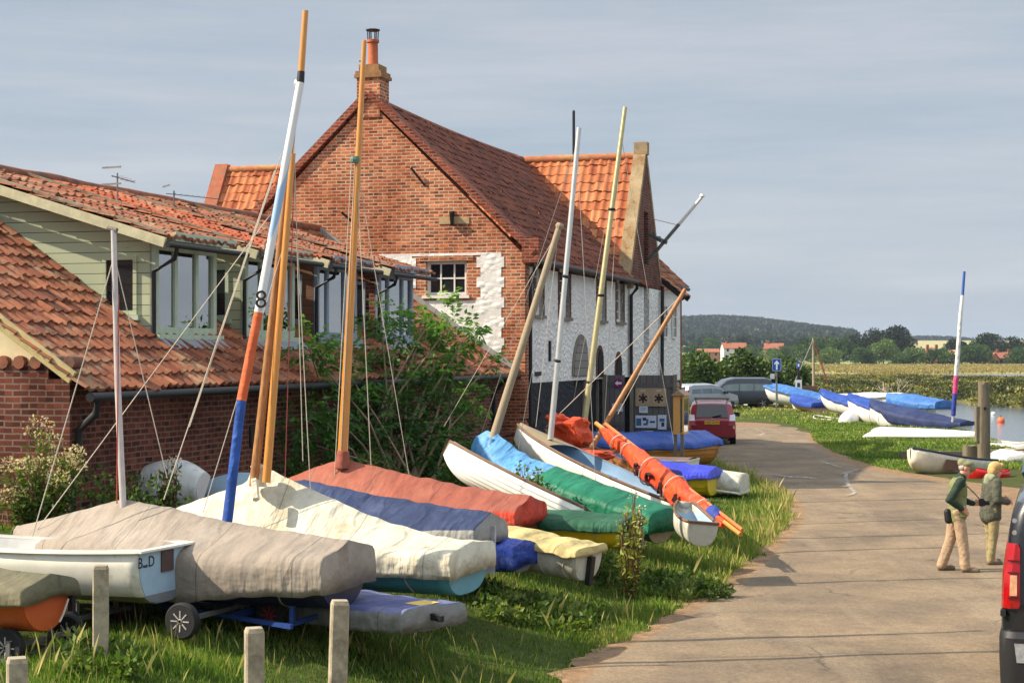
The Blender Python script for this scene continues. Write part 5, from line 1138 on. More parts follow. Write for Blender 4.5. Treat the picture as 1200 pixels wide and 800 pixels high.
MB().box(-.24,-.14,-.1,.1,.9,1.9).build('side_plank', TP, r); MB().tube([(-.02,-.22,1.85),(-.02,-.05,1.85)],.04,8).build('bolt', MT['iron'], r)
pp = P(1137,545,49.5); rough_post('mooring_stump', 'short rotten timber stump beside the tall mooring post', pp.x, pp.y, .42, .55, 5)
pp = P(1055,540,52); r = thing('timber_baulk', 'weathered timber baulk half buried in the grass behind the white dinghy', 'timber', Matrix.Translation(V(pp.x, pp.y, ZT(pp.x,pp.y))))
MB().beam((0,0,.1),(3.4,.2,.1),.2,.26).build('baulk', TP, r)
# buoys
def buoy(label, p, r, m):
    t = thing('buoy', label, 'buoy', V(p.x, p.y, -1.0), 'buoys floating in the creek'); MB().sphere((0,0,r*.45), r, 10).build('float', m, t, smooth=60); MB().tube([(0,0,r*1.3),(0,0,r*1.7)], r*.18, 8).build('ring', MT['black'], t)
F_ = lambda px, py: P(px, py, F*(H+1)/(py-HZ))
buoy('orange round buoy on the creek near the mooring post', F_(1173,495), .24, mk('orange_buoy', C(226,110,60), .5)); buoy('small white buoy on the creek beyond the orange one', F_(1164,486), .16, PALE)
# ------------------------------------------------------------------ posts on the verge, display case, signs
CONC = mk('weathered_concrete', C(168,156,132), .95, .25, 9, .6, 60, dist=.006, col2=C(120,112,92), c2s=4, c2t=.56)
for px, pt, Y, w, lab in ((118,662,17.5,.15,'grey concrete post standing before the white dinghy'), (393,703,16.0,.16,'tallest looking concrete post, before the flat blue dinghy'), (298,735,14.8,.155,'concrete post before the red-hubbed trolley wheel'), (20,770,13.5,.155,'concrete post nearest the camera, in the grass corner')):
    Y *= .81; w *= .84; p = P(px, pt, Y); zg = ZT(p.x, Y); h = p.z-zg; o = thing('verge_post', lab, 'post', Matrix.Translation(V(p.x, Y, zg)) @ Matrix.Rotation(.25+.1*math.sin(px), 4, 'Z') @ Matrix.Rotation(.03 if px == 393 else .0, 4, 'Y'), 'concrete posts along the verge'); a = w/2; c = .012
    sec = lambda s, z: [V(x*s, y*s, z) for x, y in ((-a+c,-a),(a-c,-a),(a,-a+c),(a,a-c),(a-c,a),(-a+c,a),(-a,a-c),(-a,-a+c))]
    MB().loft([sec(1,-.3), sec(1,h*.5), sec(.99,h-.03), sec(.84,h)], closed=True, cap0=True, cap1=True).build('shaft', CONC, o)
dc = thing('display_case', 'narrow glazed wooden display case on two posts between blue covered boats', 'notice case', frame((P(797,535,45).x, 45, 0), (UX.x,UX.y,0), (-UX.y,UX.x,0)))
YW = mk_wood('yellow_varnished_case', C(206,146,66), C(228,176,100), .5, (3,3,.5)); z0, z1 = 3.15-(508-416)*.0225, 3.15-(463-416)*.0225
MB().box(-.38,-.30,.02,.1,-.3,z0).box(-.38,-.3,-.16,-.08,-.3,z0).build('post', MT['timber_grey'], dc)
mb = MB().box(-.4,.4,.04,.11,z0,z1).box(-.4,-.36,-.07,.04,z0,z1).box(.36,.4,-.16,.04,z0,z1).box(-.36,.36,-.16,.04,z0,z0+.05).box(-.36,.36,-.16,.04,z1-.08,z1).box(-.4,-.36,-.17,-.13,z0,z1); mb.build('case', YW, dc)
MB().box(-.36,.36,-.15,-.145,z0+.05,z1-.08).build('glass_door', GLASS, dc); MB().box(-.35,.35,.03,.036,z0+.06,z1-.09).build('backboard', PAPER, dc)
mb = MB().prism([(-.46,-.22,z1+.002),(-.46,.17,z1+.002),(-.46,-.03,z1+.15)], (.92,0,0)).lathe([(.03,0),(.05,.05),(.03,.09),(.05,.13),(.012,.24)], (-.3,0,z1+.12), n=10); mb.build('roof', mk_wood('silver_shingle', C(142,122,96), C(172,152,122), .8), dc)
def sign_post(name, label, cat, px, base, Y, h, r, m):
    p = P(px, base, Y); z = ZT(p.x, p.y); o = thing(name, label, cat, V(p.x, p.y, z)); MB().tube([(0,0,-.3),(0,0,h)], r, 10).build('post', m, o, smooth=50); return o
SBLUE = mk('sign_blue', C(28,84,170), .4, .05, 6)
s = sign_post('one_way_sign', 'blue one-way sign with white up arrow on a galvanised post', 'road sign', 910, 478, 97, 2.9, .055, MT['galv'])
def rrect(w, h, r, y0, y1):
    p = []
    for cx, cz, a0 in ((w/2-r,h/2-r,0),(-w/2+r,h/2-r,PI/2),(-w/2+r,-h/2+r,PI),(w/2-r,-h/2+r,1.5*PI)):
        for k in range(5): a = a0+k*PI/8; p.append((cx+r*math.cos(a), y0, cz+r*math.sin(a)))
    return p
def up(pts, z): return [(x, y, q+z) for x, y, q in pts]
MB().prism(up(rrect(.52,.72,.07,-.075,0),2.55), (0,.015,0)).build('plate', SBLUE, s)
MB().prism([(x, -.082, z+2.55) for x, z in ((-.045,-.27),(.045,-.27),(.045,.08),(.13,0),(.13,.1),(0,.26),(-.13,.1),(-.13,0),(-.045,.08))], (0,.006,0)).build('arrow', SW, s)
mb = MB()
o_, i_ = rrect(.48,.68,.06,-.0785,0), rrect(.455,.655,.05,-.0785,0)
n = len(o_); mb.add(up(o_,2.55)+up(i_,2.55), [(k,(k+1)%n,n+(k+1)%n,n+k) for k in range(n)]); mb.build('border', SW, s)
MB().box(-.36,-.12,-.06,-.045,1.75,2.05).build('small_plate', mk('pale_grey_plate', C(200,202,200), .5), s)
s = sign_post('notice_post', 'black post with a white notice plate behind the one-way sign', 'sign', 935.5, 470, 106, 2.7, .085, MT['black'])
MB().box(-.2,.2,-.11,-.09,.95,1.6).build('notice_plate', SW, s); MB().box(-.09,.09,-.116,-.1105,1.15,1.42).box(-.14,.14,-.116,-.1105,1.02,1.06).build('printed_symbol', INKD, s); MB().box(-.1,.1,-.1,.1,2.3,2.72).build('blue_collar', mk('blue_collar', C(60,80,150), .5), s); MB().box(-.05,.05,-.108,-.1,2.42,2.6).build('white_mark', SW, s)
# ------------------------------------------------------------------ vehicles
DGL = mk('tinted_car_glass', C(22,28,34), .05, .1, 3, spec=.8); CHR = mk('chrome', C(210,212,214), .2, .05, 5, metal=.9); TRIM = mk('black_plastic_trim', C(30,31,33), .55, .15, 8)
REDL = mk('red_lens', C(160,10,18), .18, .25, 14, coat=.6); CLR = mk('clear_lens', C(214,220,224), .12, .05, 6, coat=.6)
def paint(n, c): return mk(n, c, .32, .04, 2, coat=.8, metal=.15)
DGL2 = mk('opaque_pale_car_glass', C(92,108,108), .06, .25, 1.5, spec=.8)  # opaque; daylight seen through the panes is put into the colour
def car(name, label, cat, M, col, L, W, Hh, belt, prof, wheels_x, wr=.31, group=None, side=None, rear=None):
    """local x forward from the rear bumper, y to the left; prof is [(x, top height)] along the centre line"""
    o = thing(name, label, cat, M, group); pm = paint(name+'_paint', col); w = W/2; px, pz = zip(*prof)
    xs = sorted(set(list(px)+[L*i/36 for i in range(37)]))
    secs = []
    for x in xs:
        zt_ = float(np.interp(x, px, pz)); f = min(1, min(x, L-x)/.35); ww = w*(.86+.14*math.sin(min(f,1)*PI/2)); zb = .26+.1*max(0, 1-f*2)
        bl = min(belt, zt_-.02); sl = max(0, zt_-belt); wr_ = ww*.965-sl*.26
        half = [(0,zb),(ww*.9,zb),(ww*.985,zb+.12),(ww,.55*bl+.1),(ww*.992,bl-.1),(ww*.965,bl)]
        if sl > .05: half += [(wr_+.02, zt_-.07),(wr_-.07, zt_-.012),(wr_*.5, zt_+.012),(0,zt_+.02)]
        else: half += [(ww*.9,bl+.008),(ww*.8,bl+.013),(ww*.5,bl+.02),(0,bl+.024)]
        secs.append([V(x,-y,z) for y, z in half[::-1][:-1]]+[V(x,y,z) for y, z in half[:-1]])
    MB().loft(secs, closed=True, cap0=True, cap1=True).build('body', pm, o, smooth=32)
    def hw(x, z):
        zt_ = float(np.interp(x, px, pz)); f = min(1, min(x, L-x)/.35); ww = w*(.86+.14*math.sin(f*PI/2)); return ww*.965-max(0, z-belt)*.26*max(0,zt_-belt)/max(zt_-belt-.07,.05)
    for sg in (-1, 1):
        for x0, x1, x2, x3 in side or []:      # bottom rear, bottom front, top front, top rear
            za, zb_ = belt+.02, None; pts = []
            for x, top in ((x0,0),(x1,0),(x2,1),(x3,1)):
                z = float(np.interp(x, px, pz))-.11 if top else belt+.03
                pts.append(V(x, sg*(hw(x, z)+.012), z))
            MB().prism(pts, (0,-sg*.014,0)).build('side_window', DGL if name == 'parked_car' else DGL2, o)
    if rear:
        (xa, za, wa), (xb, zb_, wb) = rear; n = V(-(zb_-za), 0, xb-xa).normalized()*.012
        MB().prism([V(xa,-wa,za)+n, V(xa,wa,za)+n, V(xb,wb,zb_)+n, V(xb,-wb,zb_)+n], -n*.9).build('rear_window', DGL, o)
    for wx in wheels_x:
        for sg in (-1, 1):
            h = bpy.data.objects.new('wheel', None); COL.objects.link(h); h.parent = o; c = V(wx, sg*(w-.11), wr)
            MB().lathe([(wr*.62,-.09),(wr*.93,-.1),(wr,-.07),(wr,.07),(wr*.93,.1),(wr*.62,.09)], c, (0,sg,0), 24).build('tyre', MT['rubber'], h, smooth=40)
            mb = MB().lathe([(wr*.66,.06),(wr*.66,.085),(wr*.55,.07),(wr*.16,.08),(.01,.085)], c, (0,sg,0), 20)
            for k in range(5): a = k*2*PI/5; mb.beam(c+V(0,sg*.085,0), c+V(math.cos(a)*wr*.6, sg*.09, math.sin(a)*wr*.6), .04, .02)
            mb.build('rim', MT['alloy'], h)
            MB().lathe([(wr*1.17,-.02),(wr*1.17,.0)], V(wx, sg*(w-.006), wr+.02), (0,sg,0), 24).build('wheel_arch', TRIM, o)
    for sg in (-1, 1):
        x = side[-1][1]-.12 if side else L*.6; MB().box(x-.08,x+.06, min(sg*(w-.02),sg*(w+.2)), max(sg*(w-.02),sg*(w+.2)), belt-.0, belt+.15).build('door_mirror', TRIM, o)
    return o, pm
FW = frame((P(831,520,60.5).x, 59.6, 0), (.10,.995,0), (-.995,.10,0))
o, pm = car('parked_car', 'dark red hatchback with roof bars parked behind the display case', 'car', FW, C(140,20,42), 3.9, 1.68, 1.5, .93, [(0,.86),(.06,.95),(.16,1.08),(.42,1.43),(.7,1.5),(1.5,1.53),(2.2,1.5),(2.9,1.1),(3.2,.98),(3.75,.8),(3.9,.62)], (.68,3.15), .3, None, [(.45,1.2,1.15,.6),(1.25,2.75,2.25,1.22)], ((.06,.97,.56),(.38,1.4,.5)))
MB().box(-.06,.2,-.8,.8,.3,.58).build('bumper', pm, o); MB().box(-.05,.1,-.6,.6,.22,.32).build('lower_trim', TRIM, o)
pl = MB().box(-.02,.03,-.26,.26,.74,.86).build('number_plate', mk('yellow_plate', C(226,190,52), .5, .05, 5), o); text('YP60 OXW', .1, INKB, frame((-.0225,0,.8), (0,-1,0), (0,0,1)), pl)
for sg in (-1, 1):
    MB().prism([(-.0,sg*.6,.86),(-.0,sg*.8,.86),(.16,sg*.8,1.08),(.13,sg*.62,1.06)], (.1,0,0)).build('reversing_lamp', CLR, o); MB().prism([(-.025,sg*.56,.7),(-.025,sg*.81,.7),(.0,sg*.81,.855),(.0,sg*.6,.855)], (.1,0,0)).build('tail_light', REDL, o)
MB().box(-.03,.05,-.05,.05,.89,.94).build('badge', CHR, o); MB().beam((.05,.0,.99),(.06,-.32,1.06),.03,.03).build('rear_wiper', TRIM, o)
mb = MB()
for sg in (-1, 1): mb.tube([(.55,sg*.56,1.5),(.6,sg*.56,1.58),(2.2,sg*.56,1.58),(2.3,sg*.56,1.5)], .02, 6)
mb.box(.55,.65,-.62,.62,1.59,1.64).box(1.8,1.9,-.62,.62,1.59,1.64); mb.build('roof_bars', MT['galv'], o)
FW = frame((P(798,455,93).x-.2, 96, 0), (.93,.36,0), (-.36,.93,0))
FW = frame((9.2, 96, 0), (.75,.66,0), (-.66,.75,0))
o, pm = car('silver_estate', 'silver estate car parked between the granary corner and the dark van', 'car', FW, C(150,156,162), 4.5, 1.78, 1.52, .95, [(0,.86),(.1,1.0),(.3,1.42),(.7,1.52),(2.2,1.54),(2.8,1.45),(3.5,1.04),(4.3,.86),(4.5,.6)], (.85,3.6), .32, 'cars parked beyond the granary', [(.45,1.3,1.25,.55),(1.35,2.2,2.15,1.32),(2.25,3.3,2.7,2.22)], ((.1,1.02,.6),(.29,1.38,.52)))
for sg in (-1, 1): MB().prism([(-.02,sg*.6,.8),(-.02,sg*.86,.8),(.17,sg*.82,1.2),(.17,sg*.66,1.2)], (.1,0,0)).build('tail_light', REDL, o)
MB().box(-.05,.2,-.84,.84,.3,.6).build('bumper', pm, o)
FW = frame((15.4, 101.5, 0), (-.985,-.17,0), (.17,-.985,0))
o, pm = car('dark_van', 'dark grey passenger van standing side-on before the hedge', 'van', FW, C(52,58,68), 4.5, 1.82, 1.82, 1.02, [(0,1.0),(.06,1.12),(.2,1.72),(.5,1.82),(2.4,1.83),(2.9,1.72),(3.65,1.16),(4.3,.98),(4.5,.66)], (.8,3.6), .33, 'cars parked beyond the granary', [(.4,1.3,1.25,.45),(1.36,2.2,2.15,1.32),(2.26,3.4,2.85,2.22)], ((.08,1.16,.66),(.2,1.66,.6)))
MB().box(4.3,4.54,-.8,.8,.32,.6).build('front_bumper', TRIM, o)
for sg in (-1, 1): MB().prism([(4.1,sg*.6,.92),(4.42,sg*.55,.84),(4.42,sg*.8,.84),(4.1,sg*.86,.94)], (0,0,-.16)).build('headlight', CLR, o)
FW = frame((8.6, 103.5, 0), (.6,.8,0), (-.8,.6,0))
o, pm = car('small_car', 'dark small car seen just past the granary corner', 'car', FW, C(40,50,64), 3.9, 1.68, 1.5, .93, [(0,.86),(.1,1.05),(.42,1.43),(.7,1.5),(2.2,1.5),(2.9,1.1),(3.75,.8),(3.9,.62)], (.68,3.15), .3, 'cars parked beyond the granary', [(.45,1.2,1.15,.6),(1.25,2.75,2.25,1.22)], ((.08,1.0,.56),(.4,1.4,.5)))
for sg in (-1, 1): MB().prism([(-.02,sg*.6,.75),(-.02,sg*.82,.75),(.2,sg*.8,1.15),(.2,sg*.66,1.15)], (.1,0,0)).build('tail_light', REDL, o)
# near black van, rear corner in the frame
fw = V(.305,.952,0); lf = V(-.952,.305,0); rc = V(P(1173,600,14.4).x, 14.4, 0)-lf*.97
vn = thing('black_van', 'black panel van with roof rack, only its rear corner and tall red light showing', 'van', frame(rc, fw, lf)); VP = paint('van_black_paint', C(24,26,32))
def plan(z, w, x0, x1, r=.14, fr=.4):
    p = []
    for cx, cy, a0, rr_ in ((x0+r, w-r, PI/2, r), (x0+r, -w+r, PI, r), (x1-fr, -w+fr, 1.5*PI, fr), (x1-fr, w-fr, 0, fr)):
        for k in range(7): a = a0+k*PI/12; p.append(V(cx+rr_*math.cos(a), cy+rr_*math.sin(a), z))
    return p
st = [(.36,.93,.02,4.7),(.5,.955,.0,4.78),(.85,.97,0,4.75),(1.02,.968,0,4.6),(1.08,.965,.004,4.3),(1.3,.955,.02,3.9),(1.62,.915,.05,3.3),(1.8,.885,.08,3.0),(1.9,.84,.12,2.85),(1.955,.76,.2,2.7),(1.97,.66,.3,2.6)]
MB().loft([plan(*q) for q in st], closed=True, cap0=True, cap1=True).build('body', VP, vn, smooth=30)
MB().loft([plan(z, w, x, 4.6) for z, w, x in ((.3,.94,-.02),(.34,.975,-.07),(.6,.985,-.09),(.78,.985,-.09),(.83,.975,-.06))], closed=True, cap0=True, cap1=True).build('bumper', TRIM, vn, smooth=30)
DOOR = paint('van_grey_panel', C(54,58,66)); MB().prism([(-.012,-.74,.86),(-.012,.74,.86),(.03,.72,1.3),(.075,.68,1.82),(.075,-.68,1.82),(.03,-.72,1.3)], (.02,0,0)).build('rear_door', DOOR, vn)
MB().prism([(.018,-.66,1.3),(.018,.66,1.3),(.066,.62,1.76),(.066,-.62,1.76)], (.006,0,0)).build('rear_window', DGL, vn)
for sg in (1, -1):
    secs = []
    for z, x in ((1.02,-.016),(1.05,-.02),(1.3,.0),(1.52,.03),(1.56,.036)):
        w0 = .815 if 1.03 < z < 1.55 else .83; wl_ = float(np.interp(z, [.85,1.3,1.62], [.97,.955,.915])); secs.append([V(x,sg*w0,z),V(x-.008,sg*(wl_-.07),z),V(x+.04,sg*(wl_-.01),z),V(x+.12,sg*(wl_+.006),z),V(x+.12,sg*w0,z)])
    tl = MB().loft(secs, closed=True, cap0=True, cap1=True).build('tail_light', REDL, vn, smooth=30)
    for z, x in ((1.11,-.028),(1.32,-.012),(1.42,.004)): MB().beam((x,sg*.82,z),(x+.004,sg*.915,z),.012,.012).build('lens_rib', mk('dark_red_rib', C(90,8,12), .4), tl)
    MB().prism([(-.036,sg*.84,1.13),(-.036,sg*.9,1.13),(-.016,sg*.895,1.3),(-.016,sg*.84,1.3)], (.02,0,0)).build('clear_lens', mk('amber_clear_lens', C(206,150,110), .2, .3, 20, coat=.5), tl)
    MB().prism([(-.095,sg*.72,.58),(-.095,sg*.84,.58),(-.095,sg*.86,.74),(-.095,sg*.72,.74)], (.03,0,0)).build('reflector', mk('grey_reflector', C(150,152,154), .2, .3, 18, coat=.5), vn)
    mb = MB(); mb.box(.0,.12,sg*.0-.0+min(sg*.93,sg*.95),max(sg*.93,sg*.975),.95,1.0); mb.build('hinge', TRIM, vn)
    for k in range(2): MB().lathe([(.02,0),(.02,.03)], (-.0,sg*.86,1.66+.1*k), (-1,0,0), 8).build('bolt', CHR, vn)
for wx in (.95, 3.9):
    for sg in (-1, 1):
        h = bpy.data.objects.new('wheel', None); COL.objects.link(h); h.parent = vn; c = V(wx, sg*.82, .33)
        MB().lathe([(.2,-.1),(.31,-.11),(.33,-.07),(.33,.07),(.31,.11),(.2,.1)], c, (0,sg,0), 24).build('tyre', MT['rubber'], h, smooth=40); MB().lathe([(.21,.08),(.15,.1),(.02,.1)], c, (0,sg,0), 20).build('rim', MT['galv'], h)
RK = mk('rack_blue_grey_steel', C(70,84,100), .4, .15, 6, metal=.3)
mb = MB()
for sg in (-1, 1): mb.tube([(.32,sg*.74,1.93),(.3,sg*.78,2.14),(.5,sg*.78,2.2),(2.5,sg*.78,2.2)], .028, 8); mb.tube([(1.4,sg*.74,1.95),(1.4,sg*.78,2.2)], .022, 8); mb.tube([(2.4,sg*.7,1.9),(2.4,sg*.78,2.2)], .022, 8)
for x in (.5, 1.4, 2.4): mb.tube([(x,-.78,2.2),(x,.78,2.2)], .022, 8)
mb.build('roof_rack', RK, vn, smooth=50); MB().lathe([(.055,-.7),(.055,.7)], (.34,0,2.06), (0,1,0), 14).build('loading_roller', TRIM, vn, smooth=50)
MB().prism([(.6,.5,2.235),(2.3,.5,2.235),(2.3,-.5,2.235),(.6,-.5,2.235)], (0,0,.05)).build('roof_box', mk('grey_roof_board', C(60,66,74), .5), vn)
# ------------------------------------------------------------------ people
def caps(mb, p, q, r0, r1, n=14):
    p, q = Vector(p), Vector(q); d = (q-p); L = max(d.length, 1e-4); prof = [(r0*math.cos(a), r0*math.sin(a)) for a in np.linspace(-PI/2*.96, 0, 6)]+[(r1*math.cos(a), L+r1*math.sin(a)) for a in np.linspace(0, PI/2*.96, 6)]
    return mb.lathe(prof, p, d if d.length > 1e-4 else V(0,0,1), n)
def ell(mb, c, sx, sy, sz, n=12): return mb.sphere(c, 1, n, (sx, sy, sz))
def fuse(mb, name, mat, parent, voxel=.011, sm_=3):
    o = mb.build(name, mat, parent); r = o.modifiers.new('fuse', 'REMESH'); r.mode = 'VOXEL'; r.voxel_size = voxel; r.use_smooth_shade = True
    if sm_: s_ = o.modifiers.new('soften', 'SMOOTH'); s_.iterations = sm_; s_.factor = .5
    if name in ('jumper', 'vest', 'trousers', 'jacket', 'hood'):      # creases
        tx = bpy.data.textures.new('creases', 'CLOUDS'); tx.noise_scale = .075 if name != 'trousers' else .1; tx.noise_depth = 2
        d_ = o.modifiers.new('creases', 'DISPLACE'); d_.texture = tx; d_.strength = .022; d_.mid_level = .5; d_.texture_coords = 'LOCAL'
    return o
SKIN = mk('skin', C(206,150,124), .5, .08, 20, col2=C(190,110,96), c2s=14, c2t=.6)
def hand(mb, w, d, up_, side, curl=.6, s=1.):
    """palm and five bent fingers from wrist w; d is the way the fingers point, side the thumb's side"""
    d, up_, side = Vector(d).normalized(), Vector(up_).normalized(), Vector(side).normalized()
    w = Vector(w)
    for k in range(4): caps(mb, w+side*(.012-.01*k), w+d*.085*s+side*(.03-.02*k), .016, .013, 8)
    for k, L in enumerate((.07,.078,.073,.058)):
        a = w+d*.085*s+side*(.032-.021*k); b = a+(d-up_*curl*.4).normalized()*L*.5; c = b+(d*.6-up_*curl).normalized()*L*.5; caps(mb, a, b, .0105, .0098, 8); caps(mb, b, c, .0098, .008, 8)
    a = w+d*.025+side*.028; b = a+(d*.6+side*.7).normalized()*.04; caps(mb, a, b, .013, .011, 8); caps(mb, b, b+(d-up_*.3).normalized()*.03, .011, .009, 8)
def person(label, base, ang, J, skin=SKIN):
    """J holds joints as (forward, side towards the camera, up)"""
    o = thing('person', label, 'person', Matrix.Translation(base) @ Matrix.Rotation(ang, 4, 'Z') @ Matrix.Scale(.945, 4)); S = lambda k: V(J[k][0], -J[k][1], J[k][2])
    mb = MB(); hd = S('head'); t = J.get('tilt', .35); fwd = V(math.cos(t), 0, -math.sin(t)); upv = V(math.sin(t), 0, math.cos(t))
    caps(mb, S('pelvis'), S('chest'), .115, .112); caps(mb, S('chest'), S('neck'), .105, .062); caps(mb, S('neck'), hd-upv*.03, .058, .055)
    for s_ in ('n', 'f'):
        caps(mb, S('sh'+s_), S('el'+s_), .052, .042); caps(mb, S('el'+s_), S('wr'+s_), .042, .029); caps(mb, S('hip'+s_), S('kn'+s_), .085, .06); caps(mb, S('kn'+s_), S('an'+s_), .058, .038); caps(mb, S('an'+s_), S('to'+s_), .04, .03); caps(mb, S('chest'), S('sh'+s_), .085, .05)
    ell(mb, hd+upv*.035-fwd*.012, .098, .076, .095); ell(mb, hd-upv*.045+fwd*.022, .07, .062, .075)
    caps(mb, hd+fwd*.088+upv*.02, hd+fwd*.112-upv*.022, .011, .016, 8); ell(mb, hd+fwd*.075-upv*.098, .025, .03, .02); caps(mb, hd+fwd*.088-upv*.062+V(0,.018,0), hd+fwd*.088-upv*.062-V(0,.018,0), .011, .011, 8)
    for sg in (-1, 1): ell(mb, hd-fwd*.012+V(0,sg*.079,0)-upv*.005, .022, .012, .034, 8); caps(mb, hd+fwd*.078+upv*.034+V(0,sg*.012,0), hd+fwd*.07+upv*.034+V(0,sg*.045,0), .012, .01, 8)
    for s_, th in (('n',1),('f',-1)): hand(mb, S('wr'+s_), S('ha'+s_)-S('wr'+s_), V(*J.get('pu'+s_, (0,0,1))), V(*J.get('ps'+s_, (0,th,.2))), J.get('cu'+s_, .6))
    body = fuse(mb, 'body', skin, o, .0085, 2)
    mb = MB()
    for sg in (-1, 1): ell(mb, hd+fwd*.084+upv*.014+V(0,sg*.03,0), .008, .011, .008, 6)
    mb.build('eyes', mk('eye_dark', C(40,34,32), .3), body)
    return o, S, hd, fwd, upv
JM = dict(pelvis=(0,0,.93), chest=(.03,0,1.24), neck=(.075,0,1.46), head=(.135,0,1.575), tilt=.5, hipn=(0,.1,.9), hipf=(0,-.1,.9), knn=(.07,.12,.5), knf=(-.07,-.1,.5), ann=(.11,.14,.09), anf=(-.21,-.1,.09), ton=(.28,.17,.04), tof=(-.04,-.13,.04),
          shn=(.03,.19,1.39), shf=(.03,-.19,1.39), eln=(-.15,.29,1.12), elf=(.07,-.27,1.1), wrn=(.03,.255,.985), wrf=(.27,-.14,1.03), han=(.12,.22,.93), haf=(.36,-.1,1.04), psn=(0,-.3,1), psf=(0,.3,1), cun=.4)
bs = P(1121,669,24.7); bs.z = .02
o, S, hd, fwd, upv = person('person in green cap, fishing vest and beige trousers looking down at a camera', bs, -.1, JM)
CAPM = mk('olive_cap', C(132,132,98), .85, .12, 12, .3, 80); VEST = mk('khaki_vest', C(122,128,84), .85, .16, 7, .5, 22, dist=.03); SLV = mk('dark_green_jumper', C(44,60,46), .9, .15, 9, .4, 60); TRO = mk('fawn_trousers', C(172,146,118), .85, .12, 6, .6, 13, dist=.04); BOOT = mk('grey_brown_boot', C(112,98,80), .8, .2, 10, .3, 40); BAG = mk('black_nylon', C(24,25,28), .6, .2, 8)
mb = MB(); ell(mb, hd+upv*.07-fwd*.018, .112, .09, .06); caps(mb, hd+upv*.055-fwd*.09, hd+upv*.062+fwd*.07, .07, .07); fuse(mb, 'cap', CAPM, o, .009, 2)
MB().prism([hd+fwd*f+V(0,y,0)+upv*(.052+dz_) for f, y, dz_ in ((.07,-.075,0),(.13,-.06,-.008),(.175,-.025,-.02),(.185,0,-.02),(.175,.025,-.02),(.13,.06,-.008),(.07,.075,0))], upv*.008).build('cap_peak', CAPM, o)
mb = MB(); ell(mb, hd+upv*.0-fwd*.05, .062, .081, .06); fuse(mb, 'hair', mk('grey_hair', C(170,160,150), .8), o, .009, 1)
mb = MB()
for s_ in 'nf': caps(mb, S('sh'+s_), S('el'+s_), .075, .062); caps(mb, S('el'+s_), S('wr'+s_), .06, .044); caps(mb, S('chest'), S('sh'+s_), .11, .076)
caps(mb, S('chest')+V(0,0,.08), S('neck'), .12, .075); fuse(mb, 'jumper', SLV, o, .011, 3)
mb = MB()
for y in (-.075,.075): caps(mb, S('pelvis')+V(0,y,-.1), S('chest')+V(-.01,y,.08), .125, .128); caps(mb, S('chest')+V(-.01,y,.1), S('neck')+V(-.03,y*1.3,-.05), .115, .055)
caps(mb, S('pelvis')+V(.06,-.13,-.07), S('pelvis')+V(.05,-.14,.1), .075, .06); fuse(mb, 'vest', VEST, o, .011, 3)
mb = MB()
for y, z in ((-.185,.93),(-.165,1.24)): mb.box(.0,.13,y-.03,y+.02,z-.07,z+.05)
mb.build('vest_pocket', VEST, o)
mb = MB(); caps(mb, S('hipn')+V(0,0,.02), S('hipf')+V(0,0,.02), .115, .115)
for s_ in 'nf':
    caps(mb, S('hip'+s_), S('kn'+s_), .108, .088); caps(mb, S('kn'+s_), S('an'+s_)+V(0,0,.0), .086, .075)
fuse(mb, 'trousers', TRO, o, .012, 2)
for s_ in 'nf':
    mb = MB(); caps(mb, S('an'+s_)+V(0,0,.03), S('an'+s_)+V(0,0,-.03), .055, .052); caps(mb, S('an'+s_)+V(-.02,0,-.035), S('to'+s_), .05, .043); caps(mb, S('an'+s_)+V(-.03,0,-.06), S('to'+s_)+V(0,0,-.015), .033, .032); fuse(mb, 'boot', BOOT, o, .009, 2)
mb = MB(); caps(mb, S('pelvis')+V(-.15,-.1,-.01), S('pelvis')+V(-.135,-.1,-.13), .055, .062); fuse(mb, 'belt_pouch', BAG, o, .012, 2)
cam_ = thing('hand_camera', 'black camera held in the hand of the man in the green cap', 'camera', Matrix.Translation(bs) @ Matrix.Rotation(-.1, 4, 'Z') @ Matrix.Scale(.945, 4) @ Matrix.Translation(S('haf')+V(.03,-.03,.01)))
MB().box(-.04,.04,-.07,.07,-.045,.045).box(-.03,.03,-.025,.025,.045,.065).build('body', BAG, cam_); MB().lathe([(.034,0),(.034,.07),(.03,.075)], (.04,0,0), (1,0,0), 16).build('lens', BAG, cam_)
MB().tube([(0,.06,.03),(-.1,.08,.14),(-.26,.09,.3),(-.33,.06,.42)], .008, 5).build('strap', BAG, cam_)
JW = dict(pelvis=(0,0,.9), chest=(.02,0,1.18), neck=(.05,0,1.38), head=(.09,0,1.49), tilt=.3, hipn=(0,.09,.87), hipf=(0,-.09,.87), knn=(-.01,.1,.47), knf=(.05,-.09,.48), ann=(-.06,.1,.08), anf=(.05,-.1,.08), ton=(.1,.12,.04), tof=(.21,-.12,.04),
          shn=(.02,.16,1.31), shf=(.02,-.16,1.31), eln=(-.02,.23,1.05), elf=(.06,-.22,1.05), wrn=(.2,.17,1.0), wrf=(.25,-.1,1.02), han=(.29,.12,1.01), haf=(.33,-.05,1.02), psn=(0,.2,1), psf=(0,-.2,1), cun=.9)
bw = P(1161,663,25.5); bw.z = .02
o, S, hd, fwd, upv = person('person with short blonde hair in a dark tweed jacket and olive trousers', bw, .25, JW)
JK = mk('dark_tweed_jacket', C(78,80,68), .9, .3, 40, .5, 26, dist=.03, col2=C(98,96,78), c2s=8); HOOD = mk('sage_hood', C(138,146,116), .9, .15, 8); OLT = mk('olive_fawn_trousers', C(150,136,96), .85, .12, 6, .6, 13, dist=.04); BLON = mk('blonde_hair', C(188,156,98), .7, .3, 25, .6, 50, dist=.01)
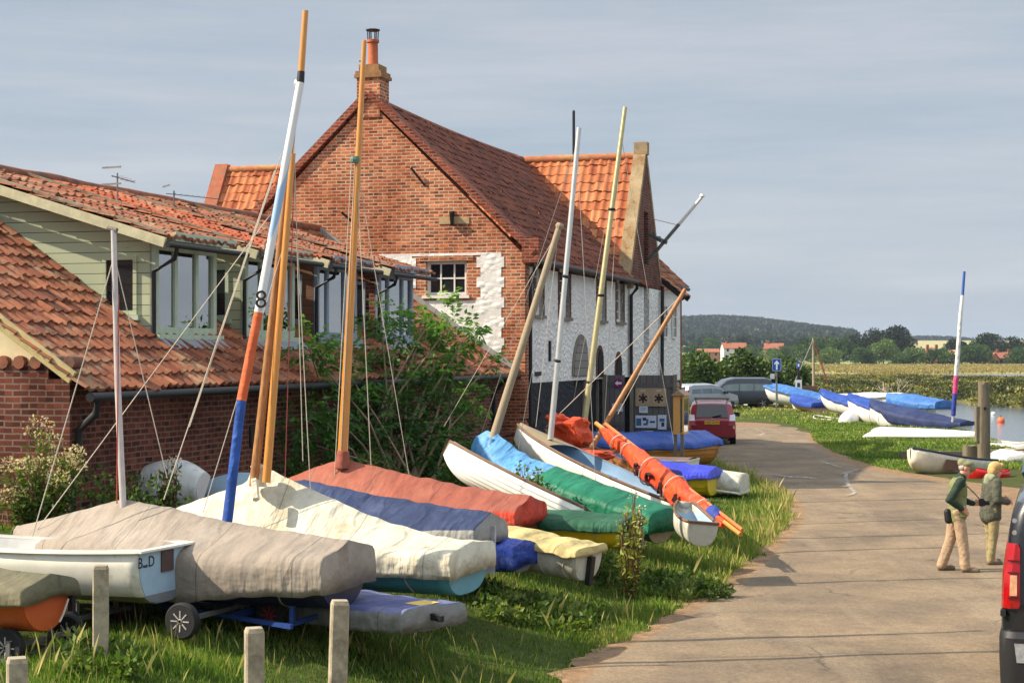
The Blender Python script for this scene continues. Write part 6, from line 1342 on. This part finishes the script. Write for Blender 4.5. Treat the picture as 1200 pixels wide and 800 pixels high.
mb = MB(); ell(mb, hd+upv*.05-fwd*.022, .118, .1, .092); ell(mb, hd-fwd*.06-upv*.02, .072, .094, .09); caps(mb, hd+upv*.1+fwd*.05+V(0,.05,0), hd+upv*.1+fwd*.05-V(0,.05,0), .04, .04); fuse(mb, 'hair', BLON, o, .009, 1)
mb = MB()
for s_ in 'nf': caps(mb, S('sh'+s_), S('el'+s_), .075, .066); caps(mb, S('el'+s_), S('wr'+s_), .062, .05); caps(mb, S('chest'), S('sh'+s_), .12, .074)
for y in (-.06,.06): caps(mb, S('pelvis')+V(-.005,y,-.12), S('chest')+V(-.01,y,.05), .142, .12); caps(mb, S('chest')+V(-.01,y,.08), S('neck')+V(-.02,y,-.03), .11, .06)
fuse(mb, 'jacket', JK, o, .011, 3)
mb = MB(); caps(mb, S('neck')+V(-.06,-.07,-.0), S('neck')+V(-.06,.07,-.0), .06, .06); caps(mb, S('neck')+V(-.11,0,-.07), S('neck')+V(-.08,0,.0), .06, .07); fuse(mb, 'hood', HOOD, o, .011, 2)
mb = MB(); caps(mb, S('hipn'), S('hipf'), .11, .11)
for s_ in 'nf': caps(mb, S('hip'+s_), S('kn'+s_), .1, .076); caps(mb, S('kn'+s_), S('an'+s_), .074, .062)
fuse(mb, 'trousers', OLT, o, .012, 2)
for s_ in 'nf':
    mb = MB(); caps(mb, S('an'+s_)+V(0,0,.03), S('an'+s_)+V(0,0,-.03), .052, .05); caps(mb, S('an'+s_)+V(-.02,0,-.03), S('to'+s_), .046, .04); fuse(mb, 'boot', BOOT, o, .009, 2)
# odds and ends against the granary plinth
lf_ = thing('timber_trestle', 'black broken timber trestle leaning on the tarred granary plinth', 'trestle', Matrix.Translation(V(*P(628,520,39.0)[:2], .35)))
mb = MB().beam((-.5,0,0),(.1,.1,1.5),.08,.06).beam((.5,.1,0),(-.2,.1,1.35),.07,.06).beam((-.7,0,.95),(.7,.05,1.1),.06,.05).beam((.2,0,.1),(.75,.1,1.2),.05,.05); mb.build('frame', MT['iron'], lf_)
# ------------------------------------------------------------------ vegetation
GRASS = mk_leaf('grass_blade', C(50,74,22), C(82,116,36), C(112,138,50), C(146,148,74), C(194,178,118), trans=.3)
def noise2(x, y, s, k=0):
    """cheap value noise on arrays, about -1..1"""
    return (np.sin(x*s*1.7+k+1.9*np.sin(y*s*.8+k))+np.sin(y*s*2.1-k+1.7*np.sin(x*s*1.1))+np.sin((x+y)*s*3.3+2*k))/3
def blades(x, y, h, w, shade, lean=.5, z=None):
    n = len(x); z = zt(x, y)-.02 if z is None else z; a = rng.uniform(0, 2*PI, n); l = rng.uniform(.15, 1, n)*lean*h; b = rng.uniform(0, 2*PI, n)
    bx, by = np.cos(a)*w/2, np.sin(a)*w/2; lx, ly = np.cos(b)*l, np.sin(b)*l
    v = np.empty((n, 4, 3)); v[:,0] = np.stack([x-bx, y-by, z], 1); v[:,1] = np.stack([x+bx, y+by, z], 1)
    v[:,2] = np.stack([x+lx*.45+bx*.7, y+ly*.45+by*.7, z+h*.62], 1); v[:,3] = np.stack([x+lx, y+ly, z+h*np.sqrt(np.maximum(1-(l/np.maximum(h,1e-6))**2*.6, .2))], 1)
    i = np.arange(n)*4; f = np.concatenate([np.stack([i, i+1, i+2], 1), np.stack([i, i+2, i+3], 1)])
    return v.reshape(-1,3), f, np.concatenate([shade, shade])
def xl(y): return np.interp(y, A[:,1], A[:,0])
def xr(y): return np.interp(y, B[:330,1], B[:330,0])
n = 420000; y = 9.0*(64/9.0)**rng.uniform(0, 1, n); edge = xl(y)+.12+.16*noise2(y*1.0, y*.3, 2.2)
x0 = -.36*y-1.2; x = x0+(edge-x0)*rng.uniform(0, 1, n)**.85
rx, ry = x-GC.x, y-GC.y; tt = rx*UX.x+ry*UX.y; dd = rx*WX.x+ry*WX.y
ok = ((dd > -.42) | (tt < -19.3)) & ~((tt > 2) & (dd < 2.4))
x, y, tt, dd, edge = x[ok], y[ok], tt[ok], dd[ok], edge[ok]; n = len(x)
big = noise2(x, y, .8); ed = edge-x
h = (.034+.036*np.clip(big+.5, 0, 1.3))*rng.uniform(.6, 1.5, n)*(1+.010*y)
tuft = np.exp(-(ed/.9)**2)*np.clip(.5+noise2(x, y, 2.4, 2), .1, 1.4)*sm(17, 24, y)
h += tuft*rng.uniform(.03, .28, n)
rough = .8*sm(1.1, 3, ed)*np.clip(.4+noise2(x, y, 1.4, 5), 0, 1.2)*sm(17.5, 20, y); h += rough*rng.uniform(0, .08, n)
for px_, py_, r_, hh in ((-3.4,14.1,.4,.18), (-2.75,14.5,.4,.12), (-1.34,12.9,.25,.1), (-1.83,11.9,.25,.1), (-.5,14.8,.4,.1), (-.2,15.6,.35,.14)):
    h += np.exp(-((x-px_)**2+(y-py_)**2)/r_**2)*hh*rng.uniform(.2, 1, n)
thin = (rng.uniform(0, 1, n) < .16) & (ed < .5); 
tall = (rng.uniform(0, 1, n) < .010)*(y > 12); h = np.minimum(h*(1+tall*rng.uniform(1, 2.6, n)), .42); shade = np.clip(.38+.45*tall+.16*big+.2*noise2(x, y, 3.3, 1)*.6+rng.normal(0, .15, n)+tuft*.36+.12*(noise2(x, y, 1.9, 7) > .45), 0, 1)
w = (1-.45*tall)*np.clip(.0042+.00036*y, 0, .03)*rng.uniform(.7, 1.4, n)
v, f, s = blades(x, y, h, w, shade)
o = mesh_np('verge_grass', v, f, GRASS, col=s); o['kind'] = 'stuff'
# creek side bank and the green beyond the bend
n = 90000; y = 41*(120/41)**rng.uniform(0, 1, n); x = np.where(y < 80, xr(np.minimum(y, 78)), -8)+.0; x1 = np.interp(y, CHAN[:7,1], CHAN[:7,0])-.9
x = x-.15+(x1-x)*rng.uniform(0, 1, n)**1.15; ok = (x < x1) & ~((y > 74) & (y < 88-.35*x*0) & (x < 12.2) & (y < 83.5)); ok &= ~((y < 47.5) & (x > 10.6)); ok &= ~((x < 6) & (y < 96))
x, y = x[ok], y[ok]; n = len(x); big = noise2(x, y, .5)
h = (.05+.06*np.clip(big+.6, 0, 1.4))*rng.uniform(.5, 1.6, n); shade = np.clip(.46+.24*big+rng.normal(0, .18, n)+.2*sm(80, 95, y), 0, 1)
v, f, s = blades(x, y, h, .0007*y*rng.uniform(.6, 1.5, n)*1.3, shade, .7); o = mesh_np('bank_grass', v, f, GRASS, col=s); o['kind'] = 'stuff'
# ---- leaves
def rdir(n):
    v = rng.normal(0, 1, (n, 3)); return v/np.linalg.norm(v, axis=1, keepdims=True)
def leaves(c, d, L, W, shade, droop=0.):
    """diamond leaves at c pointing along d, folded a little"""
    n = len(c); d = d/np.linalg.norm(d, axis=1, keepdims=True); r = rdir(n); s = np.cross(d, r); s /= np.linalg.norm(s, axis=1, keepdims=True)+1e-9; u = np.cross(s, d)
    L = np.broadcast_to(L, n)[:,None]; W = np.broadcast_to(W, n)[:,None]; v = np.empty((n, 4, 3))
    v[:,0] = c; v[:,1] = c+d*L*.45+s*W/2+u*W*.15; v[:,2] = c+d*L-np.array([0,0,1])*droop*L; v[:,3] = c+d*L*.45-s*W/2+u*W*.15
    return v.reshape(-1,3), np.arange(n*4).reshape(n, 4), np.broadcast_to(shade, n)
def cloud(clumps, per, L, W, up=.3, jit=.16, shell=.55):
    """leaves round clump centres (x,y,z,rx,rz,shade)"""
    c = np.asarray(clumps, float); k = np.repeat(np.arange(len(c)), per); n = len(k); d = rdir(n); r = rng.uniform(shell**3, 1, n)**(1/3)
    p = c[k,:3]+d*r[:,None]*np.stack([c[k,3], c[k,3], c[k,4]], 1); dd_ = d*.8+rdir(n)*.9+np.array([0,0,up])
    sh = np.clip(c[k,5]+rng.normal(0, jit, n)+.0*d[:,2], 0, 1); sz = rng.uniform(.7, 1.35, n); return leaves(p, dd_, L*sz, W*sz, sh)
LEAF = mk_leaf('weed_leaf', C(44,62,26), C(72,96,38), C(104,126,52), C(150,150,84), trans=.35)
# weeds under the wall and round the sterns
cl = []
for i in range(430):
    t_ = random.uniform(-19.5, -.6); d_ = random.uniform(-.4, 1.15)*random.uniform(.2, 1); p = GC+UX*t_+WX*d_
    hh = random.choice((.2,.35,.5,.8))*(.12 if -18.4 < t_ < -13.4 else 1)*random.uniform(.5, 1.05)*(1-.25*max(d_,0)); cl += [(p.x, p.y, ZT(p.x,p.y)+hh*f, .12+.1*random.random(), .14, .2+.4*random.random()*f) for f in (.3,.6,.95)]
for px_, py_, Y_ in [(random.uniform(560,700), 0, random.uniform(19.0, 20.2)) for _ in range(60)]+[(random.uniform(700,850), 0, random.uniform(21.9, 23.4)) for _ in range(60)]+[(random.uniform(75,160), 0, random.uniform(13.7, 14.3)) for _ in range(16)]:
    x_ = (px_-600)*Y_/F; hh = random.uniform(.03,.2); cl += [(x_, Y_, ZT(x_,Y_)+hh*f, .10, .06, .3+.5*random.random()) for f in (.4,1)]
v, f, s = cloud(cl, 30, .075, .04, .3, .14, .2); o = mesh_np('weeds', v, f, LEAF, col=s); o['kind'] = 'stuff'
# ---- elder bush against the low building
ELD = mk_leaf('elder_leaf', C(38,64,28), C(62,102,40), C(98,140,56), C(140,172,80), trans=.4)
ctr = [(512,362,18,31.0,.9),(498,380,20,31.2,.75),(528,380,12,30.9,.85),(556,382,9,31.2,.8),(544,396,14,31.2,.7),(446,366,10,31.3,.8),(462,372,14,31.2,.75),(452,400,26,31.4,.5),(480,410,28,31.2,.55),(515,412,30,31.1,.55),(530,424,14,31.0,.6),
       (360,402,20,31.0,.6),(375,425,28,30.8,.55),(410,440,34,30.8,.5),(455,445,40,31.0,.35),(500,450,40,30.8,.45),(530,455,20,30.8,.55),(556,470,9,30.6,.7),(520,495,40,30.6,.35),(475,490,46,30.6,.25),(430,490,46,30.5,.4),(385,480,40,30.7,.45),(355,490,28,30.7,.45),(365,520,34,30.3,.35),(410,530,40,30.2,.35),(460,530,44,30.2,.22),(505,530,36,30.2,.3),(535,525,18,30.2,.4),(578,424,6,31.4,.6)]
p0, ax_, sh_, ends = [], [], [], []
for px_, py_, r_, Y_, s_ in ctr:
    q_ = (px_-600)/F; tw_ = (q_*(GC.y+EY.y*.45)-(GC.x+EY.x*.45))/(UX.x-q_*UX.y); wy_ = GC.y+EY.y*.45+UX.y*tw_       # where the brick wall stands along this line
    Y_ = min(Y_, wy_-.35-r_*Y_/F*.9); c = P(px_, py_, Y_); R_ = r_*Y_/F; ends.append(c)
    for i in range(int((6+r_*1.9)*(.5 if py_ < 430 else .8))):
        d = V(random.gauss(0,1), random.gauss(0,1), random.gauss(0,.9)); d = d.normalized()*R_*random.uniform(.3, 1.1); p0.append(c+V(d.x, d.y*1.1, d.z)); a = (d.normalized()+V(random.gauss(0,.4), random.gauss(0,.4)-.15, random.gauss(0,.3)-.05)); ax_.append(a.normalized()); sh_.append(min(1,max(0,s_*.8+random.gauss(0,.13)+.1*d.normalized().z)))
pc, pd, ps, pl_ = [], [], [], []
for c, a, s_ in zip(p0, ax_, sh_):
    sd_ = a.cross(V(0,0,1)); sd_ = sd_.normalized() if sd_.length > .05 else V(1,0,0); L = random.uniform(.2,.34)
    for k in range(3):
        for sg in (-1, 1): pc.append(c+a*L*(.25+.28*k)-V(0,0,.05*k*k*L)); pd.append(a*.55+sd_*sg*.8-V(0,0,.25)); ps.append(s_+random.gauss(0,.05)); pl_.append(L*.48)
    pc.append(c+a*L*.9); pd.append(a-V(0,0,.3)); ps.append(s_); pl_.append(L*.5)
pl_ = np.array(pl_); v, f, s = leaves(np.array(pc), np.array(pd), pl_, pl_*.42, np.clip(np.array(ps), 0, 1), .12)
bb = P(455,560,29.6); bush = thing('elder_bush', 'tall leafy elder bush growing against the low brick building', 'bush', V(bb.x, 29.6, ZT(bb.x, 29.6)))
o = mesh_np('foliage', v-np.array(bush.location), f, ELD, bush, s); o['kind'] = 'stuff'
mb = MB()
for i, (px_, py_, r_, Y_, s_) in enumerate(ctr):
    e = ends[i]-bush.location; b0 = V(random.uniform(-.7,.7), random.uniform(-.2,.2), -.1); m_ = b0.lerp(e, .5)+V(random.uniform(-.2,.2), 0, .2); mb.tube([b0, m_, e], [.035,.022,.008], 6)
mb.build('stems', mk('elder_stem', C(140,124,98), .9, .2, 12), bush, smooth=60)
def flower_shrub(name, label, pts, Y, leafm, flm, stem_c, n_leaf=30, n_fl=70, fs=.035):
    cx = sum(p[0] for p in pts)/len(pts); base = P(cx, 600, Y); z0 = ZT(base.x, Y); o = thing(name, label, 'shrub', V(base.x, Y, z0)); cl, fl, mb = [], [], MB()
    for px_, py_, r_ in pts:
        c = P(px_, py_, Y+random.uniform(-.3,.3)); R_ = r_*Y/F; fl.append((c.x, c.y, c.z, R_, R_*.7, .5)); n_ = 7; root = V(base.x+(c.x-base.x)*.35, Y, z0)
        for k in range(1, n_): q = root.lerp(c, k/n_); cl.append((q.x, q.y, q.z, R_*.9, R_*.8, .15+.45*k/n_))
        for k in range(4): mb.tube([root-o.location, root.lerp(c,.5)-o.location+V(random.uniform(-.06,.06),0,0), c-o.location+V(random.gauss(0,R_*.5),0,random.gauss(0,R_*.3))], [.012,.009,.004], 5)
    v, f, s = cloud(cl, n_leaf, .085, .03, .2, .14, .2); q = mesh_np('foliage', v-np.array(o.location), f, leafm, o, s); q['kind'] = 'stuff'
    v, f, s = cloud(fl, n_fl, fs, fs*.8, .3, .25, .3); q = mesh_np('flowers', v-np.array(o.location), f, flm, o, s); q['kind'] = 'stuff'
    mb.build('stems', stem_c, o, smooth=60)
FLUFF = mk_leaf('seed_fluff', C(150,130,104), C(206,186,150), C(232,216,190), trans=.4); BROWNS = mk('brown_stem', C(110,70,50), .8, .2, 9); PINKF = mk_leaf('pale_seedhead', C(190,160,140), C(220,196,180), C(236,226,214), trans=.4)
flower_shrub('hemp_agrimony', 'tall shrub with fluffy cream seed heads against the brick gable corner', [(45,500,18),(60,520,16),(75,540,16),(88,530,12),(52,545,18),(70,560,14),(30,545,14),(92,545,10),(12,545,14),(6,580,14),(40,575,16)], 20.6, LEAF, FLUFF, BROWNS, 34, 90)
flower_shrub('pink_seed_shrub', 'small shrub with pale pink seed heads before the upturned grey hull', [(196,545,9),(204,540,8),(190,556,8),(206,556,7),(196,568,8)], 22.0, LEAF, PINKF, BROWNS, 14, 34, .03)
flower_shrub('sprig_shrub', 'leafy sprig of dark shrub rising between the clinker boat and the blue tarpaulin', [(612,545,9),(622,560,9),(630,552,7),(640,570,8),(606,560,7)], 24.9, LEAF, LEAF, BROWNS, 20, 14, .05)
flower_shrub('willowherb_plant', 'yellow-green weed growing up between the emerald cover and the yellow dinghy', [(735,600,8),(742,580,7),(750,596,7),(728,612,7),(745,615,7)], 21.9, mk_leaf('yellow_green_leaf', C(90,110,40), C(150,156,70), C(186,180,100)), FLUFF, BROWNS, 20, 12, .03)
# ---- trees
BARK = mk('bark', C(88,76,62), .95, .25, 5, .6, 20)
TL = [mk_leaf('dark_tree_leaf', C(18,32,20), C(30,48,26), C(46,66,34), trans=.2), mk_leaf('mid_tree_leaf', C(38,60,26), C(60,88,38), C(90,116,54), trans=.25), mk_leaf('light_tree_leaf', C(64,88,40), C(92,118,58), C(124,144,80), trans=.25)]
def tree(label, px_, ptop, wpx, Y, kind, base=None, group='trees beyond the marsh', name='tree', dens=1.):
    x_ = (px_-600)*Y/F; z0 = ZT(x_, Y); top = H-(ptop-HZ)*Y/F; h = top-z0; R_ = wpx*Y/F/2; o = thing(name, label, 'tree', V(x_, Y, z0-.3), group); cl, mb = [], MB()
    mb.tube([(0,0,0),(random.uniform(-.3,.3),0,h*.35),(random.uniform(-.5,.5),0,h*.7)], [h*.028,h*.02,h*.008], 8)
    nC = 26 if kind else 30
    for k in range(nC):
        a = random.uniform(0, 2*PI); f = random.uniform(.12, 1); prof = math.sin(PI*min(1,(f*.86+.12)))**.6; rr_ = R_*prof*random.uniform(.35, .95); c = V(math.cos(a)*rr_, math.sin(a)*rr_, h*(.1+.84*f)); cr = R_*random.uniform(.26,.42)
        cl.append((c.x, c.y, c.z, cr, cr*.75, .12+.6*random.random()))
        if k % 4 == 0: mb.tube([(0,0,h*.3*f+.5), tuple(c*.95)], [h*.012,h*.004], 5)
    L = max(.05*h, .3*R_**.5*.9); v, f, s = cloud(cl, int(90*dens), L, L*.7, .25, .13, .5); q = mesh_np('crown', v, f, TL[kind], o, s); q['kind'] = 'stuff'
    mb.build('trunk', BARK, o, smooth=60); return o
KN = ['dark evergreen tree', 'mid-green tree', 'pale green bushy tree']
TREES = [(1047,386,34,735,0,'tallest dark pine of the clump, at its creek end'),(1024,389,30,750,0,'dark pine just behind the tallest one'),(1003,396,32,760,0,'dark spreading tree in the middle of the clump'),(1062,398,26,728,0,'very dark rounded tree before the tallest pine'),
 (984,402,30,720,1,'mid-green tree beside the dark pines'),(1035,402,28,712,2,'pale round tree in front of the dark pines'),(962,398,34,740,1,'broad mid-green tree behind the bare yacht mast'),(942,402,30,760,1,'mid-green tree between the yacht mast and the hedge'),(972,412,22,700,2,'low willow-like pale tree at the field edge by the yacht mast'),(1010,412,24,705,1,'low mid-green tree below the dark pines'),(1070,411,24,705,2,'pale round tree beside the red brick house'),(1100,413,30,700,1,'dense green tree in front of the red brick house'),
 (1138,408,30,715,1,'leafy tree just past the sleeved mast'),(1120,402,26,760,0,'dark tree behind the brick house roofs'),(1162,394,40,800,0,'domed dark tree highest behind the grey stone house'),(1150,409,24,720,2,'pale tree beside the grey stone house'),(1188,401,34,790,0,'dark tree at the picture edge behind the stone house'),(1196,412,26,720,1,'green tree at the picture edge below the dark one'),(1145,401,24,840,0,'small dark tree between the domed tree and the mast'),(1055,417,20,698,1,'low bush-like tree at the foot of the dark clump'),
 (920,407,26,820,1,'mid-green tree left of the yacht mast beyond the hedge'),(884,406,24,860,1,'mid-green tree between the white and the orange house'),(905,409,20,800,2,'pale tree under the orange house'),(834,397,26,980,1,'mid-green tree above the long orange roof'),(812,404,22,960,1,'tree beside the granary edge on the slope'),(872,394,24,1050,0,'dark tree behind the white house')]
for px_, pt, w_, Y_, k_, lab in TREES: tree(lab, px_, pt-(3 if Y_ < 800 else 0), w_*1.35, Y_, k_, dens=1.5)
tree('bright green leafy tree beside the granary wall over the parked cars', 812, 411, 46, 128, 2, group=None, name='hedgerow_tree', dens=2.)
# hedge behind the cars: one run of hawthorn
cl = []
for i in range(150):
    px_ = random.uniform(792, 946); Y_ = 122+random.uniform(-3, 5); x_ = (px_-600)*Y_/F; hh = (2.5+.5*math.sin(px_*.11)+.35*math.sin(px_*.37))*(1-.45*max(0,(px_-915)/31)); z0 = ZT(x_, Y_)
    for f_ in (.2,.5,.85): cl.append((x_, Y_, z0+.2+hh*f_, .7, .55, .15+.4*f_*random.random()+.08))
HL = mk_leaf('hedge_leaf', C(34,52,24), C(60,82,36), C(100,118,56), C(140,140,70), trans=.25)
hx = thing('hedge', 'long dense green hedge behind the parked cars', 'hedge', V(16, 123, -.3)); v, f, s = cloud(cl, 46, .3, .2, .25, .15, .3); q = mesh_np('foliage', v-np.array(hx.location), f, HL, hx, s); q['kind'] = 'stuff'
mb = MB()
for i in range(26): x_ = -4.2+i*.36*1.0; mb.tube([(x_,0,0),(x_+random.uniform(-.2,.2),.1,1.6)], [.05,.02], 5)
mb.build('stems', BARK, hx)
# marsh scrub (sea-blite) on the salt marsh
SCR = mk_leaf('scrub_leaf', C(44,50,30), C(78,84,42), C(122,122,60), C(168,152,84), trans=.2)
cl = []
while len(cl) < 900:
    Y_ = 128*(290/128)**random.random()**1.3; px_ = random.uniform(925, 1260); x_ = (px_-600)*Y_/F; z0 = ZT(x_, Y_)
    if z0 < -.95: continue
    k = .5+.5*noise.noise(V(x_*.05, Y_*.03, 3)); hh = (.25+2.4*max(0,k-.36)**1.2)*random.uniform(.4,1.5)*(1-.45*sm(190,270,Y_)); cl.append((x_, Y_, z0+hh*.4, .8+1.3*hh, hh*.75, random.choice((.05,.18,.3,.5,.85))*random.uniform(.6,1.15)))
v, f, s = cloud(cl, 130, .26, .16, .7, .12, .55); o = mesh_np('marsh_scrub', v, f, SCR, col=s); o['kind'] = 'stuff'
n = 45000; Y_ = 285*(725/285)**rng.uniform(0, 1, n); x = (rng.uniform(780, 1300, n)-600)*Y_/F; zz = zt(x, Y_); ok = zz > -.95; x, Y_, zz = x[ok], Y_[ok], zz[ok]
v, f, s = blades(x, Y_, rng.uniform(.2, .6, len(x)), .0011*Y_, np.clip(rng.normal(.5, .2, len(x)), 0, 1), .4, zz); o = mesh_np('reeds', v, f, mk_leaf('dry_reed', C(104,98,60), C(142,130,82), C(166,152,102), trans=.2), col=s); o['kind'] = 'stuff'
ds = thing('dead_shrub', 'bleached leafless shrub on the marsh edge across the creek', 'shrub', V(P(1050,470,137).x, 137, -.8)); mb = MB()
def twig(p, d, L, r, lv):
    q = p+d*L; mb.tube([p, p.lerp(q,.5)+V(random.uniform(-.05,.05)*L,0,random.uniform(-.05,.05)*L), q], [r,r*.8,r*.6], 5)
    if lv:
        for _ in range(3): twig(p.lerp(q, random.uniform(.5,1)), (d+V(random.gauss(0,.5), random.gauss(0,.3), random.gauss(.1,.35))).normalized(), L*random.uniform(.5,.8), r*.6, lv-1)
for a in (-.9,-.5,.1,.5): twig(V(0,0,0), V(a*1.2, .1, .8).normalized(), 1.1, .05, 3)
mb.build('branches', mk('bleached_wood', C(196,184,160), .8, .1, 6), ds)
# far woodland on the hill
cl = []
while len(cl) < 3000:
    Y_ = random.uniform(1950, 2650); q_ = random.uniform(.085, .2); x_ = q_*Y_; z0 = ZT(x_, Y_)
    lim = 26+6*noise.noise(V(q_*40, 1, 2))
    if z0 < lim and random.random() < .93: continue
    cl.append((x_, Y_, z0+5, 7, 6.5, .1+.5*random.random()))
for i in range(700): Y_ = random.uniform(2900, 3100); q_ = random.uniform(.225,.27); x_ = q_*Y_; cl.append((x_, Y_, ZT(x_,Y_)+6, 8, 7*math.sin(PI*(q_-.225)/.045)**.4, .1+.5*random.random()))
for i in range(130): Y_ = random.uniform(1300, 1700); q_ = random.uniform(.09,.2); x_ = q_*Y_; cl.append((x_, Y_, ZT(x_,Y_)+2, 5, 3.2, .2+.5*random.random()))
v, f, s = cloud(cl, 44, 4.4, 3.2, .4, .06, .55); o = mesh_np('far_woodland', v, f, TL[0], col=s); o['kind'] = 'stuff'
# ---- houses across the marsh
def house(label, px0, px1, ptop, pw, Y, wallm, roofm, yaw=0., depth=7., gable=False, chim=1):
    x0_, x1_ = (px0-600)*Y/F, (px1-600)*Y/F; w_ = x1_-x0_; top = H-(ptop-HZ)*Y/F; ew = H-(pw-HZ)*Y/F; z0 = ZT((x0_+x1_)/2, Y)-1
    o = thing('far_house', label, 'house', Matrix.Translation(V((x0_+x1_)/2, Y, z0)) @ Matrix.Rotation(yaw, 4, 'Z'), 'houses across the marsh'); e, r_ = ew-z0, top-z0; a = w_/2; d_ = depth/2
    if gable:
        MB().prism([(-a,-d_,0),(a,-d_,0),(a,-d_,e),(0,-d_,r_),(-a,-d_,e)], (0,depth,0)).build('wall', wallm, o); mb = MB()
        for sg in (-1,1): mb.prism([(sg*(a+.3),-d_-.3,e-.3),(0,-d_-.3,r_+.15),(0,-d_-.3,r_+.4),(sg*(a+.3),-d_-.3,e-.05)], (0,depth+.6,0))
        mb.build('roof', roofm, o)
    else:
        MB().prism([(-a,-d_,0),(-a,d_,0),(-a,d_,e),(-a,0,r_-.1),(-a,-d_,e)], (w_,0,0)).build('wall', wallm, o); mb = MB()
        for sg in (-1,1): mb.prism([(-a-.3,sg*(d_+.4),e-.4),(-a-.3,0,r_),(-a-.3,0,r_+.25),(-a-.3,sg*(d_+.4),e-.15)], (w_+.6,0,0))
        mb.build('roof', roofm, o)
    for k in range(chim): cx = (-.35+.7*k)*w_ if chim > 1 else -.3*w_; MB().box(cx-.5,cx+.5,-.5,.5,r_-1,r_+1.6).build('chimney', MT['brick_red'], o)
    nw = max(2, int(w_/3.2))
    for zf in ((e-4.6, e-1.2) if e > 5.6 else (e-1.6,)):
        for k in range(nw): cx = -a+w_*(k+.5)/nw; MB().box(cx-.55,cx+.55,-d_-.06,-d_-.01,zf-.7,zf+.7).build('window', PANE, o)
HW = mk('white_render', C(226,222,212), .8, .08, 1); HO = mk('orange_brick_far', C(176,124,98), .9, .15, 1); HS = mk('grey_stone_far', C(128,124,128), .9, .15, 1); RO = mk('orange_roof_far', C(158,98,72), .9, .15, 1); RB_ = mk('brown_roof_far', C(150,92,72), .9, .15, 1)
house('white two-storey house with orange roof among trees beyond the hedge', 846, 874, 402, 407.5, 880, HW, RO, .12)
house('long low building with an orange roof beside the white house', 817, 842, 409, 412, 870, HO, RO, .05, chim=0); house('orange brick house with brown roof beyond the hedge', 896, 918, 402.5, 408, 850, HO, RB_, -.2)
house('red brick house with two chimneys behind the green tree', 1084, 1100, 408, 414, 745, HO, RB_, .2, gable=True, chim=2); house('brick house with pale roof beside the sleeved mast', 1101, 1120, 410.5, 417, 750, HO, mk('pale_roof_far', C(190,140,116), .9), -.1, chim=0); house('small white-walled cottage gable below the pale roof', 1112, 1118, 416, 420, 725, HW, RO, 0, 5, True, 0)
house('grey stone house with brown roof and two chimneys', 1166, 1185, 413, 419, 730, HS, RB_, .0, chim=2); house('brick gabled wing beside the grey stone house', 1155, 1166, 414, 420, 728, HO, RO, .3, gable=True, chim=0)
# ------------------------------------------------------------------ air
hz_ = MB().box(-8200, 8200, -60, 4700, -3.2, 86).build('haze', [], rec=False); hz_['kind'] = 'stuff'
t = NT('thin_haze'); t.t.nodes.remove(t.b); pv = t.n('VolumePrincipled'); pv.inputs['Color'].default_value = (.70,.82,1,1); pv.inputs['Density'].default_value = .00009; pv.inputs['Anisotropy'].default_value = .2
t.l(pv.outputs[0], t.out.inputs['Volume']); hz_.data.materials.append(t.mat)
